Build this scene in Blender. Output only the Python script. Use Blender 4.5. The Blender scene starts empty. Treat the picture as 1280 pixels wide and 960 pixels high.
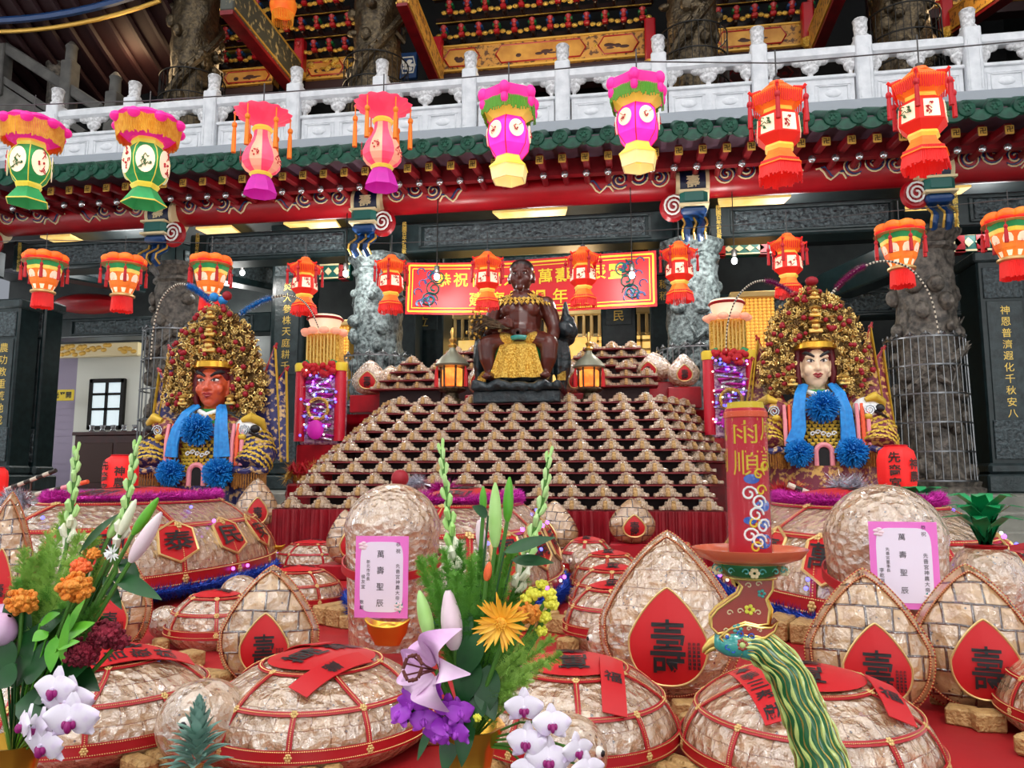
import bpy, bmesh, math, random
from mathutils import Vector, Matrix, Euler
random.seed(7)
SC = bpy.context.scene
COL = SC.collection
PI = math.pi
V = Vector
def R(d): return math.radians(d)

# ------------------------------------------------------------------ camera
CZ = 1.6; FPX = 967.0
YAW = R(9.0); PIT = R(7.0)
sa, ca, sp, cp = math.sin(YAW), math.cos(YAW), math.sin(PIT), math.cos(PIT)
FW = V((-sa*cp, ca*cp, sp)); RT = V((ca, sa, 0)); UP = V((sa*sp, -ca*sp, cp))
cam_d = bpy.data.cameras.new('camera'); cam_d.sensor_width = 36; cam_d.lens = 36*FPX/1280
cam = bpy.data.objects.new('camera', cam_d); COL.objects.link(cam)
cam.location = (0, 0, CZ)
cam.rotation_euler = (PI/2+PIT, 0, YAW)
cam_d.clip_start = 0.05
SC.camera = cam
def ray(px, py): return FW + RT*((px-640)/FPX) - UP*((py-480)/FPX)
def at(px, py, Y):
    r = ray(px, py); return V((0, 0, CZ)) + r*(Y/r.y)
def atz(px, py, z):
    r = ray(px, py); return V((0, 0, CZ)) + r*((z-CZ)/r.z)
def X(px, Y, z=1.6):
    k = (px-640)/FPX; dz = z-CZ
    return (k*(Y*ca*cp+dz*sp) - Y*sa)/(ca + k*sa*cp)
def dep(p): return (V(p)-V((0, 0, CZ))).dot(FW)
def ppm(p): return dep(p)/FPX      # metres per pixel at p

# ------------------------------------------------------------------ mesh builder
def Tm(loc=(0, 0, 0), rx=0, ry=0, rz=0, s=1.0):
    S = Matrix.Diagonal((s, s, s, 1)) if not hasattr(s, '__len__') else Matrix.Diagonal((*s, 1))
    return Matrix.Translation(loc) @ Euler((R(rx), R(ry), R(rz))).to_matrix().to_4x4() @ S
class MB:
    def __init__(s): s.v = []; s.f = []; s.mi = []; s.uv = []
    def add(s, vs, fs, M=None, mi=0, uvs=None):
        o = len(s.v)
        s.v += [M @ V(p) for p in vs] if M is not None else [V(p) for p in vs]
        for i, f in enumerate(fs):
            s.f.append([o+k for k in f]); s.mi.append(mi); s.uv.append(uvs[i] if uvs else None)
        return s
    def box(s, c, d, M=None, b=0.0, mi=0):
        hx, hy, hz = d[0]/2, d[1]/2, d[2]/2
        if b <= 0:
            vs = [(c[0]+x*hx, c[1]+y*hy, c[2]+z*hz) for x in (-1, 1) for y in (-1, 1) for z in (-1, 1)]
            fs = [(0, 1, 3, 2), (4, 6, 7, 5), (0, 4, 5, 1), (2, 3, 7, 6), (0, 2, 6, 4), (1, 5, 7, 3)]
            return s.add(vs, fs, M, mi)
        b = min(b, hx*.98, hy*.98, hz*.98)
        vs = []; idx = {}
        for x in (-1, 1):
            for y in (-1, 1):
                for z in (-1, 1):
                    for ax in range(3):
                        p = [x*(hx-b), y*(hy-b), z*(hz-b)]
                        p[ax] = (x, y, z)[ax]*(hx, hy, hz)[ax]
                        idx[(x, y, z, ax)] = len(vs)
                        vs.append((c[0]+p[0], c[1]+p[1], c[2]+p[2]))
        fs = []
        for ax in range(3):
            o1, o2 = [a for a in range(3) if a != ax]
            for sg in (-1, 1):
                q = []
                for (a, bb) in ((-1, -1), (1, -1), (1, 1), (-1, 1)):
                    k = [0, 0, 0]; k[ax] = sg; k[o1] = a; k[o2] = bb
                    q.append(idx[(*k, ax)])
                fs.append(q)
        for ax in range(3):
            o1, o2 = [a for a in range(3) if a != ax]
            for s1 in (-1, 1):
                for s2 in (-1, 1):
                    k0 = [0, 0, 0]; k0[o1] = s1; k0[o2] = s2
                    ka = list(k0); ka[ax] = -1; kb = list(k0); kb[ax] = 1
                    fs.append([idx[(*ka, o1)], idx[(*kb, o1)], idx[(*kb, o2)], idx[(*ka, o2)]])
        for x in (-1, 1):
            for y in (-1, 1):
                for z in (-1, 1):
                    fs.append([idx[(x, y, z, 0)], idx[(x, y, z, 1)], idx[(x, y, z, 2)]])
        return s.add(vs, fs, M, mi)
    def lathe(s, prof, n=24, M=None, mi=0, sx=1, sy=1, fn=None, a0=0, a1=2*PI, cap=True):
        full = abs(a1-a0-2*PI) < 1e-6
        m = n if full else n+1
        vs = []; fs = []; uv = []
        for j, (r, z) in enumerate(prof):
            for i in range(m):
                a = a0+(a1-a0)*i/n
                k = fn(a, j, r, z) if fn else 1.0
                vs.append((r*k*math.cos(a)*sx, r*k*math.sin(a)*sy, z))
        L = [0]
        for j in range(1, len(prof)): L.append(L[-1]+math.hypot(prof[j][0]-prof[j-1][0], prof[j][1]-prof[j-1][1]))
        rm = max(p[0] for p in prof)
        for j in range(len(prof)-1):
            for i in range(n):
                i2 = (i+1) % m if full else i+1
                fs.append((j*m+i, j*m+i2, (j+1)*m+i2, (j+1)*m+i))
                u0, u1 = (a1-a0)*i/n*rm, (a1-a0)*(i+1)/n*rm
                uv.append([(u0, L[j]), (u1, L[j]), (u1, L[j+1]), (u0, L[j+1])])
        if cap and full:
            if prof[0][0] > 1e-6: fs.append(tuple(range(m))[::-1]); uv.append(None)
            if prof[-1][0] > 1e-6: fs.append(tuple((len(prof)-1)*m+i for i in range(m))); uv.append(None)
        return s.add(vs, fs, M, mi, uv)
    def tube(s, pts, r, n=8, M=None, mi=0, caps=True, flat=1.0, upv=None):
        pts = [V(p) for p in pts]; m = len(pts)
        if m < 2: return s
        rad = r if hasattr(r, '__len__') else [r]*m
        T = []
        for i in range(m):
            t = pts[min(i+1, m-1)]-pts[max(i-1, 0)]
            T.append(t.normalized() if t.length > 1e-9 else V((0, 0, 1)))
        nrm = V(upv) if upv else (V((0, 0, 1)) if abs(T[0].z) < .9 else V((1, 0, 0)))
        vs = []; fs = []
        for i in range(m):
            nrm = nrm - T[i]*nrm.dot(T[i])
            if nrm.length < 1e-6: nrm = T[i].orthogonal()
            nrm.normalize(); bn = T[i].cross(nrm)
            for k in range(n):
                a = 2*PI*k/n
                vs.append(pts[i]+(bn*math.cos(a)+nrm*math.sin(a)*flat)*rad[i])
        for i in range(m-1):
            for k in range(n):
                k2 = (k+1) % n
                fs.append((i*n+k, i*n+k2, (i+1)*n+k2, (i+1)*n+k))
        if caps:
            fs.append(tuple(range(n))[::-1]); fs.append(tuple((m-1)*n+k for k in range(n)))
        return s.add(vs, fs, M, mi)
    def ell(s, c, r, M=None, nu=16, nv=10, mi=0):
        if not hasattr(r, '__len__'): r = (r, r, r)
        prof = [(max(1e-5, math.sin(PI*j/nv)), -math.cos(PI*j/nv)) for j in range(nv+1)]
        L = Matrix.Translation(c) @ Matrix.Diagonal((*r, 1))
        return s.lathe(prof, nu, (M @ L) if M is not None else L, mi, cap=False)
    def prism(s, poly, z0, z1, M=None, mi=0):
        n = len(poly)
        vs = [(p[0], p[1], z0) for p in poly]+[(p[0], p[1], z1) for p in poly]
        fs = [tuple(range(n))[::-1], tuple(range(n, 2*n))]+[(i, (i+1) % n, n+(i+1) % n, n+i) for i in range(n)]
        return s.add(vs, fs, M, mi)
    def grid(s, fn, nu, nv, M=None, mi=0, cu=False, su=1, sv=1, us=None):
        vs = []; m = nu if cu else nu+1
        for j in range(nv+1):
            for i in range(m): vs.append(fn(i/nu, j/nv))
        fs = []; uv = []
        for j in range(nv):
            for i in range(nu):
                i2 = (i+1) % m if cu else i+1
                fs.append((j*m+i, j*m+i2, (j+1)*m+i2, (j+1)*m+i))
                uv.append([(i/nu*su, j/nv*sv), ((i+1)/nu*su, j/nv*sv), ((i+1)/nu*su, (j+1)/nv*sv), (i/nu*su, (j+1)/nv*sv)])
        return s.add(vs, fs, M, mi, uv)
    def strip(s, pts, nrms, w, th=0.002, M=None, mi=0, wf=None):
        """a flat band following points with normals"""
        m = len(pts); vs = []; fs = []
        pts = [V(p) for p in pts]
        for i in range(m):
            t = (pts[min(i+1, m-1)]-pts[max(i-1, 0)]).normalized()
            n = V(nrms[i]).normalized(); b = t.cross(n).normalized()
            ww = w*(wf(i/(m-1)) if wf else 1)/2
            vs += [pts[i]-b*ww, pts[i]+b*ww, pts[i]+b*ww+n*th, pts[i]-b*ww+n*th]
        for i in range(m-1):
            for k in range(4):
                k2 = (k+1) % 4
                fs.append((i*4+k, i*4+k2, i*4+4+k2, i*4+4+k))
        fs += [(3, 2, 1, 0), (m*4-4, m*4-3, m*4-2, m*4-1)]
        return s.add(vs, fs, M, mi)
    def beads(s, pts, r, sp, M=None, mi=0):
        pts = [V(p) for p in pts]; acc = 0
        vs8 = [(1, 0, 0), (-1, 0, 0), (0, 1, 0), (0, -1, 0), (0, 0, 1), (0, 0, -1)]
        fs8 = [(0, 2, 4), (2, 1, 4), (1, 3, 4), (3, 0, 4), (2, 0, 5), (1, 2, 5), (3, 1, 5), (0, 3, 5)]
        nxt = 0.0
        for i in range(len(pts)-1):
            a, b = pts[i], pts[i+1]; L = (b-a).length
            while nxt <= acc+L and L > 0:
                p = a+(b-a)*((nxt-acc)/L)
                s.add([p+V(q)*r for q in vs8], fs8, M, mi); nxt += sp
            acc += L
        return s
    def text(s, txt, size, fn, bold=0.02, mi=0, vertical=False, pitch=1.0, th=0.0):
        """glyphs laid on a surface: fn(x, y) -> point; centred on 0,0"""
        n = len(txt)
        for i, ch in enumerate(txt):
            if ch in ' \u3000': continue
            vs, fs = glyph(ch, bold)
            ox = 0 if vertical else (i-(n-1)/2)*pitch
            oy = ((n-1)/2-i)*pitch if vertical else 0
            s.add([fn((x+ox)*size, (y+oy)*size) for x, y in vs], fs, None, mi)
        return s
    def build(s, name, mats, parent=None, smooth=40):
        me = bpy.data.meshes.new(name)
        me.from_pydata([tuple(p) for p in s.v], [], s.f)
        if not isinstance(mats, (list, tuple)): mats = [mats]
        for m in mats: me.materials.append(m)
        if any(s.mi): me.polygons.foreach_set('material_index', s.mi)
        if any(u is not None for u in s.uv):
            lay = me.uv_layers.new(name='UVMap'); data = []
            for f, u in zip(s.f, s.uv):
                for k in range(len(f)): data += list(u[k]) if u is not None else [0.0, 0.0]
            lay.data.foreach_set('uv', data)
        if smooth:
            me.polygons.foreach_set('use_smooth', [True]*len(me.polygons))
            if smooth < 179: me.set_sharp_from_angle(angle=R(smooth))
        me.update()
        o = bpy.data.objects.new(name, me); COL.objects.link(o)
        if parent is not None: o.parent = parent
        return o
_gl = {}
def glyph(ch, bold=0.02):
    k = (ch, bold)
    if k not in _gl:
        cu = bpy.data.curves.new('glyph', 'FONT'); cu.body = ch; cu.size = 1; cu.offset = bold; cu.resolution_u = 2
        ob = bpy.data.objects.new('glyph', cu)
        me = bpy.data.meshes.new_from_object(ob)
        vs = [(v.co.x, v.co.y) for v in me.vertices]; fs = [tuple(p.vertices) for p in me.polygons]
        if vs:
            x0, x1 = min(v[0] for v in vs), max(v[0] for v in vs); y0, y1 = min(v[1] for v in vs), max(v[1] for v in vs)
            sc = .92/max(x1-x0, y1-y0, .3)
            vs = [((x-(x0+x1)/2)*sc, (y-(y0+y1)/2)*sc) for x, y in vs]
        _gl[k] = (vs, fs)
        bpy.data.objects.remove(ob); bpy.data.curves.remove(cu); bpy.data.meshes.remove(me)
    return _gl[k]
def remesh(mb, voxel, smooth=4, fac=.5):
    o = mb.build('form_source', [M_['stone_dark']], None, 0)
    md = o.modifiers.new('r', 'REMESH'); md.mode = 'VOXEL'; md.voxel_size = voxel
    sm = o.modifiers.new('s', 'SMOOTH'); sm.iterations = smooth; sm.factor = fac
    dg = bpy.context.evaluated_depsgraph_get()
    me = bpy.data.meshes.new_from_object(o.evaluated_get(dg))
    out = MB(); out.add([v.co.copy() for v in me.vertices], [tuple(p.vertices) for p in me.polygons])
    old = o.data; bpy.data.objects.remove(o); bpy.data.meshes.remove(old); bpy.data.meshes.remove(me)
    return out

# ------------------------------------------------------------------ things
def thing(name, label, cat, loc=(0, 0, 0), rz=0, group=None, rx=0, ry=0):
    o = bpy.data.objects.new(name, None); COL.objects.link(o); o.empty_display_size = .05
    o.location = loc; o.rotation_euler = (R(rx), R(ry), R(rz)); o['label'] = label; o['category'] = cat
    if group: o['group'] = group
    return o
def tag(o, label, cat, group=None, kind=None):
    o['label'] = label; o['category'] = cat
    if group: o['group'] = group
    if kind: o['kind'] = kind
    return o
def struct(o):
    o['kind'] = 'structure'; return o
def kids(o): return [c for c in COL.objects if c.parent is o]
def dup(root, children, loc, rz=0, label=None, group=None, s=None):
    r = root.copy(); COL.objects.link(r); r.location = loc; r.rotation_euler = (0, 0, R(rz))
    if s: r.scale = (s, s, s)
    if label: r['label'] = label
    if group: r['group'] = group
    for ch, subs in children:
        c = ch.copy(); COL.objects.link(c); c.parent = r
        for g in subs:
            d = g.copy(); COL.objects.link(d); d.parent = c
    return r
def tree(o): return [(c, kids(c)) for c in kids(o)]
ORD = ['first', 'second', 'third', 'fourth', 'fifth', 'sixth', 'seventh', 'eighth', 'ninth', 'tenth', 'eleventh', 'twelfth', 'thirteenth',
       'fourteenth', 'fifteenth', 'sixteenth', 'seventeenth', 'eighteenth', 'nineteenth', 'twentieth']

def ordn(i):
    return ORD[i] if i < 20 else ('twenty', 'thirty', 'forty', 'fifty', 'sixty')[i//10-2 if (i+1) % 10 else (i+1)//10-2][:-1]+('y-'+ORD[i % 10] if (i+1) % 10 else 'ieth')
# ------------------------------------------------------------------ materials
M_ = {}
def mat(name, col, rough=.5, metal=0, var=None, vs=8, bump=0, bs=30, coat=0, emi=None, es=0, vthr=None, spec=None, coord='Object', cr=.1, detail=4, aniso=None, alpha=None, trans=0):
    m = bpy.data.materials.new(name); m.use_nodes = True
    nt = m.node_tree; nd = nt.nodes; ln = nt.links
    b = nd['Principled BSDF']
    col4 = (*col, 1)
    b.inputs['Base Color'].default_value = col4
    b.inputs['Roughness'].default_value = rough; b.inputs['Metallic'].default_value = metal
    b.inputs['Coat Weight'].default_value = coat; b.inputs['Coat Roughness'].default_value = cr
    if spec is not None: b.inputs['Specular IOR Level'].default_value = spec
    if trans: b.inputs['Transmission Weight'].default_value = trans
    if alpha is not None: b.inputs['Alpha'].default_value = alpha
    tc = nd.new('ShaderNodeTexCoord')
    if var is not None:
        n = nd.new('ShaderNodeTexNoise'); n.inputs['Scale'].default_value = vs; n.inputs['Detail'].default_value = detail
        ln.new(tc.outputs[coord], n.inputs['Vector'])
        cr_ = nd.new('ShaderNodeValToRGB')
        lo, hi = vthr if vthr else (.35, .65)
        cr_.color_ramp.elements[0].position = lo; cr_.color_ramp.elements[1].position = hi
        cr_.color_ramp.elements[0].color = col4; cr_.color_ramp.elements[1].color = (*var, 1)
        ln.new(n.outputs['Fac'], cr_.inputs['Fac']); ln.new(cr_.outputs['Color'], b.inputs['Base Color'])
        if emi == 'same':
            ln.new(cr_.outputs['Color'], b.inputs['Emission Color'])
    if bump:
        n2 = nd.new('ShaderNodeTexNoise'); n2.inputs['Scale'].default_value = bs; n2.inputs['Detail'].default_value = 3
        ln.new(tc.outputs[coord], n2.inputs['Vector'])
        bp = nd.new('ShaderNodeBump'); bp.inputs['Strength'].default_value = bump; bp.inputs['Distance'].default_value = .02
        ln.new(n2.outputs['Fac'], bp.inputs['Height']); ln.new(bp.outputs['Normal'], b.inputs['Normal'])
        if coat: ln.new(bp.outputs['Normal'], b.inputs['Coat Normal'])
    if emi is not None:
        if emi != 'same': b.inputs['Emission Color'].default_value = (*emi, 1)
        elif var is None: b.inputs['Emission Color'].default_value = col4
        b.inputs['Emission Strength'].default_value = es
    M_[name] = m
    return m
def srgb(r, g, b):
    f = lambda c: ((c/255+.055)/1.055)**2.4 if c > 10 else c/255/12.92
    return (f(r), f(g), f(b))
def cake(name, c1, c2, mortar, bw, bh, brick=True, gloss=1.0, crink=60, bstr=.6, msize=.035):
    """rice-cake blocks wrapped in crinkled clear film; blocks follow the UV map in metres"""
    m = bpy.data.materials.new(name); m.use_nodes = True
    nt = m.node_tree; nd = nt.nodes; ln = nt.links; b = nd['Principled BSDF']
    tc = nd.new('ShaderNodeTexCoord')
    n = nd.new('ShaderNodeTexNoise'); n.inputs['Scale'].default_value = 22; n.inputs['Detail'].default_value = 5
    ln.new(tc.outputs['Object'], n.inputs['Vector'])
    rp = nd.new('ShaderNodeValToRGB'); rp.color_ramp.elements[0].position = .35; rp.color_ramp.elements[1].position = .7
    rp.color_ramp.elements[0].color = (*c1, 1); rp.color_ramp.elements[1].color = (*c2, 1)
    ln.new(n.outputs['Fac'], rp.inputs['Fac'])
    # dark seeds
    vo = nd.new('ShaderNodeTexVoronoi'); vo.inputs['Scale'].default_value = 55
    ln.new(tc.outputs['Object'], vo.inputs['Vector'])
    r2 = nd.new('ShaderNodeValToRGB'); r2.color_ramp.elements[0].position = .13; r2.color_ramp.elements[1].position = .22
    r2.color_ramp.elements[0].color = (1, 1, 1, 1); r2.color_ramp.elements[1].color = (0, 0, 0, 1)
    ln.new(vo.outputs['Distance'], r2.inputs['Fac'])
    n3 = nd.new('ShaderNodeTexNoise'); n3.inputs['Scale'].default_value = 14
    ln.new(tc.outputs['Object'], n3.inputs['Vector'])
    gt = nd.new('ShaderNodeMath'); gt.operation = 'GREATER_THAN'; gt.inputs[1].default_value = .52
    ln.new(n3.outputs['Fac'], gt.inputs[0])
    ml = nd.new('ShaderNodeMath'); ml.operation = 'MULTIPLY'
    ln.new(r2.outputs['Color'], ml.inputs[0]); ln.new(gt.outputs[0], ml.inputs[1])
    mx = nd.new('ShaderNodeMixRGB'); mx.inputs[2].default_value = (.05, .03, .03, 1)
    ln.new(ml.outputs[0], mx.inputs[0]); ln.new(rp.outputs['Color'], mx.inputs[1])
    last = mx.outputs[0]
    nz = nd.new('ShaderNodeTexNoise'); nz.inputs['Scale'].default_value = crink; nz.inputs['Detail'].default_value = 4
    nz.inputs['Roughness'].default_value = .55
    ln.new(tc.outputs['Object'], nz.inputs['Vector'])
    v2 = nd.new('ShaderNodeTexVoronoi'); v2.inputs['Scale'].default_value = crink*.7
    ln.new(tc.outputs['Object'], v2.inputs['Vector'])
    ad = nd.new('ShaderNodeMath'); ad.operation = 'ADD'
    ln.new(nz.outputs['Fac'], ad.inputs[0]); ln.new(v2.outputs['Distance'], ad.inputs[1])
    bc = nd.new('ShaderNodeBump'); bc.inputs['Strength'].default_value = 1.0; bc.inputs['Distance'].default_value = .013
    ln.new(ad.outputs[0], bc.inputs['Height'])
    if brick:
        br = nd.new('ShaderNodeTexBrick'); br.inputs['Scale'].default_value = 1
        br.inputs['Brick Width'].default_value = bw; br.inputs['Row Height'].default_value = bh
        br.inputs['Mortar Size'].default_value = bh*msize; br.inputs['Mortar Smooth'].default_value = .6
        br.inputs['Color1'].default_value = (.82, .82, .82, 1); br.inputs['Color2'].default_value = (1.05, 1.05, 1.05, 1)
        br.inputs['Mortar'].default_value = (*mortar, 1)
        dn = nd.new('ShaderNodeTexNoise'); dn.inputs['Scale'].default_value = 5; dn.inputs['Detail'].default_value = 3
        ln.new(tc.outputs['Object'], dn.inputs['Vector'])
        ms = nd.new('ShaderNodeVectorMath'); ms.operation = 'MULTIPLY_ADD'; ms.inputs[1].default_value = (bh*.5, bh*.5, 0)
        ln.new(dn.outputs['Color'], ms.inputs[0]); ln.new(tc.outputs['UV'], ms.inputs[2]); ln.new(ms.outputs[0], br.inputs['Vector'])
        mu = nd.new('ShaderNodeMixRGB'); mu.blend_type = 'MULTIPLY'; mu.inputs[0].default_value = 1
        ln.new(last, mu.inputs[1]); ln.new(br.outputs['Color'], mu.inputs[2]); last = mu.outputs[0]
        inv = nd.new('ShaderNodeMath'); inv.operation = 'SUBTRACT'; inv.inputs[0].default_value = 1
        ln.new(br.outputs['Fac'], inv.inputs[1])
        bb = nd.new('ShaderNodeBump'); bb.inputs['Strength'].default_value = bstr; bb.inputs['Distance'].default_value = .01
        ln.new(inv.outputs[0], bb.inputs['Height']); 
        nb = nd.new('ShaderNodeBump'); nb.inputs['Strength'].default_value = .35; nb.inputs['Distance'].default_value = .006
        ln.new(n.outputs['Fac'], nb.inputs['Height']); ln.new(bb.outputs['Normal'], nb.inputs['Normal'])
        ln.new(nb.outputs['Normal'], b.inputs['Normal'])
        ln.new(bb.outputs['Normal'], bc.inputs['Normal'])
    else:
        nb = nd.new('ShaderNodeBump'); nb.inputs['Strength'].default_value = .35; nb.inputs['Distance'].default_value = .006
        ln.new(n.outputs['Fac'], nb.inputs['Height']); ln.new(nb.outputs['Normal'], b.inputs['Normal'])
    ln.new(last, b.inputs['Base Color'])
    b.inputs['Roughness'].default_value = .6
    # the clear film: crumpled, mirror-like facets over the cake
    gl = nd.new('ShaderNodeBsdfGlossy'); gl.inputs['Roughness'].default_value = .09; gl.inputs['Color'].default_value = (1, .98, .98, 1)
    ln.new(bc.outputs['Normal'], gl.inputs['Normal'])
    fr = nd.new('ShaderNodeLayerWeight'); fr.inputs['Blend'].default_value = .35
    ln.new(bc.outputs['Normal'], fr.inputs['Normal'])
    mr = nd.new('ShaderNodeMapRange'); mr.inputs['To Min'].default_value = .22*gloss; mr.inputs['To Max'].default_value = .7*gloss
    ln.new(fr.outputs['Facing'], mr.inputs['Value'])
    mix = nd.new('ShaderNodeMixShader'); ln.new(mr.outputs['Result'], mix.inputs['Fac'])
    ln.new(b.outputs['BSDF'], mix.inputs[1]); ln.new(gl.outputs['BSDF'], mix.inputs[2])
    ln.new(mix.outputs[0], nd['Material Output'].inputs['Surface'])
    M_[name] = m; return m

cake('cake_block', srgb(160, 122, 82), srgb(206, 170, 128), srgb(200, 180, 162), .085, .055, crink=48, bstr=.4)
cake('cake_giant', srgb(152, 120, 84), srgb(200, 168, 130), srgb(200, 180, 162), .1, .06, crink=34, bstr=.35)
cake('cake_plain', srgb(150, 116, 80), srgb(200, 168, 130), srgb(90, 66, 46), .1, .1, brick=False, crink=48)
cake('cake_peach', srgb(158, 116, 70), srgb(206, 168, 118), srgb(96, 70, 50), .07, .062, bstr=1.0, crink=34, msize=.06, gloss=.7)
cake('cake_small', srgb(150, 120, 90), srgb(210, 184, 150), srgb(90, 66, 46), .1, .1, brick=False, crink=150, gloss=.8)
mat('cake_loose', srgb(168, 128, 76), .5, var=srgb(200, 162, 104), vs=40, bump=.6, bs=90)
mat('red_cloth', srgb(176, 6, 18), .65, var=srgb(150, 4, 14), vs=3, bump=.15, bs=12)
mat('red_satin', srgb(176, 8, 30), .35, var=srgb(130, 4, 20), vs=5)
mat('red_drape', srgb(158, 8, 30), .55, var=srgb(120, 5, 22), vs=4)
mat('red_paper', srgb(196, 10, 22), .5)
mat('red_ribbon', srgb(170, 12, 26), .4)
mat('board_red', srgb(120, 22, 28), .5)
mat('black_ink', srgb(22, 18, 22), .5)
mat('gold', srgb(226, 172, 62), .28, .9)
mat('gold_pale', srgb(232, 196, 110), .3, .85)
mat('gold_leaf', srgb(206, 150, 46), .3, .8, var=srgb(246, 214, 110), vs=60, bump=1.0, bs=70)
mat('gold_trim', srgb(218, 184, 120), .4, .5)
mat('gold_paint', srgb(214, 168, 74), .45, .4)
mat('gold_flat', srgb(226, 196, 40), .5)
mat('stone_dark', srgb(28, 40, 42), .4, var=srgb(46, 60, 62), vs=10, bump=.3, bs=25)
mat('stone_carved', srgb(28, 36, 40), .4, var=srgb(74, 88, 92), vs=26, bump=1.0, bs=26, detail=8)
mat('stone_polished', srgb(18, 32, 34), .3, var=srgb(28, 44, 46), vs=14, spec=.35)
mat('stone_grey', srgb(34, 44, 46), .55, var=srgb(126, 140, 140), vs=20, bump=1.0, bs=34, detail=8)
mat('stone_brown', srgb(52, 48, 44), .55, var=srgb(112, 104, 94), vs=16, bump=1.0, bs=18, detail=6)
mat('stone_floor', srgb(120, 122, 116), .4, var=srgb(136, 138, 130), vs=5)
mat('step_stone', srgb(112, 112, 104), .6, var=srgb(136, 136, 126), vs=7)
mat('white_stone', srgb(196, 199, 204), .6, var=srgb(216, 218, 222), vs=9, bump=.15, bs=30)
mat('white_carved', srgb(168, 168, 170), .6, var=srgb(226, 226, 228), vs=28, bump=.9, bs=26, detail=6)
mat('white_shadowline', srgb(176, 178, 184), .6)
mat('stair_grey', srgb(70, 68, 66), .8, var=srgb(88, 86, 82), vs=6)
mat('pewter', srgb(150, 152, 132), .4, .5)
mat('glitter', srgb(120, 40, 120), .35, .3, var=srgb(226, 196, 206), vs=45, detail=6)
mat('ledge_grey', srgb(150, 156, 164), .6)
mat('green_tile', srgb(10, 52, 40), .5, var=srgb(20, 80, 60), vs=14, spec=.3)
mat('dark_red', srgb(104, 8, 18), .4, var=srgb(130, 14, 24), vs=6)
mat('mid_red', srgb(168, 12, 26), .35, var=srgb(150, 10, 22), vs=4)
mat('soffit', srgb(92, 66, 82), .6, var=srgb(70, 40, 52), vs=4)
mat('blue_paint', srgb(16, 58, 110), .4)
mat('navy', srgb(14, 26, 60), .4)
mat('teal_paint', srgb(18, 92, 84), .4)
mat('green_paint', srgb(14, 92, 50), .4)
mat('white_paint', srgb(226, 226, 222), .5)
mat('cream_paint', srgb(224, 206, 160), .5)
mat('silver', srgb(210, 214, 218), .2, .9)
mat('steel', srgb(120, 122, 124), .3, .95)
mat('bronze_dark', srgb(58, 50, 40), .4, .7, var=srgb(96, 82, 60), vs=20, bump=.8, bs=30)
mat('dark_iron', srgb(30, 28, 26), .5, .6)
mat('wood_dark', srgb(70, 22, 18), .4, var=srgb(50, 14, 12), vs=8)
mat('beam_gold', srgb(196, 142, 62), .45, var=srgb(92, 60, 34), vs=16, vthr=(.5, .6), detail=6)
mat('beam_paint', srgb(64, 66, 58), .55, var=srgb(176, 158, 110), vs=12, vthr=(.55, .66), detail=7)
mat('gold_panel', srgb(214, 160, 70), .35, .2, var=srgb(182, 124, 48), vs=4)
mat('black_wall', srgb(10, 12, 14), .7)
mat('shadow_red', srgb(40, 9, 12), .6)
mat('wall_white', srgb(214, 214, 204), .8)
mat('wall_dark', srgb(26, 32, 34), .6, var=srgb(40, 46, 46), vs=5)
mat('glass_day', srgb(200, 212, 216), .1, emi=srgb(210, 225, 230), es=.8)
mat('pillar_text', srgb(222, 190, 92), .35, .5)
mat('leaf_dark', srgb(16, 62, 26), .35, var=srgb(30, 84, 36), vs=20)
mat('leaf_bright', srgb(66, 150, 30), .4, var=srgb(110, 184, 50), vs=15)
mat('fern', srgb(56, 128, 34), .6, var=srgb(110, 170, 56), vs=8)
mat('fern_light', srgb(120, 172, 60), .6, var=srgb(160, 200, 90), vs=8)
mat('bud_green', srgb(150, 206, 96), .4, var=srgb(196, 228, 160), vs=8)
mat('bud_cream', srgb(226, 230, 190), .4, var=srgb(240, 236, 224), vs=10)
mat('stem', srgb(74, 124, 44), .5)
mat('lily_pink', srgb(206, 148, 204), .45, var=srgb(236, 206, 232), vs=12)
mat('lily_bud_pink', srgb(232, 196, 214), .45, var=srgb(240, 226, 226), vs=9)
mat('orchid_white', srgb(236, 228, 242), .4, var=srgb(206, 172, 228), vs=34, vthr=(.5, .8))
mat('orchid_lip', srgb(150, 24, 110), .4)
mat('orchid_purple', srgb(132, 24, 168), .45, var=srgb(176, 70, 206), vs=22)
mat('gerbera', srgb(244, 168, 28), .5, var=srgb(250, 196, 66), vs=20)
mat('orange_flower', srgb(232, 128, 30), .6, var=srgb(240, 156, 60), vs=40, bump=.8, bs=80)
mat('orange_red', srgb(226, 84, 40), .6, var=srgb(240, 120, 60), vs=40)
mat('celosia_red', srgb(110, 10, 36), .7, var=srgb(150, 24, 52), vs=60, bump=1, bs=90)
mat('mum_yellow', srgb(226, 222, 70), .5)
mat('stamen', srgb(96, 40, 30), .6)
mat('white_petal', srgb(240, 242, 240), .5)
mat('pineapple_leaf', srgb(96, 140, 128), .5, var=srgb(140, 178, 164), vs=9)
mat('plastic_leaf', srgb(20, 160, 92), .35, var=srgb(8, 124, 70), vs=6)
mat('tinsel_blue', srgb(10, 34, 130), .3, .5, var=srgb(50, 90, 200), vs=120)
mat('tinsel_magenta', srgb(150, 10, 120), .3, .5, var=srgb(230, 60, 190), vs=120)
mat('tinsel_silver', srgb(190, 190, 200), .22, .85, var=srgb(240, 240, 246), vs=120)
mat('card_pink', srgb(236, 120, 208), .5)
mat('card_white', srgb(236, 226, 244), .5)
mat('candle_red', srgb(196, 4, 40), .45, coat=.1)
mat('candle_glass', (.02, .02, .02), .03, alpha=.09)
mat('wax_plate', srgb(214, 104, 70), .3, coat=.4)
mat('enamel_green', srgb(20, 96, 50), .2, coat=1)
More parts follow.
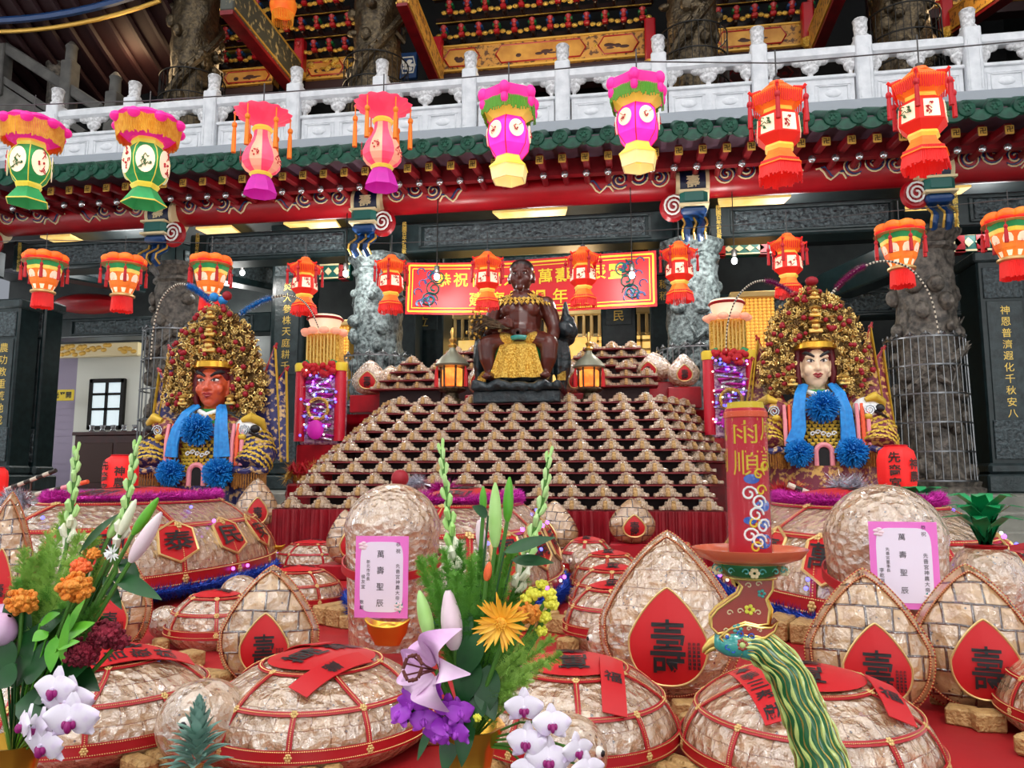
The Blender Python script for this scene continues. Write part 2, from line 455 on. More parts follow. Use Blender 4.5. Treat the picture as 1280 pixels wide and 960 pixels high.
mat('enamel_lime', srgb(190, 206, 120), .2, coat=1)
mat('enamel_teal', srgb(60, 158, 150), .2, coat=1)
mat('enamel_red', srgb(158, 52, 34), .25, coat=1)
mat('enamel_blue', srgb(40, 90, 190), .2, coat=1)
mat('skin_statue', srgb(74, 30, 22), .3, coat=.15, var=srgb(92, 40, 28), vs=8)
mat('statue_dark', srgb(34, 14, 12), .3)
mat('rock_throne', srgb(18, 26, 30), .3, var=srgb(34, 50, 56), vs=12, bump=1.0, bs=14)
mat('face_red', srgb(206, 84, 48), .3, coat=.4)
mat('face_pale', srgb(240, 208, 172), .3, coat=.4)
mat('hair_red', srgb(96, 8, 22), .5)
mat('lip', srgb(160, 40, 44), .35)
mat('eye_white', srgb(238, 232, 224), .3)
mat('blue_fabric', srgb(14, 120, 200), .5, var=srgb(30, 146, 222), vs=30)
mat('green_fabric', srgb(20, 124, 46), .5, var=srgb(40, 150, 60), vs=25)
mat('brocade', srgb(120, 40, 60), .5, var=srgb(214, 170, 90), vs=26, vthr=(.5, .58), detail=7)
mat('brocade_navy', srgb(40, 40, 96), .5, var=srgb(206, 170, 120), vs=26, vthr=(.52, .6), detail=7)
mat('scale_gold', srgb(212, 176, 56), .45, .2)
mat('outline_dark', srgb(34, 26, 30), .6)
mat('pink_ribbon', srgb(240, 150, 160), .5)
mat('orange_ribbon', srgb(240, 96, 56), .5)
mat('fringe_gold', srgb(170, 112, 40), .6, var=srgb(120, 74, 26), vs=60)
mat('feather', srgb(206, 198, 178), .6)
mat('feather_dark', srgb(50, 46, 40), .6)
mat('pompom_red', srgb(150, 10, 30), .6)
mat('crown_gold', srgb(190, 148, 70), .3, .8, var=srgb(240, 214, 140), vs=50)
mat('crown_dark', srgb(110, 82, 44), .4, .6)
mat('wood_brown', srgb(62, 30, 20), .5)
mat('purple_tile', srgb(150, 138, 160), .5)
mat('wire', srgb(60, 60, 60), .5)
def glow(name, c, s=.7, c2=None, sc=6):
    return mat(name, c, .6, emi='same', es=s, var=c2 if c2 else c, vs=sc)
glow('lan_cream', srgb(250, 226, 190), .42, srgb(255, 236, 206))
glow('lan_green', srgb(30, 130, 70), .32, srgb(50, 160, 90))
glow('lan_yellow', srgb(226, 200, 60), .4, srgb(240, 220, 110))
glow('lan_paleyellow', srgb(240, 222, 130), .4, srgb(250, 240, 170))
glow('lan_magenta', srgb(214, 24, 130), .5, srgb(236, 40, 150))
glow('lan_pink', srgb(236, 60, 96), .6, srgb(246, 90, 120))
glow('lan_peach', srgb(246, 160, 130), .45, srgb(250, 180, 150))
glow('lan_purple', srgb(170, 20, 140), .45, srgb(196, 30, 160))
glow('lan_hot', srgb(232, 30, 190), .5, srgb(250, 60, 215))
glow('lan_red', srgb(226, 28, 22), .26, srgb(240, 44, 26))
glow('lan_orange', srgb(232, 96, 24), .42, srgb(244, 132, 40))
glow('lan_fringe', srgb(200, 22, 26), .3, srgb(226, 40, 34))
glow('lan_paper', srgb(226, 26, 26), .35, srgb(240, 40, 36))
glow('bulb_white', (1, 1, 1), 10)
glow('ceil_lamp', srgb(240, 250, 255), 3.0)
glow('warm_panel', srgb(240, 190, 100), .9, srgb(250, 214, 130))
glow('honey_lamp', srgb(226, 160, 60), .8, srgb(250, 214, 110), 60)
glow('led_blue', srgb(90, 90, 255), 4)
glow('led_violet', srgb(170, 90, 255), 4)
glow('led_white', srgb(240, 255, 230), 3)
glow('flame_red', srgb(250, 96, 30), 1.6, srgb(255, 170, 70))
mat('fringe_yellow', srgb(226, 150, 30), .6, var=srgb(240, 180, 60), vs=30)
mat('fringe_green', srgb(90, 160, 40), .6)
mat('tassel_orange', srgb(240, 130, 20), .6)
mat('tassel_red', srgb(190, 14, 30), .6)
mat('ink_red', srgb(190, 40, 50), .5)
mat('ink_green', srgb(60, 110, 60), .5)
# ================================================================== SETTING
XL, XR = -11.5, 6.0
ZP = 1.45          # temple porch floor
ZT = 0.95          # offering table top
def wallbox(name, c, d, m):
    mb = MB(); mb.box(c, d); return struct(mb.build(name, m, None, 0))
wallbox('floor', (-2.5, 6, -.05), (22, 20, .1), M_['stone_floor'])
# porch platform and flights of steps on both sides of the offering tables
mb = MB()
for i in range(5):
    z1 = ZP-.0-.145*i; y0 = 7.9-.36*i
    for (a, b) in ((-11.5, -3.45), (1.62, 6.0)):
        mb.box(((a+b)/2, (y0+8.6)/2, z1/2), (b-a, 8.6-y0, z1-.002*i), None, .012)
struct(mb.build('trim_1', M_['step_stone'], None, 0))
wallbox('trim_2', (-2.75, 11.6, ZP/2), (17.5, 6.0, ZP), M_['stone_floor'])

zb = lambda y, Y: at(640, y, Y).z
xb = lambda px, Y, z=4.5: X(px, Y, z)
COLX = [-5.76, -3.09, .69, 3.2]
# back wall of the porch, dark stone with a lit central opening
mb = MB()
zc = 5.25
for (a, b) in ((-7.25, -2.95), (.75, 6.0)):
    mb.box(((a+b)/2, 12.6, (ZP+zc)/2), (b-a, .3, zc-ZP))
mb.box((-1.1, 12.6, 4.6), (3.9, .3, 1.3))
struct(mb.build('wall_back', M_['wall_dark'], None, 0))
wallbox('ceiling', (-2.75, 11.2, zc+.1), (17.5, 4.6, .16), M_['wall_dark'])
wallbox('wall_right', (6.05, 11.0, 3.3), (.2, 7, 4.0), M_['wall_dark'])
# inner hall seen through the doorway: rear wall made to glow in place of lamplight
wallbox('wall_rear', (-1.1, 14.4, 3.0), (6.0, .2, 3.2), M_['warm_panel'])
mb = MB()
for i in range(30):
    mb.box((-2.9+i*.125, 12.3, zb(402, 12.3)-.1), (.05, .04, .36), None, .01)
mb.box((-1.1, 12.3, zb(392, 12.3)), (3.7, .08, .14), None, .02)
v = thing('door_valance', 'gold and brown fringed valance over the lit doorway behind the statue', 'valance', (0, 0, 0))
mb.build('fringe', M_['gold_trim'], v)
# lattice shelf of the shrine (right of the statue)
mb = MB()
for i in range(5): mb.box((-.05, 12.9, zb(452-i*11, 12.9)), (1.1, .05, .04))
for i in range(7): mb.box((-.58+i*.18, 12.9, zb(430, 12.9)), (.035, .05, .75))
o = mb.build('gold_lattice', M_['gold_trim'], None, 0)
tag(o, 'gold lattice screen in the lit doorway beside the throne', 'screen')

# ---------------------------------------------------------------- dragon columns
def dragon_column(label, x, y, z0, z1, r, m, m2, group, seed, capz=.25, cage=None, base=True):
    t = thing('dragon_column', label, 'column', (x, y, z0), 0, group)
    h = z1-z0; rnd = random.Random(seed)
    mb = MB(); N = 40; prof = []
    for j in range(61):
        prof.append((r*.86, .12+(h-capz-.12)*j/60))
    ph = [rnd.random()*6 for _ in range(6)]
    def rel(a, j, rr, z):
        return 1+.06*math.sin(3*a+z*5+ph[0])*math.sin(z*7+ph[1])+.04*math.sin(7*a-z*9+ph[2])+.03*math.sin(11*a+z*17+ph[3])+.02*rnd.random()
    mb.lathe(prof, N, None, 0, fn=rel)
    mb.build('shaft', m, t)
    # coiling dragon in high relief
    mb = MB(); pts = []; rad = []
    for i in range(90):
        u = i/89; a = ph[4]+u*9.5; z = .25+u*(h-capz-.5)
        rr = r*(.93+.07*math.sin(u*23)); pts.append((rr*math.cos(a), rr*math.sin(a), z)); rad.append(r*.2*(.45+.55*math.sin(PI*min(1, u*1.15+.1))))
    mb.tube(pts, rad, 8)
    for i in range(3, 86, 2):      # back fins
        p = V(pts[i]); d = V((p.x, p.y, 0)).normalized(); tn = (V(pts[i+1])-V(pts[i-1])).normalized()
        q = p+d*rad[i]*.9
        mb.add([q-tn*rad[i]*.5, q+tn*rad[i]*.5, q+d*rad[i]*.7+V((0, 0, .03)), q+V((0, 0, rad[i]*.4))], [(0, 1, 2), (0, 2, 3), (1, 3, 2)])
    for i in (18, 42, 66):         # clawed legs
        p = V(pts[i]); d = V((p.x, p.y, 0)).normalized(); s = V((0, 0, 1)).cross(d)
        sg = rnd.choice((-1, 1))
        e1 = p+d*.03+s*sg*r*.5+V((0, 0, -.12)); e1 = V((e1.x, e1.y, 0)).normalized()*r*1.08+V((0, 0, e1.z))
        e2 = e1+s*sg*r*.2+V((0, 0, .14)); e2 = V((e2.x, e2.y, 0)).normalized()*r*1.05+V((0, 0, e2.z))
        mb.tube([p, e1, e2], [r*.13, r*.1, r*.06], 6)
        for k in (-1, 0, 1): mb.tube([e2, e2+s*k*.05+V((0, 0, .08))+d*.02], [.02, .006], 5)
    mb.build('dragon', m2, t)
    mb = MB()
    for i in range(60):            # cloud curls and small figures carved between the coils
        a = rnd.random()*2*PI; z = .2+rnd.random()*(h-capz-.4); rr = r*.92
        mb.ell((rr*math.cos(a), rr*math.sin(a), z), (.05+rnd.random()*.05, .05+rnd.random()*.05, .04+rnd.random()*.07), None, 8, 6)
    mb.build('cloud_relief', m, t)
    mb = MB()
    mb.lathe([(r*.9, h-capz), (r*1.02, h-capz+.03), (r*1.02, h-capz+.07), (r*.92, h-capz+.09), (r*1.0, h-capz*.45), (r*1.18, h-.05), (r*1.18, h)], 8, Tm(rz=22.5))
    mb.build('capital', m, t, 20)
    if base:
        mb = MB(); mb.lathe([(r*1.35, 0), (r*1.35, .05), (r*1.2, .07), (r*1.25, .12), (r*.95, .16)], 8, Tm(rz=22.5)); mb.build('base', m, t, 20)
    return t
def cage(label, x, y, z0, h, r0, r1, n, hoops, m, group, fin=True):
    t = thing('guard_cage', label, 'cage', (x, y, z0), 0, group)
    mb = MB()
    for i in range(n):
        a = 2*PI*i/n; c, s = math.cos(a), math.sin(a)
        mb.tube([(r0*c, r0*s, .03), (r1*c, r1*s, h)], .0048, 5)
    mb.build('bars', m, t)
    for k in range(hoops):
        u = k/(hoops-1); rr = r0+(r1-r0)*u
        mb = MB(); z = .03+(h-.03)*u
        mb.lathe([(rr-.005, z-.008), (rr+.008, z-.008), (rr+.008, z+.008), (rr-.005, z+.008), (rr-.005, z-.008)], 40, cap=False)
        mb.build('hoop', m, t)
    if fin:
        mb = MB(); mb.ell((0, 0, .03), (.014, .014, .03), None, 6, 5); mb.tube([(-.05, 0, .012), (-.02, 0, .03), (0, 0, .012), (.02, 0, .03), (.05, 0, .012)], .009, 6); f0 = None
        for i in range(n//2):
            a = 4*PI*i/n
            if f0 is None: o = f0 = mb.build('finial', m, t)
            else: o = f0.copy(); COL.objects.link(o)
            o.location = (math.cos(a)*r1, math.sin(a)*r1, h); o.rotation_euler = (0, 0, a+PI/2)
    return t
ZL1 = zb(316, 9.0)
names = ['dark stone dragon column behind the red-faced god figure', 'grey carved dragon column left of the red banner', 'grey carved dragon column right of the red banner', 'brown stone dragon column behind the large steel cage']
for i, x in enumerate(COLX):
    dragon_column(names[i], x, 9.0, ZP, ZL1, .33 if i in (1, 2) else .34, M_['stone_grey' if i in (1, 2) else 'stone_brown'], M_['stone_grey' if i in (1, 2) else 'stone_brown'], 'dragon columns of the porch', i+3)
cage('large steel bar cage around the brown column beside the white-faced figure', COLX[3]-.04, 9.0, ZP+.1, 1.55, .42, .4, 34, 6, M_['steel'], 'guard cages of the porch columns')
cage('steel bar cage around the grey column left of the pyramid', COLX[1], 9.0, ZP+.1, 1.5, .42, .42, 34, 6, M_['steel'], 'guard cages of the porch columns')
cage('steel bar cage around the grey column right of the pyramid', COLX[2], 9.0, ZP+.1, 1.5, .42, .42, 34, 6, M_['steel'], 'guard cages of the porch columns')
cage('thin steel cage around the dark column behind the red-faced figure', COLX[0], 9.0, ZP+.1, 1.9, .42, .42, 30, 6, M_['steel'], 'guard cages of the porch columns')
ZU = zb(170, 8.4)
UPX = [xb(240, 9.7, 7), xb(470, 9.7, 7), xb(866, 9.7, 7), xb(1128, 9.7, 7)]
un = ['dark dragon column of the upper gallery above the leftmost green lanterns', 'dark dragon column of the upper gallery above the pink vase lanterns', 'dark dragon column of the upper gallery right of the central gold beam', 'dark dragon column of the upper gallery above the two red lanterns']
for i, x in enumerate(UPX):
    dragon_column(un[i], x, 9.7, ZU, 10.4, .36, M_['bronze_dark'], M_['bronze_dark'], 'dragon columns of the upper gallery', i+20, base=False)
    cage(un[i].replace('dark dragon column', 'wire guard round the dragon column'), x, 9.7, ZU, 1.75, .46, .44, 34, 6, M_['dark_iron'], 'wire guards upstairs', False)

# ---------------------------------------------------------------- square stone pillars with gold couplets
def couplet_pillar(label, x, y, w, zt, txt, side='', tz=None, ts=.17, mir=None):
    t = thing('stone_pillar', label, 'pillar', (x, y, ZP), 0, 'couplet pillars of the porch')
    h = zt-ZP
    mb = MB(); mb.box((0, 0, h/2), (w, w, h), None, .02); mb.build('shaft', M_['stone_polished'], t)
    mb = MB(); mb.box((0, 0, .1), (w*1.25, w*1.25, .2), None, .02); mb.box((0, 0, .26), (w*1.12, w*1.12, .12), None, .03); mb.build('plinth', M_['stone_dark'], t)
    mb = MB(); mb.box((0, 0, h-.06), (w*1.15, w*1.15, .12), None, .02); mb.build('cap', M_['stone_dark'], t)
    mb = MB()
    for (z0, z1) in ((.36, .78), (h*.80, h*.93)): mb.box((0, -w/2-.008, (z0+z1)/2), (w*.8, .02, z1-z0), None, .006)
    mb.build('carved_panel', M_['stone_carved'], t)
    mb = MB(); zc_ = h*.80-.05-len(txt)*ts*.62
    mb.box((0, -w/2-.006, zc_), (w*.72, .012, len(txt)*ts*1.22+.06), None, .004); mb.build('tablet', M_['stone_dark'], t)
    mb = MB(); mb.text(txt, ts, lambda a, b: V((a, -w/2-.015, zc_+b)), .0, vertical=True, pitch=1.2); mb.build('gold_characters', M_['pillar_text'], t, 0)
    return t
zt = zb(300, 8.6)
couplet_pillar('dark stone pillar with gold couplet at the far left edge', xb(18, 8.55, 3), 8.55, .34, at(30, 376, 8.5).z, '農功教重荒地成', ts=.125)
couplet_pillar('dark stone pillar with gold couplet nearer the white wall', xb(50, 8.95, 3), 8.95, .32, at(50, 378, 8.9).z, '子穀心田耕萬補', ts=.125)
couplet_pillar('dark green pillar with small gold couplet right of the red-faced figure', xb(366, 10.3, 3), 10.3, .5, 5.2, '炎大參株天庭耕千', ts=.135)
couplet_pillar('dark pillar with gold couplet right of the large steel cage', xb(1246, 9.3, 3), 9.3, .5, 4.1, '神恩普濟遐化千秋安八垠', ts=.105)
couplet_pillar('dark doorway pillar with gold marks left of the throne', xb(535, 11.2, 3), 11.2, .6, 5.2, '德妙立', ts=.16)
couplet_pillar('dark doorway pillar with gold marks right of the throne', xb(775, 11.2, 3), 11.2, .5, 5.2, '農惠民', ts=.16)
couplet_pillar('dark doorway pillar beside the right grey dragon column', xb(832, 11.0, 3), 11.0, .4, 5.2, '稼穡', ts=.14)
couplet_pillar('dark doorway pillar beside the left grey dragon column', xb(506, 10.6, 3), 10.6, .4, 5.2, '穀食', ts=.14)

# ---------------------------------------------------------------- carved lintels between the columns
def lintel(label, x0, x1, y, z0, z1, m='stone_carved', txt=True):
    t = thing('stone_lintel', label, 'lintel', ((x0+x1)/2, y, (z0+z1)/2), 0, 'carved lintels of the porch')
    w, h = x1-x0, z1-z0
    mb = MB(); mb.box((0, 0, 0), (w, .34, h), None, .02); mb.build('beam', M_['stone_polished'], t)
    mb = MB(); mb.box((.05, -.175, 0), (w*.78, .03, h*.62), None, .008)
    rnd = random.Random(int(w*100))
    for i in range(int(w*26)):
        mb.ell((.05+(rnd.random()-.5)*w*.76, -.19, (rnd.random()-.5)*h*.52), (.03+rnd.random()*.05, .014, .02+rnd.random()*.03), None, 7, 4)
    mb.build('carved_relief', M_[m], t)
    mb = MB()
    for sg in (-1, 1):
        mb.box((.05, -.18, sg*h*.35), (w*.82, .04, h*.05)); mb.box((.05+sg*w*.405, -.18, 0), (.03, .04, h*.7))
    mb.build('frame', M_['stone_dark'], t)
    if txt:
        mb = MB(); mb.text('民國百年穀旦敬', .06, lambda a, b: V((-w*.45+a, -.176, b)), .02, vertical=True, pitch=.95); mb.build('gold_inscription', M_['pillar_text'], t, 0)
    return t
z0, z1 = zb(314, 8.95), zb(277, 8.95)
cx = [-11, -8.3]+COLX+[5.8]
ln_ = ['carved dark lintel at the far left end of the porch', 'carved dark lintel above the left couplet pillars', 'carved dark lintel above the red-faced figure', 'long carved dark lintel above the red banner', 'carved dark lintel above the white-faced figure', 'carved dark lintel at the right end of the porch']
for i in range(6): lintel(ln_[i], cx[i]+.2, cx[i+1]-.2, 8.98, z0, z1)
# inner lintels deeper in the porch
lintel('inner carved lintel in front of the white side room', xb(70, 10.6, 3.6), xb(345, 10.6, 3.6), 10.6, zb(408, 10.6), zb(382, 10.6), txt=False)
lintel('inner carved lintel behind the white-faced figure', xb(885, 11, 3.8), xb(1130, 11, 3.8), 11.0, zb(412, 11.0), zb(380, 11.0), txt=False)
lintel('inner dark lintel above the banner top edge', xb(480, 11.3, 3.8), xb(840, 11.3, 3.8), 11.6, zb(350, 11.6), zb(316, 11.6), txt=False)
lintel('inner dark lintel at the right end behind the couplet pillar', xb(1170, 10.5, 3.8), xb(1330, 10.5, 3.8), 10.8, zb(415, 10.8), zb(385, 10.8), txt=False)
# painted brackets between the eave beam and the lintels
def corner_bracket(label, x):
    t = thing('painted_bracket', label, 'bracket', (x, 8.62, 0), 0, 'painted brackets on the porch columns')
    mb = MB(); za, zb_ = zb(255, 8.5), zb(232, 8.5)
    mb.lathe([(.2, -.16), (.2, .16)], 24, Tm((0, -.0, zb(243, 8.5)), ry=90), 0); mb.build('beam_sleeve', M_['navy'], t)
    mb = MB()
    for s in (-.16, .16): mb.lathe([(.205, s-.02), (.205, s+.02)], 24, Tm((0, 0, zb(243, 8.5)), ry=90))
    mb.build('sleeve_rim', M_['cream_paint'], t)
    mb = MB(); mb.box((0, -.14, zb(264, 8.5)), (.3, .3, .2), None, .05); mb.build('green_block', M_['teal_paint'], t)
    mb = MB(); mb.box((0, -.14, zb(257, 8.5)), (.32, .32, .025)); mb.box((0, -.14, zb(273, 8.5)), (.32, .32, .025)); mb.build('block_edge', M_['cream_paint'], t)
    mb = MB(); mb.box((0, -.12, zb(279, 8.5)), (.28, .28, .09), None, .03); mb.build('blue_block', M_['blue_paint'], t)
    mb = MB()
    for k in (-1, 1):
        pts = [(k*.07+.02*math.sin(q*1.2), -.2+.1*math.cos(q*.9), zb(285, 8.5)-q*.055) for q in range(6)]
        mb.tube(pts, .04, 8, flat=.6)
    mb.build('blue_scroll', M_['blue_paint'], t)
    mb = MB()
    for k in (-.12, 0, .12):
        pts = [(k+.02*math.sin(q*1.2), -.25+.1*math.cos(q*.9), zb(285, 8.5)-q*.055) for q in range(6)]
        mb.tube(pts, .012, 6)
    mb.build('gold_line', M_['gold_paint'], t)
    # volute end facing out
    mb = MB(); sd = -1 if x > 0 else 1
    pts = [((.1+.1*(1-q/30))*0+(.115*(1-q/34))*math.cos(q*.5), 0, .13*(1-q/34)*math.sin(q*.5)) for q in range(30)]
    mb.tube([(p[0]+sd*.22, -.22, p[2]+zb(272, 8.5)) for p in pts], .012, 6)
    mb.build('cream_volute', M_['white_paint'], t)
    mb = MB(); mb.lathe([(.001, -.05), (.12, -.05), (.15, 0), (.12, .03), (.001, .03)], 20, Tm((sd*.22, -.16, zb(272, 8.5)), rx=90), sy=1.1); mb.build('red_volute', M_['mid_red'], t)
    mb = MB(); mb.text('壽', .16, lambda a, b: V((a, -.205, zb(243, 8.5)+b)), .02); mb.build('sleeve_emblem', M_['cream_paint'], t, 0)
    return t
bn = ['blue and green painted bracket on the column behind the red-faced figure', 'blue and green painted bracket above the left grey dragon column', 'blue and green painted bracket above the right grey dragon column', 'blue and green painted bracket above the large steel cage']
for i, x in enumerate(COLX): corner_bracket(bn[i], x)
corner_bracket('blue and green painted bracket at the far left bay', -8.3)
# ---------------------------------------------------------------- ceiling glimpses: recessed lights and coffers
for i, (px, py, w) in enumerate([(100, 290, 40), (290, 283, 46), (405, 276, 66), (668, 263, 90), (935, 246, 84), (1160, 236, 60)]):
    Y = 10.35; p = at(px, py, Y); t = thing('recessed_lamp', f'recessed white ceiling lamp, {ORD[i]} from the left behind the red eave beam', 'ceiling light', (p.x, Y, 5.17), 0, 'lamps in the porch ceiling')
    ww = w*ppm(p)
    mb = MB(); mb.add([(-ww/2, -.5, 0), (ww/2, -.5, 0), (ww*.34, .3, .0), (-ww*.34, .3, 0), (-ww/2, -.5, -.03), (ww/2, -.5, -.03), (ww*.34, .3, -.03), (-ww*.34, .3, -.03)], [(0, 1, 2, 3), (7, 6, 5, 4), (0, 4, 5, 1), (1, 5, 6, 2), (2, 6, 7, 3), (3, 7, 4, 0)])
    mb.build('lamp_panel', M_['warm_panel'], t, 0)
    mb = MB(); mb.lathe([(.001, -.05), (.11, -.05), (.12, -.03)], 20, Tm((0, -.1, 0))); mb.build('lamp_disc', M_['ceil_lamp'], t)

# ---------------------------------------------------------------- eave: red beam, rafters, tiles
t = thing('eave_beam', 'long round red beam under the eave painted with cloud scrolls', 'beam', (0, 8.7, zb(241, 8.7)))
rb = .19
mb = MB(); mb.lathe([(rb, XL), (rb, XR)], 24, Tm(ry=90)); mb.build('beam', M_['mid_red'], t)
def scroll(mb, x, sgn, y, z, sc, rad):
    """interlocking cloud scroll on the front of the beam"""
    f = lambda a, b: (x+sgn*a*sc, y-math.sqrt(max(.0, rad*rad-(b*sc)**2))-.004, z+b*sc)
    for (cx_, cz_, r, st, n) in ((.25, .0, .42, 0, 34), (.95, .1, .38, 2.0, 30), (1.6, .02, .34, 4.0, 28)):
        pts = []
        for q in range(n):
            k = 1-q/(n+4); pts.append(f(cx_+r*k*math.cos(st+q*.42), cz_+r*k*math.sin(st+q*.42)*.95))
        mb.tube(pts, .009, 5)
    mb.tube([f(1.8+.12*q, -.35+.14*math.sin(q*1.1)+.03*q) for q in range(9)], .011, 5)
mb = MB()
for i, x in enumerate([-8.3]+COLX):
    for sg in (-1, 1): scroll(mb, x+sg*.28, sg, 0, 0, .33, rb)
mb.build('cloud_scrolls', M_['cream_paint'], t)
mb = MB()
for i, x in enumerate([-8.3]+COLX):
    for sg in (-1, 1):
        scroll(mb, x+sg*.31, sg, 0, .012, .30, rb+.0)
mb.build('blue_scroll_shading', M_['blue_paint'], t)
# soffit board and purlin
t = thing('eave_soffit', 'sloping purple-grey underside of the tiled eave', 'soffit')
mb = MB(); za, zc2 = zb(186, 7.75), zb(208, 8.5)
zt_ = zb(182, 7.72)
mb.add([(XL, 7.72, zt_), (XR, 7.72, zt_), (XR, 8.9, zt_+.12), (XL, 8.9, zt_+.12), (XL, 7.72, zt_+.06), (XR, 7.72, zt_+.06), (XR, 8.9, zt_+.2), (XL, 8.9, zt_+.2)],
       [(0, 1, 2, 3), (7, 6, 5, 4), (0, 4, 5, 1), (1, 5, 6, 2), (2, 6, 7, 3), (3, 7, 4, 0)])
mb.build('board', M_['soffit'], t, 0)
mb = MB(); mb.box((-2.75, 8.32, zb(213, 8.3)), (17.5, .1, .2)); mb.build('purlin', M_['dark_red'], t, 0)
# rafters with gold ends; pegs with silver heads
pitch = X(668, 7.9, 4.8)-X(640, 7.9, 4.8)
x = XL+.1; k = 0; raf = []
rt = None
while x < 5.2:
    if X(-20, 7.9, 5) < x:
        if rt is None:
            rt = thing('eave_rafter', 'dark red rafter end with gold plate', 'rafter', (x, 7.86, zb(202, 7.86)), 0, 'gold-ended rafters under the eave')
            mb = MB(); mb.box((0, .42, .03), (.075, .8, .085), Tm(rx=6), .01); mb.build('rafter', M_['dark_red'], rt)
            mb = MB(); mb.box((0, 0, 0), (.08, .02, .09), None, .006); mb.build('gold_plate', M_['gold_paint'], rt)
            mb = MB(); mb.text('卍', .06, lambda a, b: V((a, -.012, b)), .02); mb.build('plate_emblem', M_['wood_dark'], rt, 0)
            rtt = tree(rt); o = rt
        else: o = dup(rt, rtt, (x, 7.86, zb(202, 7.86)))
        raf.append(o); k += 1
    x += pitch
for i, o in enumerate(raf):
    o['label'] = f'dark red rafter with gold square end, {ordn(i)} from left under the eave'
pegs = []; x = X(-10, 8.2, 4.7); p0 = None
while x < 4.9:
    loc = (x, 8.24, zb(222, 8.24))
    if p0 is None:
        p0 = thing('eave_peg', '', 'peg', loc, 0, 'silver-headed pegs under the eave')
        mb = MB(); mb.lathe([(.035, 0), (.035, .25)], 10, Tm(rx=-90)); mb.build('peg', M_['dark_red'], p0)
        mb = MB(); mb.ell((0, -.005, 0), (.042, .03, .042), None, 12, 8); mb.build('silver_head', M_['silver'], p0)
        pt = tree(p0); o = p0
    else: o = dup(p0, pt, loc)
    pegs.append(o); x += pitch*.98
for i, o in enumerate(pegs):
    o['label'] = f'round silver-headed peg below the rafters, {ordn(i)} from left'
# tiled roof skirt: one thing, each tile row a part
t = thing('tiled_eave', 'green glazed tile roof edge running below the white balustrade', 'roof')
mb = MB(); zt0 = zb(176, 7.62); zt1 = ZU-.05
mb.add([(XL, 7.62, zt0-.02), (XR, 7.62, zt0-.02), (XR, 8.36, zt1), (XL, 8.36, zt1), (XL, 7.62, zt0-.07), (XR, 7.62, zt0-.07), (XR, 8.36, zt1-.1), (XL, 8.36, zt1-.1)],
       [(0, 1, 2, 3), (7, 6, 5, 4), (0, 4, 5, 1), (1, 5, 6, 2), (2, 6, 7, 3), (3, 7, 4, 0)])
mb.build('tile_bed', M_['green_tile'], t, 0)
first = None; x = X(-25, 7.62, 5); tl = math.hypot(.74, zt1-zt0); an = math.degrees(math.atan2(zt1-zt0, .74))
while x < 5.0:
    if first is None:
        mb = MB(); mb.lathe([(.07, 0), (.07, tl)], 14, Tm(rx=-90+an)); mb.lathe([(.001, -.02), (.06, -.02), (.078, -.012), (.082, .0), (.082, .05)], 16, Tm(rx=-90))
        for q in range(6): mb.ell((.03*math.cos(q*PI/3), -.022, .03*math.sin(q*PI/3)), (.014, .01, .014), None, 6, 4)
        first = mb.build('round_tile', M_['green_tile'], t); o = first
        mb = MB()
        pl = [(-.11, .02)]+[(.11*math.cos(a), -.03-.075*math.sin(a)**1.3) for a in [PI-PI*i/10 for i in range(11)]]+[(.11, .02)]
        mb.prism(pl, -.012, .012, Tm((0, 0, 0), rx=78)); f2 = mb.build('drip_tile', M_['green_tile'], t); o2 = f2
    else:
        o = first.copy(); COL.objects.link(o); o2 = f2.copy(); COL.objects.link(o2)
    o.location = (x, 7.6, zt0); o2.location = (x+pitch/2, 7.62, zt0-.03)
    x += pitch
# ---------------------------------------------------------------- balustrade
wallbox('trim_3', (-2.75, 8.45, ZU-.0), (17.5, .46, .12), M_['ledge_grey'])
wallbox('trim_4', (-2.75, 11.0, ZU-.02), (17.5, 5.0, .16), M_['wall_dark'])
t = thing('balustrade', 'carved white stone balustrade of the upper gallery', 'balustrade', (0, 8.4, 0))
zr1, zr0 = zb(94, 8.4), zb(107, 8.4); zm1, zm0 = zb(126.5, 8.4), zb(131, 8.4); zp0 = ZU+.05
postx = [X(p, 8.4, 6.4) for p in (72, 172, 273, 378, 485, 597, 711, 829, 953, 1077, 1210)]
spc = (postx[-1]-postx[0])/10
postx = [postx[0]+spc*i for i in range(-3, 13)]
mb = MB(); mb.box((-2.75, 0, (zr1+zr0)/2), (17.5, .15, zr1-zr0), None, .03); mb.build('top_rail', M_['white_stone'], t)
mb = MB(); mb.box((-2.75, 0, (zm1+zm0)/2), (17.5, .11, zm1-zm0), None, .01); mb.build('middle_rail', M_['white_stone'], t)
zpt = zb(62, 8.4)
fp = None
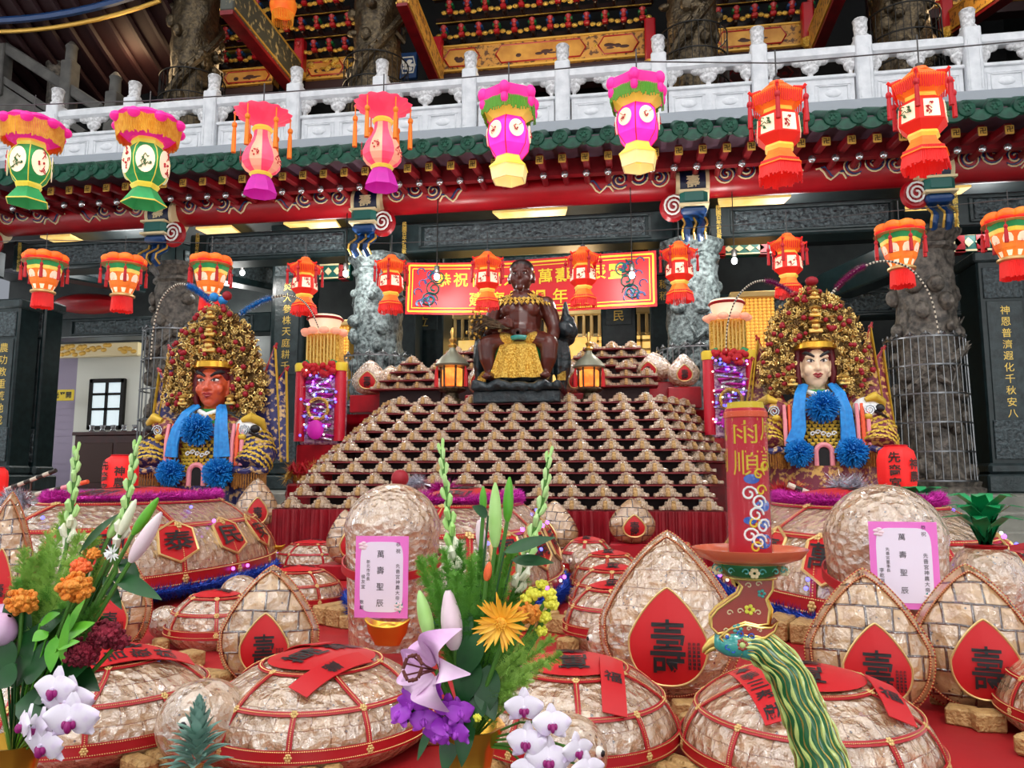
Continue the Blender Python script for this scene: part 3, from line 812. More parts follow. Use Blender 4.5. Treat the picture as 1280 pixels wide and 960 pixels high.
for i, x in enumerate(postx):
    if fp is None:
        mb = MB(); mb.box((0, 0, (zr1+.08+zp0)/2), (.17, .2, zr1+.08-zp0), None, .012)
        for s in (-1, 1): mb.box((s*.055, -.1, (zr1+zp0)/2), (.012, .014, (zr1-zp0)*.8))
        fp = mb.build('post', M_['white_stone'], t)
        mb = MB(); z = zr1+.08; hh = zpt-z
        mb.lathe([(.085, z), (.085, z+.03), (.062, z+.05), (.068, z+.08), (.072, z+hh*.5), (.074, z+hh*.85), (.082, z+hh*.9), (.07, z+hh*.97), (.03, z+hh)], 12,
                 fn=lambda a, j, r, z: 1+.06*math.sin(6*a+j*2) if 3 <= j <= 5 else 1)
        fc = mb.build('finial', M_['white_carved'], fp)
        mb = MB(); w = spc-.2
        mb.box((spc/2, 0, (zm0+zp0)/2), (w, .07, zm0-zp0))
        for q in (-1, 1):
            cx_ = spc/2+q*w/4; hh2 = zm0-zp0
            for (ww, dd) in ((w*.42, .012), (w*.34, .02)):
                hz = hh2*.62*ww/(w*.42)
                mb.box((cx_, -.036, (zm0+zp0)/2+hz/2), (ww, dd, .012)); mb.box((cx_, -.036, (zm0+zp0)/2-hz/2), (ww, dd, .012))
                for s in (-1, 1): mb.box((cx_+s*ww/2, -.036, (zm0+zp0)/2), (.012, dd, hz))
            mb.ell((cx_, -.035, (zm0+zp0)/2), (w*.1, .015, hh2*.14), None, 10, 6)
        fpn = mb.build('panel', M_['white_stone'], t)
        mb = MB(); zz = (zr0+zm1)/2; hz = zr0-zm1
        def cloud(cx_, ww):
            mb.ell((cx_, 0, zr0-.0), (ww*.5, .05, hz*.42), None, 14, 8)
            for s in (-1, 1): mb.ell((cx_+s*ww*.42, 0, zr0+.005), (ww*.22, .045, hz*.3), None, 10, 6)
            mb.ell((cx_, 0, zr0-hz*.4), (ww*.3, .048, hz*.4), None, 12, 6)
            mb.box((cx_, 0, zm1+hz*.12), (ww*.16, .05, hz*.4))
        cloud(spc/2, w*.36); cloud(.13, w*.26); cloud(spc-.13, w*.26)
        fcl = mb.build('cloud_carving', M_['white_carved'], t)
        a = (fp, fc, fpn, fcl)
    else:
        p = fp.copy(); COL.objects.link(p); c = fc.copy(); COL.objects.link(c); c.parent = p
        a = (p, c, fpn.copy(), fcl.copy()); COL.objects.link(a[2]); COL.objects.link(a[3])
    for o in (a[0], a[2], a[3]): o.location = (x, 0, 0)
# ================================================================== UPPER GALLERY
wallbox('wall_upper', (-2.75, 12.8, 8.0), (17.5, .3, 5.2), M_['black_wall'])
wallbox('wall_gallery_right', (6.1, 10.4, 8.0), (.3, 4.6, 5.2), M_['wall_dark'])
wallbox('wall_gallery_left', (-11.6, 10.8, 8.0), (.3, 3.8, 5.2), M_['wall_dark'])
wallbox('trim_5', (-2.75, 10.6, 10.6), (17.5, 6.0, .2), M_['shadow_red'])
# painted gold beams (one per bay)
def gold_beam(label, pxa, pxb, py0, py1, Y, panels, big=True):
    pa, pb = at(pxa, (py0+py1)/2, Y), at(pxb, (py0+py1)/2, Y)
    x0, x1 = pa.x, pb.x; z = at(640, (py0+py1)/2+0, Y).z
    z = (pa.z+pb.z)/2; h = abs(at(640, py0, Y).z-at(640, py1, Y).z); w = x1-x0
    t = thing('painted_beam', label, 'beam', ((x0+x1)/2, Y, z), 0, 'painted beams of the upper gallery')
    mb = MB(); mb.box((0, 0, 0), (w, .25, h), None, .015); mb.build('beam', M_['beam_gold'], t)
    for (u0, u1) in panels:
        cx_, pw = (u0+u1)/2*w-w/2, (u1-u0)*w
        pl = [(cx_-pw/2, 0), (cx_-pw/2+h*.2, -h*.32), (cx_+pw/2-h*.2, -h*.32), (cx_+pw/2, 0), (cx_+pw/2-h*.2, h*.32), (cx_-pw/2+h*.2, h*.32)]
        mb = MB(); mb.prism(pl, .126, .14, Tm(rx=90)); mb.build('painted_panel', M_['gold_panel'], t)
        mb = MB(); mb.tube([(p[0], -.14, p[1]) for p in pl+pl[:1]], .012, 5); mb.build('panel_border', M_['mid_red'], t)
        mb = MB(); rnd = random.Random(int(cx_*50)+5)
        for k in range(7):      # ink landscape
            a = cx_+(rnd.random()-.5)*pw*.5; b = -h*.12+rnd.random()*h*.12
            mb.ell((a, -.139, b), (.03+rnd.random()*.07, .004, .012+rnd.random()*.025), None, 8, 5)
        mb.build('ink_landscape', M_['wood_brown'], t)
    mb = MB()
    for s in (-1, 1): mb.box((0, -.13, s*h*.46), (w, .03, h*.07))
    mb.build('edge_strips', M_['gold_paint'], t)
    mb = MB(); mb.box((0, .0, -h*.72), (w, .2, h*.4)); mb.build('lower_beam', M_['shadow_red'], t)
gold_beam('painted gold beam in the central upper bay with landscape panels', 553, 806, 53, 86, 11.2, [(.02, .2), (.28, .72), (.78, .97)])
gold_beam('painted gold beam in the upper bay right of centre', 892, 1016, 38, 66, 11.2, [(.03, .72)])
gold_beam('painted gold beam in the upper bay left of centre', 385, 436, 78, 104, 11.2, [(.08, .95)])
gold_beam('small painted gold beam behind the leftmost upper dragon column', 283, 345, 90, 112, 11.2, [(.06, .94)])
gold_beam('painted gold beam at the top right corner', 1085, 1290, -14, 12, 11.0, [(.03, .5), (.6, .95)])
# bracket sets: rows stepping out toward the front
def bracket_set(label, pxa, pxb, rows, n, Y0, seed):
    rnd = random.Random(seed)
    xa = at(pxa, rows[-1], Y0).x; xe = at(pxb, rows[-1], Y0).x
    zb0 = (at(pxa, rows[-1], Y0).z+at(pxb, rows[-1], Y0).z)/2
    t = thing('bracket_cluster', label, 'roof brackets', ((xa+xe)/2, Y0, zb0), 0, 'roof brackets of the upper gallery')
    w = xe-xa; nr = len(rows)
    arm, gold, dark = MB(), MB(), MB(); unit = None
    for r in range(nr):
        y = -.24*r*.9; z = .26*r
        dark.box((0, y+.12, z+.1), (w, .1, .07)); gold.box((0, y+.06, z+.045), (w, .015, .012))
        for i in range(n):
            x = -w/2+w*(i+.5+(r % 2)*.5)/n
            if x > w/2: continue
            if unit is None:
                mb = MB(); mb.box((0, -.02, .12), (.07, .34, .08), None, .015); mb.box((0, -.1, .05), (.05, .12, .07), None, .012); b0 = mb.build('bracket', M_['statue_dark'], t)
                mb = MB(); mb.box((0, -.17, .17), (.13, .12, .05), None, .015); c0 = mb.build('green_block', M_['green_paint'], b0)
                mb = MB(); mb.box((0, -.17, .17), (.13, .12, .05), None, .015); c1 = mb.build('blue_block', M_['blue_paint'], b0)
                mb = MB(); mb.box((0, -.17, .08), (.09, .1, .06), None, .015); c2 = mb.build('red_block', M_['mid_red'], b0)
                mb = MB(); mb.lathe([(.01, -.03), (.04, 0), (.03, .02), (.05, .07), (.02, .1)], 10, Tm((0, -.22, .13)), fn=lambda a, j, r, z: 1+.2*math.sin(5*a)); c3 = mb.build('pink_flower', M_['lip'], b0)
                unit = (b0, c0, c2, c3)
                c1.parent = None; us = [b0, c0, c1, c2, c3]; o = b0
                c1.parent = b0
            else:
                o = us[0].copy(); COL.objects.link(o)
                for k in ((1, 3, 4) if (i+r) % 2 else (2, 3, 4)): c = us[k].copy(); COL.objects.link(c); c.parent = o
            o.location = (x, y, z)
            for k in range(2):
                s = -1 if k else 1
                gold.ell((x+s*.09, y-.16, z+.05+rnd.random()*.05), (.05, .03, .035), None, 7, 5)
    c0 = us[1]; c0.location = (0, .02, -.055); c0.scale = (.8, 1, 1)
    for i in range(int(w*16)):
        x = (rnd.random()-.5)*w; gold.ell((x, -.05+rnd.random()*.05, -.03-rnd.random()*.22), (.03+rnd.random()*.05, .04, .02+rnd.random()*.04), None, 7, 5)
    dark.box((0, .12, -.14), (w, .1, .34))
    dark.build('tier_beams', M_['statue_dark'], t); o = gold.build('gold_carving', M_['gold_leaf'], t); o['kind'] = 'stuff'
bracket_set('rows of painted roof brackets above the central gold beam', 548, 815, [0, 1, 2, 3, 4, 48], 12, 11.15, 1)
bracket_set('rows of painted roof brackets above the right bay beam', 885, 1022, list(range(4))+[33], 6, 11.15, 2)
bracket_set('rows of painted roof brackets left of the centre bay', 352, 446, list(range(6))+[76], 5, 11.1, 3)
bracket_set('rows of painted roof brackets over the second bay from the left', 262, 352, list(range(3))+[86], 5, 11.3, 4)
bracket_set('rows of painted roof brackets at the top right corner', 1085, 1290, list(range(2))+[-16], 7, 10.9, 6)
# beams running out toward the courtyard
def out_beam(label, pa, pb, Ya, Yb, w, h, m='beam_paint'):
    a, b = at(*pa, Ya), at(*pb, Yb)
    t = thing('eave_strut', label, 'beam', tuple(a), 0, 'beams reaching out under the upper roof')
    d = b-a; L = d.length; q = d.to_track_quat('Y', 'Z').to_matrix().to_4x4()
    mb = MB(); mb.box((0, L/2, 0), (w, L, h), q, .02); mb.build('beam', M_[m], t)
    mb = MB()
    for s in (-1, 1):
        mb.box((s*w*.5, L/2, h*.44), (.02, L*.98, .03), q); mb.box((s*w*.5, L/2, -h*.44), (.02, L*.98, .03), q)
    mb.build('gold_edge', M_['gold_paint'], t)
    mb = MB(); mb.box((0, L/2, -h*.56), (w*.9, L, h*.12), q); mb.build('red_underside', M_['dark_red'], t)
    return t
out_beam('gold-edged beam reaching out left of the central upper bay', (549, 98), (503, -12), 11.0, 9.0, .16, .36, 'beam_gold')
out_beam('gold-edged beam reaching out right of the central upper bay', (1016, 58), (1050, -25), 11.0, 9.2, .16, .36, 'beam_gold')
out_beam('large painted beam reaching out over the second bay from the left', (372, 100), (284, -10), 11.0, 8.7, .2, .5)
out_beam('gold-lit beam at the top right edge of the upper gallery', (1190, 30), (1262, -22), 11.0, 9.4, .2, .3, 'beam_gold')
def red_post(label, px, py0, py1, Y):
    a, b = at(px, py0, Y), at(px, py1, Y)
    t = thing('hanging_post', label, 'post', (a.x, Y, b.z), 0, 'short red posts of the upper gallery')
    mb = MB(); mb.box((0, 0, (a.z-b.z)/2), (.16, .16, a.z-b.z), None, .02); mb.build('post', M_['mid_red'], t)
    mb = MB(); mb.lathe([(.05, -.12), (.1, -.06), (.11, 0)], 12); mb.build('drop_carving', M_['gold_leaf'], t)
red_post('short red post left of the central gold beam', 547, 48, 100, 10.95)
red_post('short red post right of the central gold beam', 812, 25, 78, 10.95)
red_post('short red post above the lantern with flowers at right', 1008, 5, 50, 10.9)
red_post('short red post left of the large painted beam', 376, 50, 92, 10.95)
red_post('short red post at the top right corner', 1180, -10, 38, 10.9)
# red painted door panels deep in the gallery
# left end: dark soffit of the side roof, painted boards, and the stair
t = thing('side_roof', 'dark red underside of the neighbouring roof at top left', 'roof')
mb = MB(); a = at(20, 10, 9.9); b = at(205, 10, 9.9); zt2 = at(120, 95, 9.9).z
pts = []
def soff(u, v):
    x = a.x-1.0+(b.x+.35-a.x+1.0)*u; y = 10.6-2.6*v; z = zt2+.9*v+.5*v*v+.25*(2*u-1)**2
    return (x, y, z)
mb.grid(soff, 12, 8); mb.grid(lambda u, v: V(soff(u, v))+V((0, 0, .15)), 12, 8); mb.build('soffit_board', M_['shadow_red'], t)
mb = MB()
for i in range(14): mb.tube([V(soff(i/13, v/6))-V((0, 0, .05)) for v in range(7)], .05, 6)
mb.build('purlins', M_['shadow_red'], t)
mb = MB(); mb.tube([V(soff(u/12, .55))-V((0, 0, .12)) for u in range(13)], .05, 6); mb.build('blue_trim', M_['blue_paint'], t)
mb = MB(); mb.tube([V(soff(u/12, .5))-V((0, 0, .14)) for u in range(13)], .03, 6); mb.build('gold_trim', M_['gold_paint'], t)
# sloping white stair rail at the far left
t = thing('stair_rail', 'sloping white stone stair rail in the far upper left corner', 'railing')
Y = 9.6; A = at(-20, 42, Y); B = at(128, 138, Y)
d = B-A
mb = MB()
q = d.to_track_quat('X', 'Z').to_matrix().to_4x4()
mb.box((d.length/2, 0, 0), (d.length, .15, .16), Matrix.Translation(A) @ q, .02)
mb.box((d.length/2, 0, -.42), (d.length, .12, .1), Matrix.Translation(A) @ q, .01)
mb.box((d.length/2, 0, -.68), (d.length, .09, .38), Matrix.Translation(A) @ q)
mb.build('rail', M_['stair_grey'], t)
for (px, py) in ((8, 28), (88, 86), (143, 125)):
    p = at(px, py, Y); mb = MB(); mb.box((p.x, Y, p.z-.55), (.18, .2, 1.3), None, .015); mb.lathe([(.08, p.z+.1), (.075, p.z+.3), (.09, p.z+.34), (.03, p.z+.42)], 10, Tm((p.x, Y, 0))); mb.build('post', M_['stair_grey'], t)
p = at(73, 82, 10.0); t = thing('round_post', 'plain grey round post in the far upper left corner', 'post', (p.x, 10.0, ZU))
mb = MB(); mb.lathe([(.2, 0), (.2, .06), (.13, .1), (.13, 2.2), (.17, 2.25), (.17, 2.4)], 16); mb.build('shaft', M_['stone_brown'], t)
def board(label, px0, px1, py0, py1, Y, m1, m2, name='painted_board'):
    a, b = at(px0, py1, Y), at(px1, py0, Y); w, h = b.x-a.x, b.z-a.z
    t = thing(name, label, 'board', ((a.x+b.x)/2, Y, a.z), 0)
    mb = MB(); mb.box((0, 0, h/2), (w, .08, h), None, .01); mb.build('panel', M_[m1], t)
    mb = MB(); pl = [(-w*.4, 0), (-w*.3, -h*.3), (w*.3, -h*.3), (w*.4, 0), (w*.3, h*.3), (-w*.3, h*.3)]
    mb.tube([(x_, -.045, h/2+z_) for x_, z_ in pl+pl[:1]], .015, 5)
    rnd = random.Random(3)
    for k in range(10): mb.ell(((rnd.random()-.5)*w*.6, -.04, h/2+(rnd.random()-.5)*h*.4), (.05, .012, .03), None, 7, 4)
    mb.build('carving', M_[m2], t)
board('cream and red carved board in the far upper left corner', 18, 52, 22, 44, 10.4, 'white_carved', 'gold_paint')
board('green and black carved board below the cream board', 20, 64, 46, 64, 10.4, 'navy', 'green_paint')
board('blue painted panel beside the second upper dragon column', 500, 522, 66, 100, 11.6, 'blue_paint', 'white_paint')
board('lit gold board low behind the leftmost upper dragon column', 172, 204, 70, 92, 10.8, 'gold_panel', 'gold_leaf')
board('gold board between the large beam and the leftmost upper column', 275, 325, 42, 68, 11.6, 'gold_leaf', 'mid_red')
# dark doors of the upper gallery
for i, (pa_, pb_) in enumerate([(900, 1000), (1085, 1160), (600, 790)]):
    board(['dark doors of the gallery behind the right rail', 'dark doors behind the upper right cage column', 'dark doors behind the central rail'][i], pa_, pb_, 70, 120, 12.3, 'wood_dark', 'dark_red', 'gallery_door')

# ================================================================== LEFT SIDE ROOM
wallbox('wall_left', (at(100, 500, 13.0).x-1.2, 12.75, (at(120, 442, 12.4).z+1.4)/2), (3.0, .2, at(120, 442, 12.4).z-1.4), M_['purple_tile'])
wallbox('trim_6', (-9.2, 12.75, (at(120, 442, 12.4).z+5.3)/2), (4.6, .5, 5.3-at(120, 442, 12.4).z), M_['wall_dark'])
Yw = 12.4
xa, xb_ = at(94, 500, Yw).x, at(195, 500, Yw).x
zs = at(120, 440, 12.4).z
wallbox('wall_side', ((xa+xb_)/2+.1, Yw+.1, (zs+1.4)/2), (xb_-xa+.2, .2, zs-1.4), M_['wall_white'])
mb = MB(); p0, p1 = at(63, 600, Yw+.25), at(90, 500, Yw+.25)
mb.box(((p0.x+p1.x)/2, Yw+.2, 2.2), (p1.x-p0.x+.5, .06, 1.5)); 
for i in range(12): mb.box(((p0.x+p1.x)/2, Yw+.165, 1.5+i*.125), (p1.x-p0.x+.5, .01, .012))
tag(mb.build('tiled_wall', M_['purple_tile'], None, 0), 'lower wall of small purple tiles beside the white side room', 'wall')
a, b = at(112, 537, Yw), at(158, 474, Yw)
w, h = b.x-a.x, b.z-a.z
win = struct(MB().box((0, 0, h/2), (w*.9, .03, h*.9)).build('window_1', M_['glass_day'], None, 0)); win.location = ((a.x+b.x)/2, Yw-.03, a.z)
mb = MB()
for s in (-1, 1): mb.box((s*w*.47, 0, h/2), (w*.1, .08, h)); mb.box((0, 0, h/2+s*h*.47), (w, .08, h*.08))
mb.box((0, 0, h/2), (w*.08, .07, h)); mb.box((0, 0, h*.4), (w, .07, h*.05)); mb.box((0, 0, h*.7), (w, .07, h*.05))
f = mb.build('window_frame', M_['navy'], win, 0); f.data.materials[0] = M_['dark_iron']
p = at(79, 494, Yw-.5); t = thing('hanging_sign', 'small yellow sign with dark characters by the far left pillar', 'sign', (p.x, Yw-.5, p.z))
s_ = ppm(p)
mb = MB(); mb.box((0, 0, 0), (30*s_, .03, 14*s_), None, .01); mb.build('board', M_['gold_flat'], t)
mb = MB(); mb.text('光平開', 8.5*s_, lambda a, b: V((a, -.018, b)), .03); mb.build('sign_characters', M_['black_ink'], t, 0)
a, b = at(103, 604, 11.6), at(208, 540, 11.6)
t = thing('offering_cabinet', 'brown wooden cabinet set against the white side wall', 'cabinet', ((a.x+b.x)/2, 11.6, ZP))
w = b.x-a.x; h = b.z-ZP
mb = MB(); mb.box((0, 0, h/2-.03), (w, .5, h-.06), None, .01); mb.build('body', M_['wood_dark'], t)
mb = MB(); mb.box((0, 0, h-.03), (w*1.05, .56, .06), None, .01); mb.build('top', M_['wood_dark'], t)
for s in (-1, 1):
    mb = MB(); mb.box((s*w*.24, -.255, h*.45), (w*.44, .02, h*.7), None, .008); mb.build('door', M_['wood_brown'], t)
rnd = random.Random(2)
for i in range(7):
    mb = MB(); mb.lathe([(.04, 0), (.05, .03), (.03, .06), (.045, .12)], 10, Tm((-w*.4+w*.8*i/6, -.05, 0)))
    o = mb.build('offering_cup', M_['silver'], None); o.location = ((a.x+b.x)/2, 11.6, b.z)
    tag(o, f'small silver cup on the brown cabinet, {ORD[i]} from the left', 'cup', 'cups on the brown cabinet')
a = at(120, 405, 12.1); t = thing('room_frieze', 'gold carved frieze at the top of the white side room', 'frieze', (a.x, 12.1, at(120, 445, 12.1).z))
L = at(185, 440, 12.1).x-at(70, 440, 12.1).x
mb = MB(); mb.box((0, 0, .1), (L, .12, .24), None, .02); mb.build('board', M_['cream_paint'], t)
mb = MB(); rnd = random.Random(8)
for i in range(40): mb.ell(((rnd.random()-.5)*L*.9, -.06, .1+(rnd.random()-.5)*.16), (.06, .02, .04), None, 7, 4)
mb.build('gold_carving', M_['gold_paint'], t)
p = at(112, 380, 11.5); t = thing('red_oval', 'low red canopy inside the left porch above the dark lintel', 'oval', (p.x, 11.5, p.z))
mb = MB(); mb.ell((0, 0, 0), (.62, .35, .16)); mb.build('oval', M_['mid_red'], t)  # plain flattened red ellipsoid
# grey hollow beams and diagonal struts behind the pillars at the right end
def tie(label, pa, pb, Ya, Yb, w, h):
    a, b = at(*pa, Ya), at(*pb, Yb); d = b-a; L = d.length; q = d.to_track_quat('X', 'Z').to_matrix().to_4x4()
    t = thing('tie_beam', label, 'beam', tuple(a), 0, 'stone tie beams inside the porch')
    mb = MB(); mb.box((L/2, 0, 0), (L, w, h), q, .02); mb.build('beam', M_['stone_polished'], t)
    mb = MB(); mb.box((L/2, -w/2, 0), (L*.9, .04, h*.55), q, .01); mb.build('carving', M_['stone_carved'], t)
tie('carved stone tie beam running inward behind the left small lanterns', (210, 322), (392, 360), 9.2, 11.6, .3, .4)
tie('carved stone tie beam running inward right of the white-faced figure', (1140, 318), (1010, 372), 9.2, 11.8, .3, .4)
tie('carved stone tie beam at the right edge behind the couplet pillar', (1290, 310), (1190, 372), 9.2, 11.6, .3, .35)
tie('carved stone tie beam at the far left edge', (10, 320), (175, 352), 9.3, 11.5, .3, .4)
# painted cross beams high in the porch
def paint_tie(label, px0, px1, py0, py1, Y):
    a, b = at(px0, py1, Y), at(px1, py0, Y); w, h = b.x-a.x, abs(b.z-a.z)
    t = thing('painted_tie', label, 'beam', ((a.x+b.x)/2, Y, a.z), 0, 'painted beams inside the porch')
    mb = MB(); mb.box((0, 0, h/2), (w, .15, h), None, .01); mb.build('beam', M_['teal_paint'], t)
    mb = MB(); rnd = random.Random(int(px0))
    mb.box((0, -.08, h*.08), (w, .02, h*.1)); mb.box((0, -.08, h*.92), (w, .02, h*.1))
    for i in range(int(w*7)):
        x = -w/2+.08+i/7
        if x < w/2-.05: mb.prism([(x-.06, h*.5), (x, h*.25), (x+.06, h*.5), (x, h*.75)], .078, .09, Tm(rx=90))
    mb.build('gold_pattern', M_['cream_paint'], t)
    for s in (-1, 1):
        mb = MB(); mb.box((s*(w/2-.12), -.01, h/2), (.12, .16, h*1.05)); mb.build('red_band', M_['mid_red'], t)
paint_tie('painted beam behind the lanterns left of the grey column', 385, 440, 330, 352, 11.2)
paint_tie('painted gold and teal beam behind the right floodlight', 890, 965, 303, 322, 11.0)
paint_tie('painted beam above the large steel cage', 1185, 1235, 292, 318, 10.6)
paint_tie('painted beam above the red banner', 545, 820, 310, 326, 11.4)
paint_tie('painted beam at the right edge under the lintel', 1245, 1300, 288, 312, 10.6)
# wall of small gold lamps beside the columns
def lamp_wall(label, px0, px1, py0, py1, Y, nx, nz):
    a, b = at(px0, py1, Y), at(px1, py0, Y); w, h = b.x-a.x, b.z-a.z
    t = thing('lamp_tower', label, 'lamp tower', ((a.x+b.x)/2, Y, ZP), 0)
    mb = MB(); mb.box((0, .1, (b.z-ZP)/2), (w, .2, b.z-ZP), None, .01); mb.build('cabinet', M_['gold_paint'], t)
    mb = MB()
    for i in range(nx):
        for j in range(nz): mb.ell((-w/2+w*(i+.5)/nx, -.01, a.z-ZP+h*(j+.5)/nz), (w/nx*.42, .03, h/nz*.42), None, 6, 5)
    o = mb.build('small_lamps', M_['honey_lamp'], t); o['kind'] = 'stuff'
    mb = MB(); mb.box((0, .06, b.z-ZP+.04), (w*1.15, .3, .08), None, .01); mb.build('cornice', M_['gold_trim'], t)
lamp_wall('tall gold tower of tiny lit lamps behind the left lotus light', 402, 437, 408, 530, 10.2, 8, 30)
lamp_wall('tall dark gold tower of tiny lamps above the right lotus light', 918, 968, 372, 440, 10.6, 10, 16)

# ================================================================== BANNER
Yb = 8.55
c = [at(508, 332, Yb), at(820, 316, Yb), at(822, 385, Yb), at(504, 397, Yb)]
bw = c[1].x-c[0].x; bh = ((c[0].z-c[3].z)+(c[1].z-c[2].z))/2
bx, bz = (c[0].x+c[1].x)/2, (c[0].z+c[1].z+c[2].z+c[3].z)/4
t = thing('red_banner', 'wide red cloth banner with yellow characters hung behind the statue', 'banner', (bx, Yb, bz))
def bann(x, z, off=0): return V((x, -off-.035*math.sin(x*2.2)+.02*math.cos(z*4+x), z-.03*math.cos(x/bw*PI)+.03))
mb = MB(); mb.grid(lambda u, v: bann((u-.5)*bw, (v-.5)*bh), 40, 10); mb.grid(lambda u, v: bann((.5-u)*bw, (v-.5)*bh, -.008), 40, 10); mb.build('cloth', M_['red_paper'], t)
mb = MB()
for k, wdt in ((.035, .02), (.075, .01)):
    for s in (-1, 1):
        mb.strip([bann((u/30-.5)*(bw-2*k), s*(bh/2-k), .006) for u in range(31)], [V((0, -1, 0))]*31, wdt, .002)
        mb.strip([bann(s*(bw/2-k), (u/8-.5)*(bh-2*k), .006) for u in range(9)], [V((0, -1, 0))]*9, wdt, .002)
mb.build('yellow_border', M_['gold_flat'], t)
sz = bh*.3
mb = MB(); mb.text('恭祝神農大帝萬壽聖辰暨', sz, lambda a, b: bann(a, b+bh*.17, .008), .015, pitch=1.02*bw*.745/(11*sz)); mb.text('建廟百週年慶', sz, lambda a, b: bann(a, b-bh*.21, .008), .015, pitch=1.3)
mb.build('yellow_characters', M_['gold_flat'], t, 0)
for s in (-1, 1):
    mb = MB()
    for k in range(3):
        cx_, cz_ = s*(bw*.5-.28-.05*k), -bh*.22+bh*.22*k
        pts = [bann(cx_+s*-.1*(1-q/26)*math.cos(q*.5+k), cz_+.1*(1-q/26)*math.sin(q*.5+k), .012) for q in range(22)]
        mb.tube(pts, .018, 6, flat=.4)
    mb.build('teal_cloud', M_['teal_paint'], t)
    mb = MB(); rnd = random.Random(4)
    for k in range(16):
        x = s*(bw*.5-.13-rnd.random()*.22); z = (rnd.random()-.5)*bh*.75
        mb.tube([bann(x+.045*math.cos(q*.8), z+.045*math.sin(q*.8), .01) for q in range(6)], .008, 5)
    mb.build('blue_scroll', M_['blue_paint'], t)
# floodlight bulbs
for i, (px, py, Y) in enumerate([(432, 342, 8.5), (546, 346, 8.2), (790, 344, 8.2), (918, 326, 8.5), (303, 341, 9.6)]):
    p = at(px, py, Y); lab = ['white bulb lit left of the grey dragon column', 'white bulb lit at the left end of the red banner', 'white bulb lit at the right end of the red banner', 'white bulb lit right of the right grey dragon column', 'small white bulb lit behind the left small lanterns'][i]
    t = thing('hanging_bulb', lab, 'light bulb', tuple(p), 0, 'white bulbs of the porch')
    mb = MB(); mb.ell((0, 0, 0), (.032, .032, .04), None, 14, 10); mb.build('bulb', M_['bulb_white'], t)
    mb = MB(); mb.lathe([(.025, .05), (.03, .06), (.03, .12), (.01, .13)], 12); mb.build('socket', M_['dark_iron'], t)
    mb = MB(); mb.tube([(0, 0, .12), (0, 0, 4.75-p.z)], .006, 5); mb.build('cord', M_['dark_iron'], t)
    L = bpy.data.lights.new('bulb_light', 'POINT'); L.energy = 34; L.color = (1, .97, .92); L.shadow_soft_size = .06
    lo = bpy.data.objects.new('bulb_light', L); COL.objects.link(lo); lo.location = p+V((0, -.12, 0))

# ================================================================== LANTERNS
def gore(mb, prof, n, M=None, mi=0, seg=1, a0=0, twist=0, only=None, off=0.0):
    """faceted body of n flat sides"""
    for i in range(n):
        if only and i not in only: continue
        for j in range(len(prof)-1):
            vs = []
            for (r, z) in (prof[j], prof[j+1]):
                for k in (0, 1):
                    a = a0+2*PI*(i+k)/n; vs.append(((r+off)*math.cos(a), (r+off)*math.sin(a), z))
            mb.add([vs[0], vs[1], vs[3], vs[2]], [(0, 1, 2, 3)], M, mi)
def fringe(mb, r0, r1, z0, z1, n, jit=.015, seed=1, poly=None, th=.004):
    rnd = random.Random(seed)
    for i in range(n):
        a = 2*PI*i/n; k = 1.0
        if poly: 
            q = (a % (2*PI/poly))-PI/poly; k = math.cos(PI/poly)/math.cos(q)
        c, s = math.cos(a), math.sin(a); j = rnd.random()*jit
        mb.tube([(r0*k*c, r0*k*s, z0), (r1*k*c, r1*k*s, z1-j)], th, 4)
def panel_oval(mb, r, z, ry, rz, a, tilt=0, off=.004):
    c, s = math.cos(a), math.sin(a); t = V((-s, c, 0)); u = V((0, 0, 1)); nrm = V((c, s, 0))
    pts = [V((c*(r+off), s*(r+off), z))+t*ry*math.cos(q*PI/10)+u*rz*math.sin(q*PI/10) for q in range(20)]
    mb.add(pts+[p+nrm*.004 for p in pts], [tuple(range(20)), tuple(range(20, 40))]+[(q, (q+1) % 20, 20+(q+1) % 20, 20+q) for q in range(20)])
def doodle(mb, r, z, a, sc, seed, off=.012):
    rnd = random.Random(seed); c, s = math.cos(a), math.sin(a); t = V((-s, c, 0)); b = V((c*(r+off), s*(r+off), z))
    for k in range(5):
        p = [(rnd.random()-.5)*sc, (rnd.random()-.5)*sc*1.3]; pts = []
        for q in range(4):
            pts.append(b+t*p[0]+V((0, 0, p[1]))); p[0] += (rnd.random()-.5)*sc*.7; p[1] += (rnd.random()-.5)*sc*.7
        mb.tube(pts, min(.004, sc*.05), 4)
    for k in range(3): mb.ell(b+t*(rnd.random()-.5)*sc+V((0, 0, (rnd.random()-.5)*sc)), (min(.009, sc*.14),)*3, None, 6, 4)
def tassel(parent, a, r, z0, L, m, th=.016):
    mb = MB(); c, s = math.cos(a)*r, math.sin(a)*r
    mb.tube([(c, s, z0), (c, s, z0-L*.3)], .004, 5); mb.ell((c, s, z0-L*.32), (.016, .016, .02), None, 8, 6)
    mb.tube([(c, s, z0-L*.34), (c, s, z0-L*.5), (c, s, z0-L)], [.008, th, th*1.15], 8)
    mb.build('tassel', m, parent)
def hook(t, z, ztop):
    mb = MB(); mb.tube([(0, 0, z), (0, 0, ztop)], .004, 5); mb.lathe([(.02, z-.01), (.02, z+.015)], 8); mb.build('hanging_cord', M_['wire'], t)
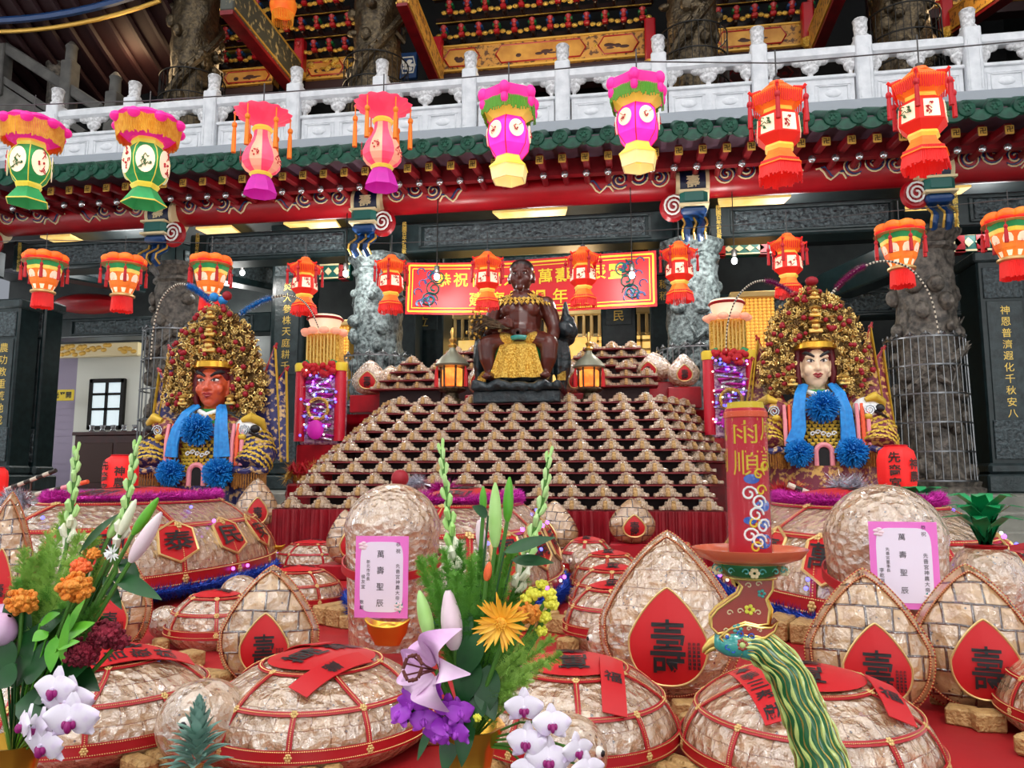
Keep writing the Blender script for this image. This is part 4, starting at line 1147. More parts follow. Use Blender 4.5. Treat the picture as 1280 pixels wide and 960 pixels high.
def lantern_green(t, H):
    s = H/105.0
    mb = MB()
    mb.lathe([(14*s, 44*s), (42*s, 43*s), (46*s, 47*s), (40*s, 52*s), (18*s, 54*s), (6*s, 55*s)], 48, fn=lambda a, j, r, z: 1+.05*math.cos(8*a) if 0 < j < 4 else 1); mb.build('petal_cap', M_['lan_magenta'], t)
    for i in range(8):
        mb = MB(); a = 2*PI*(i+.5)/8; mb.ell((44*s*math.cos(a), 44*s*math.sin(a), 44*s), (9*s, 9*s, 6*s), None, 10, 6); mb.build('petal_tip', M_['lan_magenta'], t)
    mb = MB(); fringe(mb, 44*s, 40*s, 45*s, 26*s, 120, 4*s, 1, None, 1.1*s); mb.build('yellow_fringe', M_['fringe_yellow'], t)
    mb = MB(); mb.lathe([(32*s, 36*s), (38*s, 30*s), (26*s, 24*s), (20*s, 26*s)], 8); mb.build('inner_shade', M_['lan_magenta'], t)
    mb = MB(); gore(mb, [(20*s, 26*s), (22*s, 22*s), (19*s, 18*s)], 6); mb.build('upper_collar', M_['lan_yellow'], t)
    body = [(19*s, 19*s), (27*s, 11*s), (31*s, 0), (30*s, -10*s), (25*s, -20*s), (17*s, -27*s)]
    mb = MB(); gore(mb, body, 6); mb.build('body', M_['lan_green'], t, 0)
    mb = MB()
    for i in range(6): panel_oval(mb, 27.5*s, -4*s, 12.5*s, 16*s, 2*PI*(i+.5)/6)
    mb.build('cream_panels', M_['lan_cream'], t)
    for i in range(6):
        mb = MB(); doodle(mb, 28*s, -4*s, 2*PI*(i+.5)/6, 14*s, i); mb.build('flower_drawing', M_['ink_red' if i % 2 else 'ink_green'], t)
    mb = MB(); gore(mb, [(17*s, -26*s), (20*s, -29*s), (17*s, -33*s)], 6); mb.build('lower_collar', M_['lan_yellow'], t)
    mb = MB(); gore(mb, [(16*s, -33*s), (20*s, -38*s), (30*s, -50*s), (29*s, -51*s), (15*s, -36*s)], 6); mb.build('flared_skirt', M_['lan_green'], t, 0)
    mb = MB()
    for i in range(6):
        a = 2*PI*i/6; c, q = math.cos(a), math.sin(a)
        mb.tube([(30*s*c, 30*s*q, -50*s), (30*s*math.cos(a+PI/3), 30*s*math.sin(a+PI/3), -50*s)], .8*s, 4)
        mb.tube([(r*c, r*q, z) for r, z in body], .7*s, 4)
    mb.build('wire_frame', M_['lan_yellow'], t)
def lantern_pink(t, H):
    s = H/110.0
    mb = MB()
    mb.lathe([(9*s, 32*s), (12*s, 38*s), (22*s, 44*s), (33*s, 50*s), (34*s, 52*s), (26*s, 53*s), (10*s, 52*s)], 64, fn=lambda a, j, r, z: 1+.06*math.sin(14*a) if 1 < j < 6 else 1); mb.build('ruffled_cap', M_['lan_pink'], t)
    mb = MB(); mb.lathe([(11*s, 28*s), (13*s, 31*s), (11*s, 34*s)], 24); mb.build('upper_collar', M_['lan_yellow'], t); mb = MB(); mb.lathe([(12*s, -30*s), (14*s, -27*s), (12*s, -25*s)], 24); mb.build('lower_collar', M_['lan_yellow'], t)
    prof = [(10*s, 29*s), (11*s, 20*s), (14*s, 12*s), (20*s, 2*s), (24*s, -9*s), (24*s, -15*s), (19*s, -22*s), (12*s, -26*s)]
    for i in range(10):
        mb = MB(); gore(mb, prof, 10, only=(i,)); mb.build('peach_gore' if i % 2 else 'pink_gore', M_['lan_peach' if i % 2 else 'lan_pink'], t, 60)
    mb = MB(); gore(mb, [(11*s, -29*s), (16*s, -38*s), (21*s, -52*s), (20*s, -52*s), (10*s, -32*s)], 8); mb.build('purple_skirt', M_['lan_purple'], t, 0)
    for i in range(5): mb = MB(); doodle(mb, 22*s, -8*s, 2*PI*(2*i+1.5)/10, 9*s, i+3); mb.build('flower_drawing', M_['ink_red'], t)
    for i in range(6): tassel(t, 2*PI*(i+.25)/6, 33*s, 50*s, 52*s, M_['tassel_orange'], 2.6*s)
def lantern_hot(t, H):
    s = H/122.0
    mb = MB()
    mb.lathe([(10*s, 56*s), (26*s, 60*s), (34*s, 55*s), (34*s, 44*s), (32*s, 40*s)], 48, fn=lambda a, j, r, z: 1+.05*math.cos(6*a) if j else 1, cap=True); mb.build('petal_cap', M_['lan_magenta'], t)
    for i in range(6):
        mb = MB(); a = 2*PI*i/6; mb.ell((34*s*math.cos(a), 34*s*math.sin(a), 50*s), (7*s, 7*s, 9*s), None, 10, 6); mb.ell((34*s*math.cos(a), 34*s*math.sin(a), 38*s), (5*s, 5*s, 8*s), None, 8, 6); mb.build('petal_tip', M_['lan_magenta'], t)
    mb = MB(); gore(mb, [(30*s, 45*s), (34*s, 32*s), (21*s, 22*s), (20*s, 23*s)], 6); mb.build('yellow_shade', M_['lan_yellow'], t, 0)
    mb = MB(); fringe(mb, 36*s, 36*s, 52*s, 30*s, 110, 6*s, 2, 6, .9*s); mb.build('green_fringe', M_['fringe_green'], t)
    body = [(18*s, 24*s), (26*s, 14*s), (28*s, 0), (26*s, -14*s), (17*s, -26*s)]
    mb = MB(); gore(mb, body, 6); mb.build('body', M_['lan_hot'], t, 0)
    mb = MB()
    for i in range(6): panel_oval(mb, 25*s, 3*s, 9.5*s, 11*s, 2*PI*(i+.5)/6)
    mb.build('cream_discs', M_['lan_cream'], t)
    for i in range(6): mb = MB(); doodle(mb, 25.5*s, 3*s, 2*PI*(i+.5)/6, 8*s, i+9); mb.build('flower_drawing', M_['ink_red'], t)
    mb = MB(); gore(mb, [(16*s, -25*s), (18*s, -32*s), (26*s, -40*s), (26*s, -41*s), (15*s, -30*s)], 6); mb.build('yellow_collar', M_['lan_yellow'], t, 0)
    mb = MB(); gore(mb, [(25*s, -40*s), (22*s, -56*s), (20*s, -56*s), (24*s, -40*s)], 6); mb.build('pale_skirt', M_['lan_paleyellow'], t, 0)
    mb = MB()
    for i in range(6):
        a = 2*PI*i/6; mb.tube([(r*math.cos(a), r*math.sin(a), z) for r, z in body], .7*s, 4)
    mb.build('wire_frame', M_['lan_red'], t)
def lantern_palace(t, H, small=False):
    s = H/125.0; n = 6
    mb = MB(); mb.lathe([(4*s, 62*s), (9*s, 60*s), (11*s, 55*s), (14*s, 54*s)], 12); mb.build('crown_knob', M_['lan_orange'], t)
    mb = MB(); gore(mb, [(12*s, 56*s), (22*s, 47*s), (34*s, 40*s), (33*s, 38*s), (20*s, 24*s), (17*s, 24*s)], n); mb.build('roof', M_['lan_orange'], t, 0)
    mb = MB(); fringe(mb, 33*s, 31*s, 41*s, 27*s, 72 if not small else 48, 3*s, 3, n, .9*s); mb.build('roof_fringe', M_['lan_fringe'], t)
    mb = MB()
    for i in range(n):
        a = 2*PI*i/n; c, q = math.cos(a), math.sin(a)
        mb.tube([(22*s*c, 22*s*q, 47*s), (34*s*c, 34*s*q, 41*s), (38*s*c, 38*s*q, 44*s)], [1.5*s, 2.4*s, 2.0*s], 6)
    mb.build('roof_ribs', M_['lan_red'], t)
    mb = MB(); gore(mb, [(18*s, 25*s), (19*s, 21*s), (17*s, 18*s)], n); mb.build('neck_band', M_['lan_yellow'], t, 0)
    body = [(17*s, 20*s), (26*s, 12*s), (28*s, -12*s), (18*s, -22*s)]
    mb = MB(); gore(mb, body, n); mb.build('body', M_['lan_red'], t, 0)
    mb = MB()
    for i in range(n):
        a0, a1 = 2*PI*(i+.17)/n, 2*PI*(i+.83)/n
        pts = []
        for (r, z, a) in ((26.4, 11, a0), (26.4, 11, a1), (28, -10.5, a1), (28, -10.5, a0)):
            k = math.cos(PI/n)/math.cos(a-2*PI*(i+.5)/n); pts.append(V(((r*s+.002)*k*math.cos(a), (r*s+.002)*k*math.sin(a), z*s)))
        nn = V((math.cos(2*PI*(i+.5)/n), math.sin(2*PI*(i+.5)/n), 0))*.004
        mb.add(pts+[p+nn for p in pts], [(0, 1, 2, 3), (4, 5, 6, 7), (0, 1, 5, 4), (1, 2, 6, 5), (2, 3, 7, 6), (3, 0, 4, 7)])
    mb.build('cream_panels', M_['lan_cream'], t, 0)
    for i in range(n): mb = MB(); doodle(mb, 23.8*s, 0, 2*PI*(i+.5)/n, 12*s, i+(20 if small else 5)); mb.build('flower_drawing', M_['ink_green' if i % 2 and not small else 'ink_red'], t)
    mb = MB(); gore(mb, [(17*s, -21*s), (19*s, -25*s), (15*s, -29*s)], n); mb.build('waist_band', M_['lan_yellow'], t, 0)
    mb = MB(); gore(mb, [(15*s, -28*s), (18*s, -38*s), (28*s, -49*s), (27*s, -49*s), (14*s, -30*s)], n); mb.build('orange_skirt', M_['lan_orange'], t, 0)
    mb = MB(); fringe(mb, 24*s, 28*s, -43*s, -62*s, 80 if not small else 54, 5*s, 4, n, 1.2*s); mb.build('red_fringe', M_['lan_fringe'], t)
    for i in range(n): tassel(t, 2*PI*i/n, 37*s, 42*s, 44*s, M_['tassel_red'], 2.6*s)
def lantern_lotus(t, H):
    s = H/70.0
    mb = MB()
    for i in range(8):
        a = 2*PI*(i+.5)/8; mb.ell((17*s*math.cos(a), 17*s*math.sin(a), 27*s), (9*s, 9*s, 6*s), None, 12, 8)
    mb.ell((0, 0, 29*s), (17*s, 17*s, 6*s), None, 16, 8); mb.build('petal_top', M_['lan_orange'], t)
    mb = MB()
    for i in range(8):
        a = 2*PI*(i+.5)/8; mb.ell((17*s*math.cos(a), 17*s*math.sin(a), 22.5*s), (8.5*s, 8.5*s, 4*s), None, 12, 8)
    mb.build('red_petals', M_['lan_red'], t)
    mb = MB(); mb.lathe([(24*s, 19*s), (26*s, 20*s), (24*s, 21*s)], 32); mb.build('gold_rim', M_['gold_trim'], t)
    mb = MB(); gore(mb, [(22*s, 20*s), (19*s, 12*s), (18*s, 11*s)], 8); mb.build('green_tier', M_['lan_green'], t)
    mb = MB(); gore(mb, [(20*s, 17*s), (19*s, 10*s), (17*s, 7*s)], 8, off=.0005); mb.build('yellow_tier', M_['lan_yellow'], t)
    prof = [(19*s, 9*s), (15*s, -6*s), (10*s, -15*s)]
    mb = MB(); gore(mb, prof, 8); mb.build('body', M_['lan_orange'], t, 0)
    mb = MB()
    for i in range(8):
        a = 2*PI*(i+.5)/8; c, q = math.cos(a), math.sin(a); tt = V((-q, c, 0))
        P = lambda w, z: V((c, q, 0))*((19+(z-9)*.365)*s*math.cos(PI/8)+.004)+tt*w*s+V((0, 0, z*s))
        pts = [P(-1.5, -14), P(1.5, -14), P(4.2, -2), P(4.8, 3), P(3.4, 7), P(0, 8.5), P(-3.4, 7), P(-4.8, 3), P(-4.2, -2)]
        mb.add(pts+[p+V((c, q, 0))*.003 for p in pts], [tuple(range(9)), tuple(range(9, 18))]+[(k, (k+1) % 9, 9+(k+1) % 9, 9+k) for k in range(9)])
    mb.build('cream_petals', M_['lan_cream'], t)
    mb = MB()
    for i in range(8): doodle(mb, 15.5*s, 0*s, 2*PI*(i+.5)/8, 2.2*s, i+40, .004)
    mb.build('flower_drawings', M_['ink_red'], t)
    mb = MB(); mb.lathe([(10*s, -14*s), (14*s, -16*s), (14*s, -18*s), (10*s, -20*s)], 24); mb.build('gold_ring', M_['gold_trim'], t)
    mb = MB(); fringe(mb, 10.5*s, 11.5*s, -18*s, -35*s, 44, 2*s, 5, None, 1.1*s); mb.build('red_fringe', M_['lan_fringe'], t)
    for i in range(8): tassel(t, 2*PI*(i+.5)/8, 25*s, 20*s, 24*s, M_['tassel_red'], 1.8*s)
def put_lantern(kind, label, px, py0, py1, Y, rz, group):
    p = at(px, (py0+py1)/2, Y); H = (py1-py0)*ppm(p)
    t = thing('paper_lantern', label, 'lantern', tuple(p), rz, group)
    kind(t, H)
    if kind is lantern_green: t.scale = (.8, .8, 1)
    hook(t, H*.5, H*.5+.18)
    L = bpy.data.lights.new('lantern_light', 'POINT'); L.energy = 3; L.color = (1, .8, .6); L.shadow_soft_size = .1
    return t
G1, G2 = 'large lanterns strung below the white balustrade', 'small lanterns strung across the porch front'
YA, YB = 4.1, 6.6
ups = [(lantern_green, 'green lantern with yellow fringed pink cap, leftmost of the large lanterns', 38, 150, 258, 8), (lantern_green, 'green lantern with yellow fringed pink cap and a red flower panel', 183, 146, 260, 32),
       (lantern_pink, 'pink vase-shaped lantern with orange tassels, left one of two', 327, 137, 248, 10), (lantern_pink, 'pink vase-shaped lantern with orange tassels, right one of two', 478, 126, 240, 0),
       (lantern_hot, 'magenta lantern with green fringe and pale discs, left one of two', 636, 112, 234, 30), (lantern_hot, 'magenta lantern with green fringe and pale discs, right one of two', 797, 96, 218, 24),
       (lantern_palace, 'large red palace lantern with red fringe and flower panels, left of two', 973, 98, 226, 20), (lantern_palace, 'large red palace lantern with red fringe, rightmost of the large lanterns', 1153, 80, 212, 4)]
for k, lab, px, y0, y1, rz in ups: put_lantern(k, lab, px, y0, y1, YA, rz, G1)
pal = lambda t, H: lantern_palace(t, H, True)
lows = [(lantern_lotus, 'lotus-shaped lantern with red fringe, leftmost in the lower row', 55, 313, 384), (lantern_lotus, 'lotus-shaped lantern with red fringe, second from left in the lower row', 154, 317, 389), (lantern_lotus, 'lotus-shaped lantern hanging above the red-faced god figure', 263, 317, 388),
        (pal, 'small orange palace lantern above the left lotus light tower', 381, 320, 392), (pal, 'small red palace lantern in front of the left grey dragon column', 489, 317, 390), (pal, 'small red palace lantern just left of the statue head', 609, 313, 386),
        (pal, 'small red palace lantern just right of the statue head', 729, 307, 383), (pal, 'small red palace lantern at the right end of the banner', 849, 300, 377), (pal, 'small red palace lantern above the white-faced god figure', 985, 290, 370),
        (lantern_lotus, 'lotus-shaped lantern above the large steel cage', 1126, 276, 358), (lantern_lotus, 'lotus-shaped lantern at the right edge of the lower row', 1264, 262, 348)]
for i, (k, lab, px, y0, y1) in enumerate(lows): put_lantern(k, lab, px, y0, y1, YB, 10+i*7, G2)
p = at(354, 8, 10.2); t = thing('round_lantern', 'glowing round yellow lantern under the upper roof', 'lantern', tuple(p))
mb = MB(); mb.lathe([(.05, .17), (.17, .12), (.2, 0), (.17, -.12), (.05, -.17)], 20); mb.build('body', M_['lan_orange'], t)
mb = MB(); fringe(mb, .16, .15, -.12, -.26, 40, .02, 3, None, .005); mb.build('fringe', M_['fringe_yellow'], t)
hook(t, .17, .5)
# strings carrying the lanterns
for (Y, pts, lab) in ((YA, [(-40, 140), (38, 140), (183, 135), (327, 126), (478, 115), (636, 101), (797, 86), (973, 88), (1153, 72), (1330, 55)], 'thin wire carrying the large lanterns'), (YB, [(-30, 308), (55, 305), (263, 309), (489, 309), (729, 299), (985, 282), (1264, 254), (1320, 250)], 'thin wire carrying the small lower lanterns')):
    mb = MB(); mb.tube([at(a, b-(9 if Y == YA else 5), Y) for a, b in pts], .004, 5); tag(mb.build('lantern_wire', M_['wire'], None), lab, 'wire')
# ================================================================== OFFERING TABLES
def fold_skirt(mb, x0, x1, y, z0, z1, n, amp=.02, axis='x'):
    def f(u, v):
        a = x0+(x1-x0)*u; b = amp*math.sin(u*n*2*PI)*(1-.6*v)+amp*.4*math.sin(u*n*4.7*PI+1)
        return (a, y-b, z0+(z1-z0)*v) if axis == 'x' else (y-b, a, z0+(z1-z0)*v)
    mb.grid(f, n*8, 4)
t = thing('offering_table', 'wide low table covered in red cloth carrying the turtle cakes', 'table', (-1, 4.5, 0))
mb = MB(); mb.box((0, -.3, ZT-.02), (8.6, 5.5, .04), None, .008); mb.build('red_tablecloth', M_['red_cloth'], t)
mb = MB(); fold_skirt(mb, -4.3, 4.3, -3.06, .05, ZT-.01, 60); mb.build('front_skirt', M_['red_cloth'], t)
mb = MB()
for x in (-4, -1.3, 1.3, 4):
    for y in (-2.9, 2.2): mb.box((x, y, .46), (.06, .06, .92), None, .005)
mb.build('leg', M_['dark_iron'], t)

# ------------------------------------------------------------------ turtle cakes
class Dome:
    """ellipsoid shell; t azimuth, e elevation (rad)"""
    def __init__(s, a, b, h, zc, k=1.0): s.a, s.b, s.h, s.zc, s.k = a, b, h, zc, k
    def P(s, t, e, off=0):
        ce = math.cos(e) if e > 0 else math.cos(e)
        p = V((s.a*ce*math.cos(t), s.b*ce*math.sin(t), s.zc+s.h*math.sin(e)))
        return p+s.N(t, e)*off
    def N(s, t, e):
        return V((math.cos(e)*math.cos(t)/s.a, math.cos(e)*math.sin(t)/s.b, math.sin(e)/s.h)).normalized()
    def proj(s, x, y, off=0):
        """point of the shell above plan position x,y"""
        r2 = (x/s.a)**2+(y/s.b)**2
        e = math.acos(min(.999, math.sqrt(r2))); t = math.atan2(y/s.b, x/s.a)
        return s.P(t, e, off)
def seg(D, t0, e0, t1, e1, n, off):
    pts = [D.P(t0+(t1-t0)*i/n, e0+(e1-e0)*i/n, off) for i in range(n+1)]
    nr = [D.N(t0+(t1-t0)*i/n, e0+(e1-e0)*i/n) for i in range(n+1)]
    return pts, nr
def flower_mb(r):
    mb = MB()
    for q in range(6): mb.ell((r*.62*math.cos(q*PI/3), r*.62*math.sin(q*PI/3), r*.18), (r*.36, r*.36, r*.22), None, 7, 5)
    mb.ell((0, 0, r*.3), (r*.32, r*.32, r*.25), None, 8, 5)
    return mb
_ros = {}
def rosette(parent, p, n, r):
    k = round(r, 4)
    if k not in _ros: o = flower_mb(r).build('gold_rosette', M_['gold_trim'], parent); _ros[k] = o
    else: o = _ros[k].copy(); COL.objects.link(o); o.parent = parent
    o.location = p; o.rotation_euler = V(n).to_track_quat('Z', 'Y').to_euler()
    return o
def shell_text(mb, D, txt, size, x0, y0, ang, off, vertical=True, pitch=1.02, bold=.03):
    c, s = math.cos(ang), math.sin(ang)
    mb.text(txt, size, lambda a, b: D.proj(x0+a*c-b*s, y0+a*s+b*c, off), bold, vertical=vertical, pitch=pitch)
def turtle(label, loc, rz, a, b, h, zc, size='mid', strips=(), head=None, head_r=.09, top_txt='萬壽', feet=True, group=None, ring=(58, 30), nr=(6, 10), tail=True, mname='cake_block', medal=None, tinsel=None, wr=None, toptinsel=None, headz=None, collar=False, eyes=True):
    """a = half length (local x), b = half width, h = dome height above rim, zc = rim height above the table"""
    t = thing('turtle_cake', label, 'turtle cake', loc, rz, group)
    D = Dome(a, b, h, zc); w = wr or .018
    per = 2*PI*max(a, b)
    mb = MB(); nu, nv = 48, 18
    e_lo = -R(34)
    def f(u, v):
        e = e_lo+(PI/2-e_lo)*v
        if e < 0:      # lower band curves in to the table
            k = 1-.22*(e/e_lo)**2; z = zc*(1-e/e_lo); q = D.P(2*PI*u, 0); return (q.x*k, q.y*k, z)
        return D.P(2*PI*u, e)
    mb.grid(f, nu, nv, cu=True, su=per*.9, sv=(PI/2-e_lo)*(h+(a+b)/2)/2); mb.build('shell', M_[mname], t, 80)
    E1, E2 = R(ring[0]), R(ring[1])
    rib = MB(); bd = MB(); nodes = []
    def line(t0, e0, t1, e1, n=10, ww=w):
        p, q = seg(D, t0, e0, t1, e1, n, .002); rib.strip(p, q, ww, .003)
        p, q = seg(D, t0, e0, t1, e1, n, .006); bd.beads(p, ww*.14, ww*.36)
    n1, n2 = nr
    for i in range(n1):
        line(2*PI*i/n1, E1, 2*PI*(i+1)/n1, E1, 6); nodes.append((2*PI*i/n1, E1))
    for i in range(n2):
        line(2*PI*i/n2, E2, 2*PI*(i+1)/n2, E2, 6); nodes.append((2*PI*i/n2, E2))
        line(2*PI*(i+.0)/n2, E2, 2*PI*(i+.0)/n2, R(3), 8)
    for i in range(n1):
        tt = 2*PI*i/n1; j = round(tt/(2*PI/n2)); line(tt, E1, 2*PI*j/n2, E2, 6)
    rib.build('ribbon_lattice', M_['red_ribbon'], t, 30)
    rm = MB(); p, q = seg(D, 0, R(3), 2*PI, R(3), 64, .002); rm.strip(p, q, w*2.4, .004); rm.build('rim_band', M_['red_ribbon'], t, 30)
    for ee in (R(3)+w*.9/h, R(3)-w*.9/h): p, q = seg(D, 0, max(ee, .002), 2*PI, max(ee, .002), 90, .007); bd.beads(p, w*.15, w*.4)
    if size == 'big' or size == 'mid': bd.build('bead_trim', M_['gold_trim'], t, 0)
    for (tt, ee) in nodes: rosette(t, D.P(tt, ee, .004), D.N(tt, ee), w*.8)
    for i in range(n2): rosette(t, D.P(2*PI*i/n2, R(3), .005), D.N(2*PI*i/n2, R(3)), w*.8)
    # red paper cap on the crown
    if top_txt:
        mb = MB(); mb.grid(lambda u, v: D.P(2*PI*u, E1+R(4)+(PI/2-E1-R(4))*v, .006), 36, 5, cu=True); pc = mb.build('red_paper_cap', M_['red_paper'], t, 80)
        mb = MB(); r_ = math.cos(E1)*min(a, b)
        mb.text(top_txt, r_*.62, lambda x, y: D.proj(y*1.2, -x*1.0, .009), .012, vertical=True, pitch=1.05); mb.build('calligraphy', M_['black_ink'], pc, 0)
    # long paper strips: (x0,y0) -> (x1,y1) plan positions normalised to a,b
    for (x0, y0, x1, y1, txt, tsz) in strips:
        n = 14; pts = []; nr_ = []
        for i in range(n+1):
            x, y = a*(x0+(x1-x0)*i/n), b*(y0+(y1-y0)*i/n); pts.append(D.proj(x, y, .011)); nr_.append((D.proj(x, y, .03)-D.proj(x, y, 0)))
        sw = tsz*1.25
        mb = MB(); mb.strip(pts, nr_, sw, .002); ps = mb.build('red_paper_strip', M_['red_paper'], t, 60)
        if txt:
            L = [0]
            for i in range(n): L.append(L[-1]+(pts[i+1]-pts[i]).length)
            def onstrip(x, y):
                d = L[-1]*.5-y; i = 0
                while i < n-1 and L[i+1] < d: i += 1
                u = (d-L[i])/(L[i+1]-L[i]); p = pts[i].lerp(pts[i+1], u); nn = V(nr_[i]).normalized()
                tn = (pts[i+1]-pts[i]).normalized(); bb = tn.cross(nn).normalized()
                return p-bb*x*-1+nn*.0035
            pit_ = min(1.1, L[-1]/(tsz*len(txt))*.98)
            mb = MB(); mb.text(txt, tsz, lambda x, y: onstrip(-x, y), .012, vertical=True, pitch=max(pit_, .8)); mb.build('calligraphy', M_['black_ink'], ps, 0)
    if medal:
        for (tt, ee, r_, ch) in medal:
            p = D.P(tt, ee, .008); n = D.N(tt, ee); up = (D.P(tt, ee+.05)-D.P(tt, ee)).normalized(); rt_ = up.cross(n)
            ct = []
            pl = [(-.6, .55), (0, 1), (.6, .55), (.6, -.55), (0, -1), (-.6, -.55)]
            def sp_(x, y, off):
                q = p+rt_*x+up*y; e_ = ee+y/(h*math.cos(ee)+a*.0+.001)*.9; t_ = tt+x/(b*math.cos(ee)); 
                return D.P(t_, ee+y/h*.95, off)
            mb = MB(); pts = [sp_(x*r_, y*r_, .008) for x, y in pl]; mb.add(pts+[sp_(0, 0, .012)], [(i, (i+1) % 6, 6) for i in range(6)]); md = mb.build('red_medallion', M_['red_paper'], t, 0)
            mb = MB(); mb.tube(pts+pts[:1], .008, 5); mb.build('medallion_border', M_['gold_trim'], md)
            mb = MB(); mb.text(ch, r_*1.05, lambda x, y: sp_(x, y, .016), .012); mb.build('calligraphy', M_['black_ink'], md, 0)
    if feet:
        for sx in (-1, 1):
            for sy in (-1, 1):
                mb = MB(); fr = min(a, b)*.24
                M = Tm((sx*a*.68, sy*b*.80, 0), rz=math.degrees(math.atan2(sy*b, sx*a)))
                mb.box((fr*.25, -fr*.35, zc*.42), (fr*1.5, fr*.66, zc*.8), M, .008); mb.box((fr*.3, fr*.4, zc*.42), (fr*1.5, fr*.7, zc*.84), M, .008)
                mb.build('foot', M_['cake_loose'], t)
    if head:
        hx, hy, hz = head
        mb = MB()
        nk = V((a*.8*(1 if abs(hx) > abs(hy)*a/b else 0), 0, zc))
        mb.ell((hx, hy, hz), (head_r*1.12, head_r, head_r*1.02), None, 28, 18)
        if headz:      # tall head standing on a neck column
            mb = MB(); prof = [(head_r*.86, 0), (head_r*.92, hz*.35), (head_r*.98, hz*.7)]+[(head_r*math.cos(q*PI/20)*1.03, hz*.74+head_r*1.05*math.sin(q*PI/20)) for q in range(1, 11)]
            mb.lathe([(max(r_, 1e-4), z_) for r_, z_ in prof], 36, Tm((hx, hy, 0)))
        else:
            mb.tube([(hx, hy, hz-head_r*.2), (hx*.75, hy*.75, zc*.9)], [head_r*.8, head_r*.75], 16)
        hd = mb.build('head', M_['cake_plain'], t, 80)
        if eyes:
            d = V((hx, hy, 0)).normalized(); sd = V((-d.y, d.x, 0))
            for s in (-1, 1):
                q = V((hx, hy, hz))+d*head_r*.62+sd*s*head_r*.74+V((0, 0, head_r*.25))
                mb = MB(); mb.ell(q, head_r*.17, None, 12, 8); mb.build('eye', M_['eye_white'], hd)
                mb = MB(); mb.ell(q+(d*.6+sd*s*.8)*head_r*.1, head_r*.1, None, 10, 6); mb.build('pupil', M_['black_ink'], hd)
        if collar:
            mb = MB(); pts = [(hx+head_r*1.02*math.cos(q*PI/18), hy+head_r*1.02*math.sin(q*PI/18), hz*.56-.05*math.cos(q*PI/18)) for q in range(37)]
            mb.strip(pts, [V((math.cos(q*PI/18), math.sin(q*PI/18), 0)) for q in range(37)], .03, .006); mb.build('red_collar', M_['red_ribbon'], hd)
    if tail:
        d = -1 if (head and head[0] > 0) else 1
        mb = MB(); mb.tube([(d*a*.92, 0, zc*.6), (d*a*1.08, 0, zc*.5), (d*a*1.2, 0, zc*.25)], [.05*a/.3, .035*a/.3, .01], 8); mb.build('tail', M_['cake_plain'], t)
    if toptinsel:
        mb = MB(); pts = [D.P(q*2*PI/40, E1+R(3), .02) for q in range(41)]; garland(mb, pts, toptinsel, 5, 4200); mb.build('tinsel_trim', M_['tinsel_magenta'], t, 0)
    return t
def garland(mb, pts, r, seed=1, dens=900):
    """fluffy tinsel: many thin blades round a cord"""
    rnd = random.Random(seed); pts = [V(p) for p in pts]
    mb.tube(pts, r*.3, 6)
    for i in range(len(pts)-1):
        a, b = pts[i], pts[i+1]; L = (b-a).length; tn = (b-a).normalized() if L > 0 else V((1, 0, 0))
        for k in range(max(1, int(L*dens))):
            p = a+(b-a)*rnd.random(); d = V((rnd.gauss(0, 1), rnd.gauss(0, 1), rnd.gauss(0, 1))).normalized()
            s = tn.cross(d); s = s.normalized()*r*.06 if s.length > 1e-3 else V((r*.06, 0, 0))
            e = p+d*r*(.8+.5*rnd.random()); mb.add([p-s, p+s, e], [(0, 1, 2)])
def fairy(parent, pts, name, m, r=.011):
    for p in pts:
        mb = MB(); mb.ell((0, 0, 0), r, None, 8, 6); o = mb.build(name, m, parent); o.location = p
GT = 'turtle cakes wrapped in clear film'
T = {}
def gp(px, Y, dz=0): return (X(px, Y, ZT), Y, ZT+dz)
# front row
T[1] = turtle('turtle cake with a red calligraphy strip at the lower left, behind the white orchids', gp(112, 1.82), 14, .31, .27, .175, .055, 'big',
              strips=[(-.05, -.62, .7, .12, '本吉敬獻', .055)], head=(-.36, -.1, .1), head_r=.085, wr=.012)
T[2] = turtle('turtle cake with an eyed head and blank red strip at bottom centre-left', gp(400, 1.9), -116, .28, .268, .168, .055, 'big',
              strips=[(-.12, .42, .6, .42, '壽', .045), (-.1, -.1, -.2, -.85, '福', .05)], head=(.27, -.085, .105), head_r=.092, wr=.012)
T[3] = turtle('turtle cake with a hanging red strip right of the middle vase', gp(716, 1.95), -82, .265, .25, .165, .055, 'big',
              strips=[(.05, .36, .8, .3, '福', .045)], head=(.28, -.02, .09), head_r=.075, wr=.012)
T[4] = turtle('turtle cake with a long slanting calligraphy strip behind the crane candlestick', gp(1010, 1.9), -98, .29, .275, .168, .055, 'big',
              strips=[(.0, -.5, .76, -.22, '本季三奉獻', .044), (-.05, .55, .5, .62, '福', .05)], wr=.012)
T[5] = turtle('turtle cake cut off by the right edge of the view', gp(1392, 2.25), -100, .28, .25, .17, .06, 'mid', wr=.012)
# aisle left
T[6] = turtle('small turtle cake with red paper cap between giant left turtle and the peach', gp(268, 2.95), 178, .19, .17, .15, .055, 'mid', head=(.24, -.03, .07), head_r=.065, wr=.014, nr=(6, 6))
T[7] = turtle('small turtle cake with round pale head beside the blue tinsel', gp(372, 3.7), 200, .22, .2, .16, .06, 'mid', head=(.27, .02, .1), head_r=.085, wr=.014, nr=(6, 6))
T[8] = turtle('small far turtle cake in front of the red skirt left of the big head', gp(388, 5.15), 190, .25, .2, .17, .06, 'small', head=(.3, .02, .1), head_r=.08, wr=.014, nr=(6, 6))
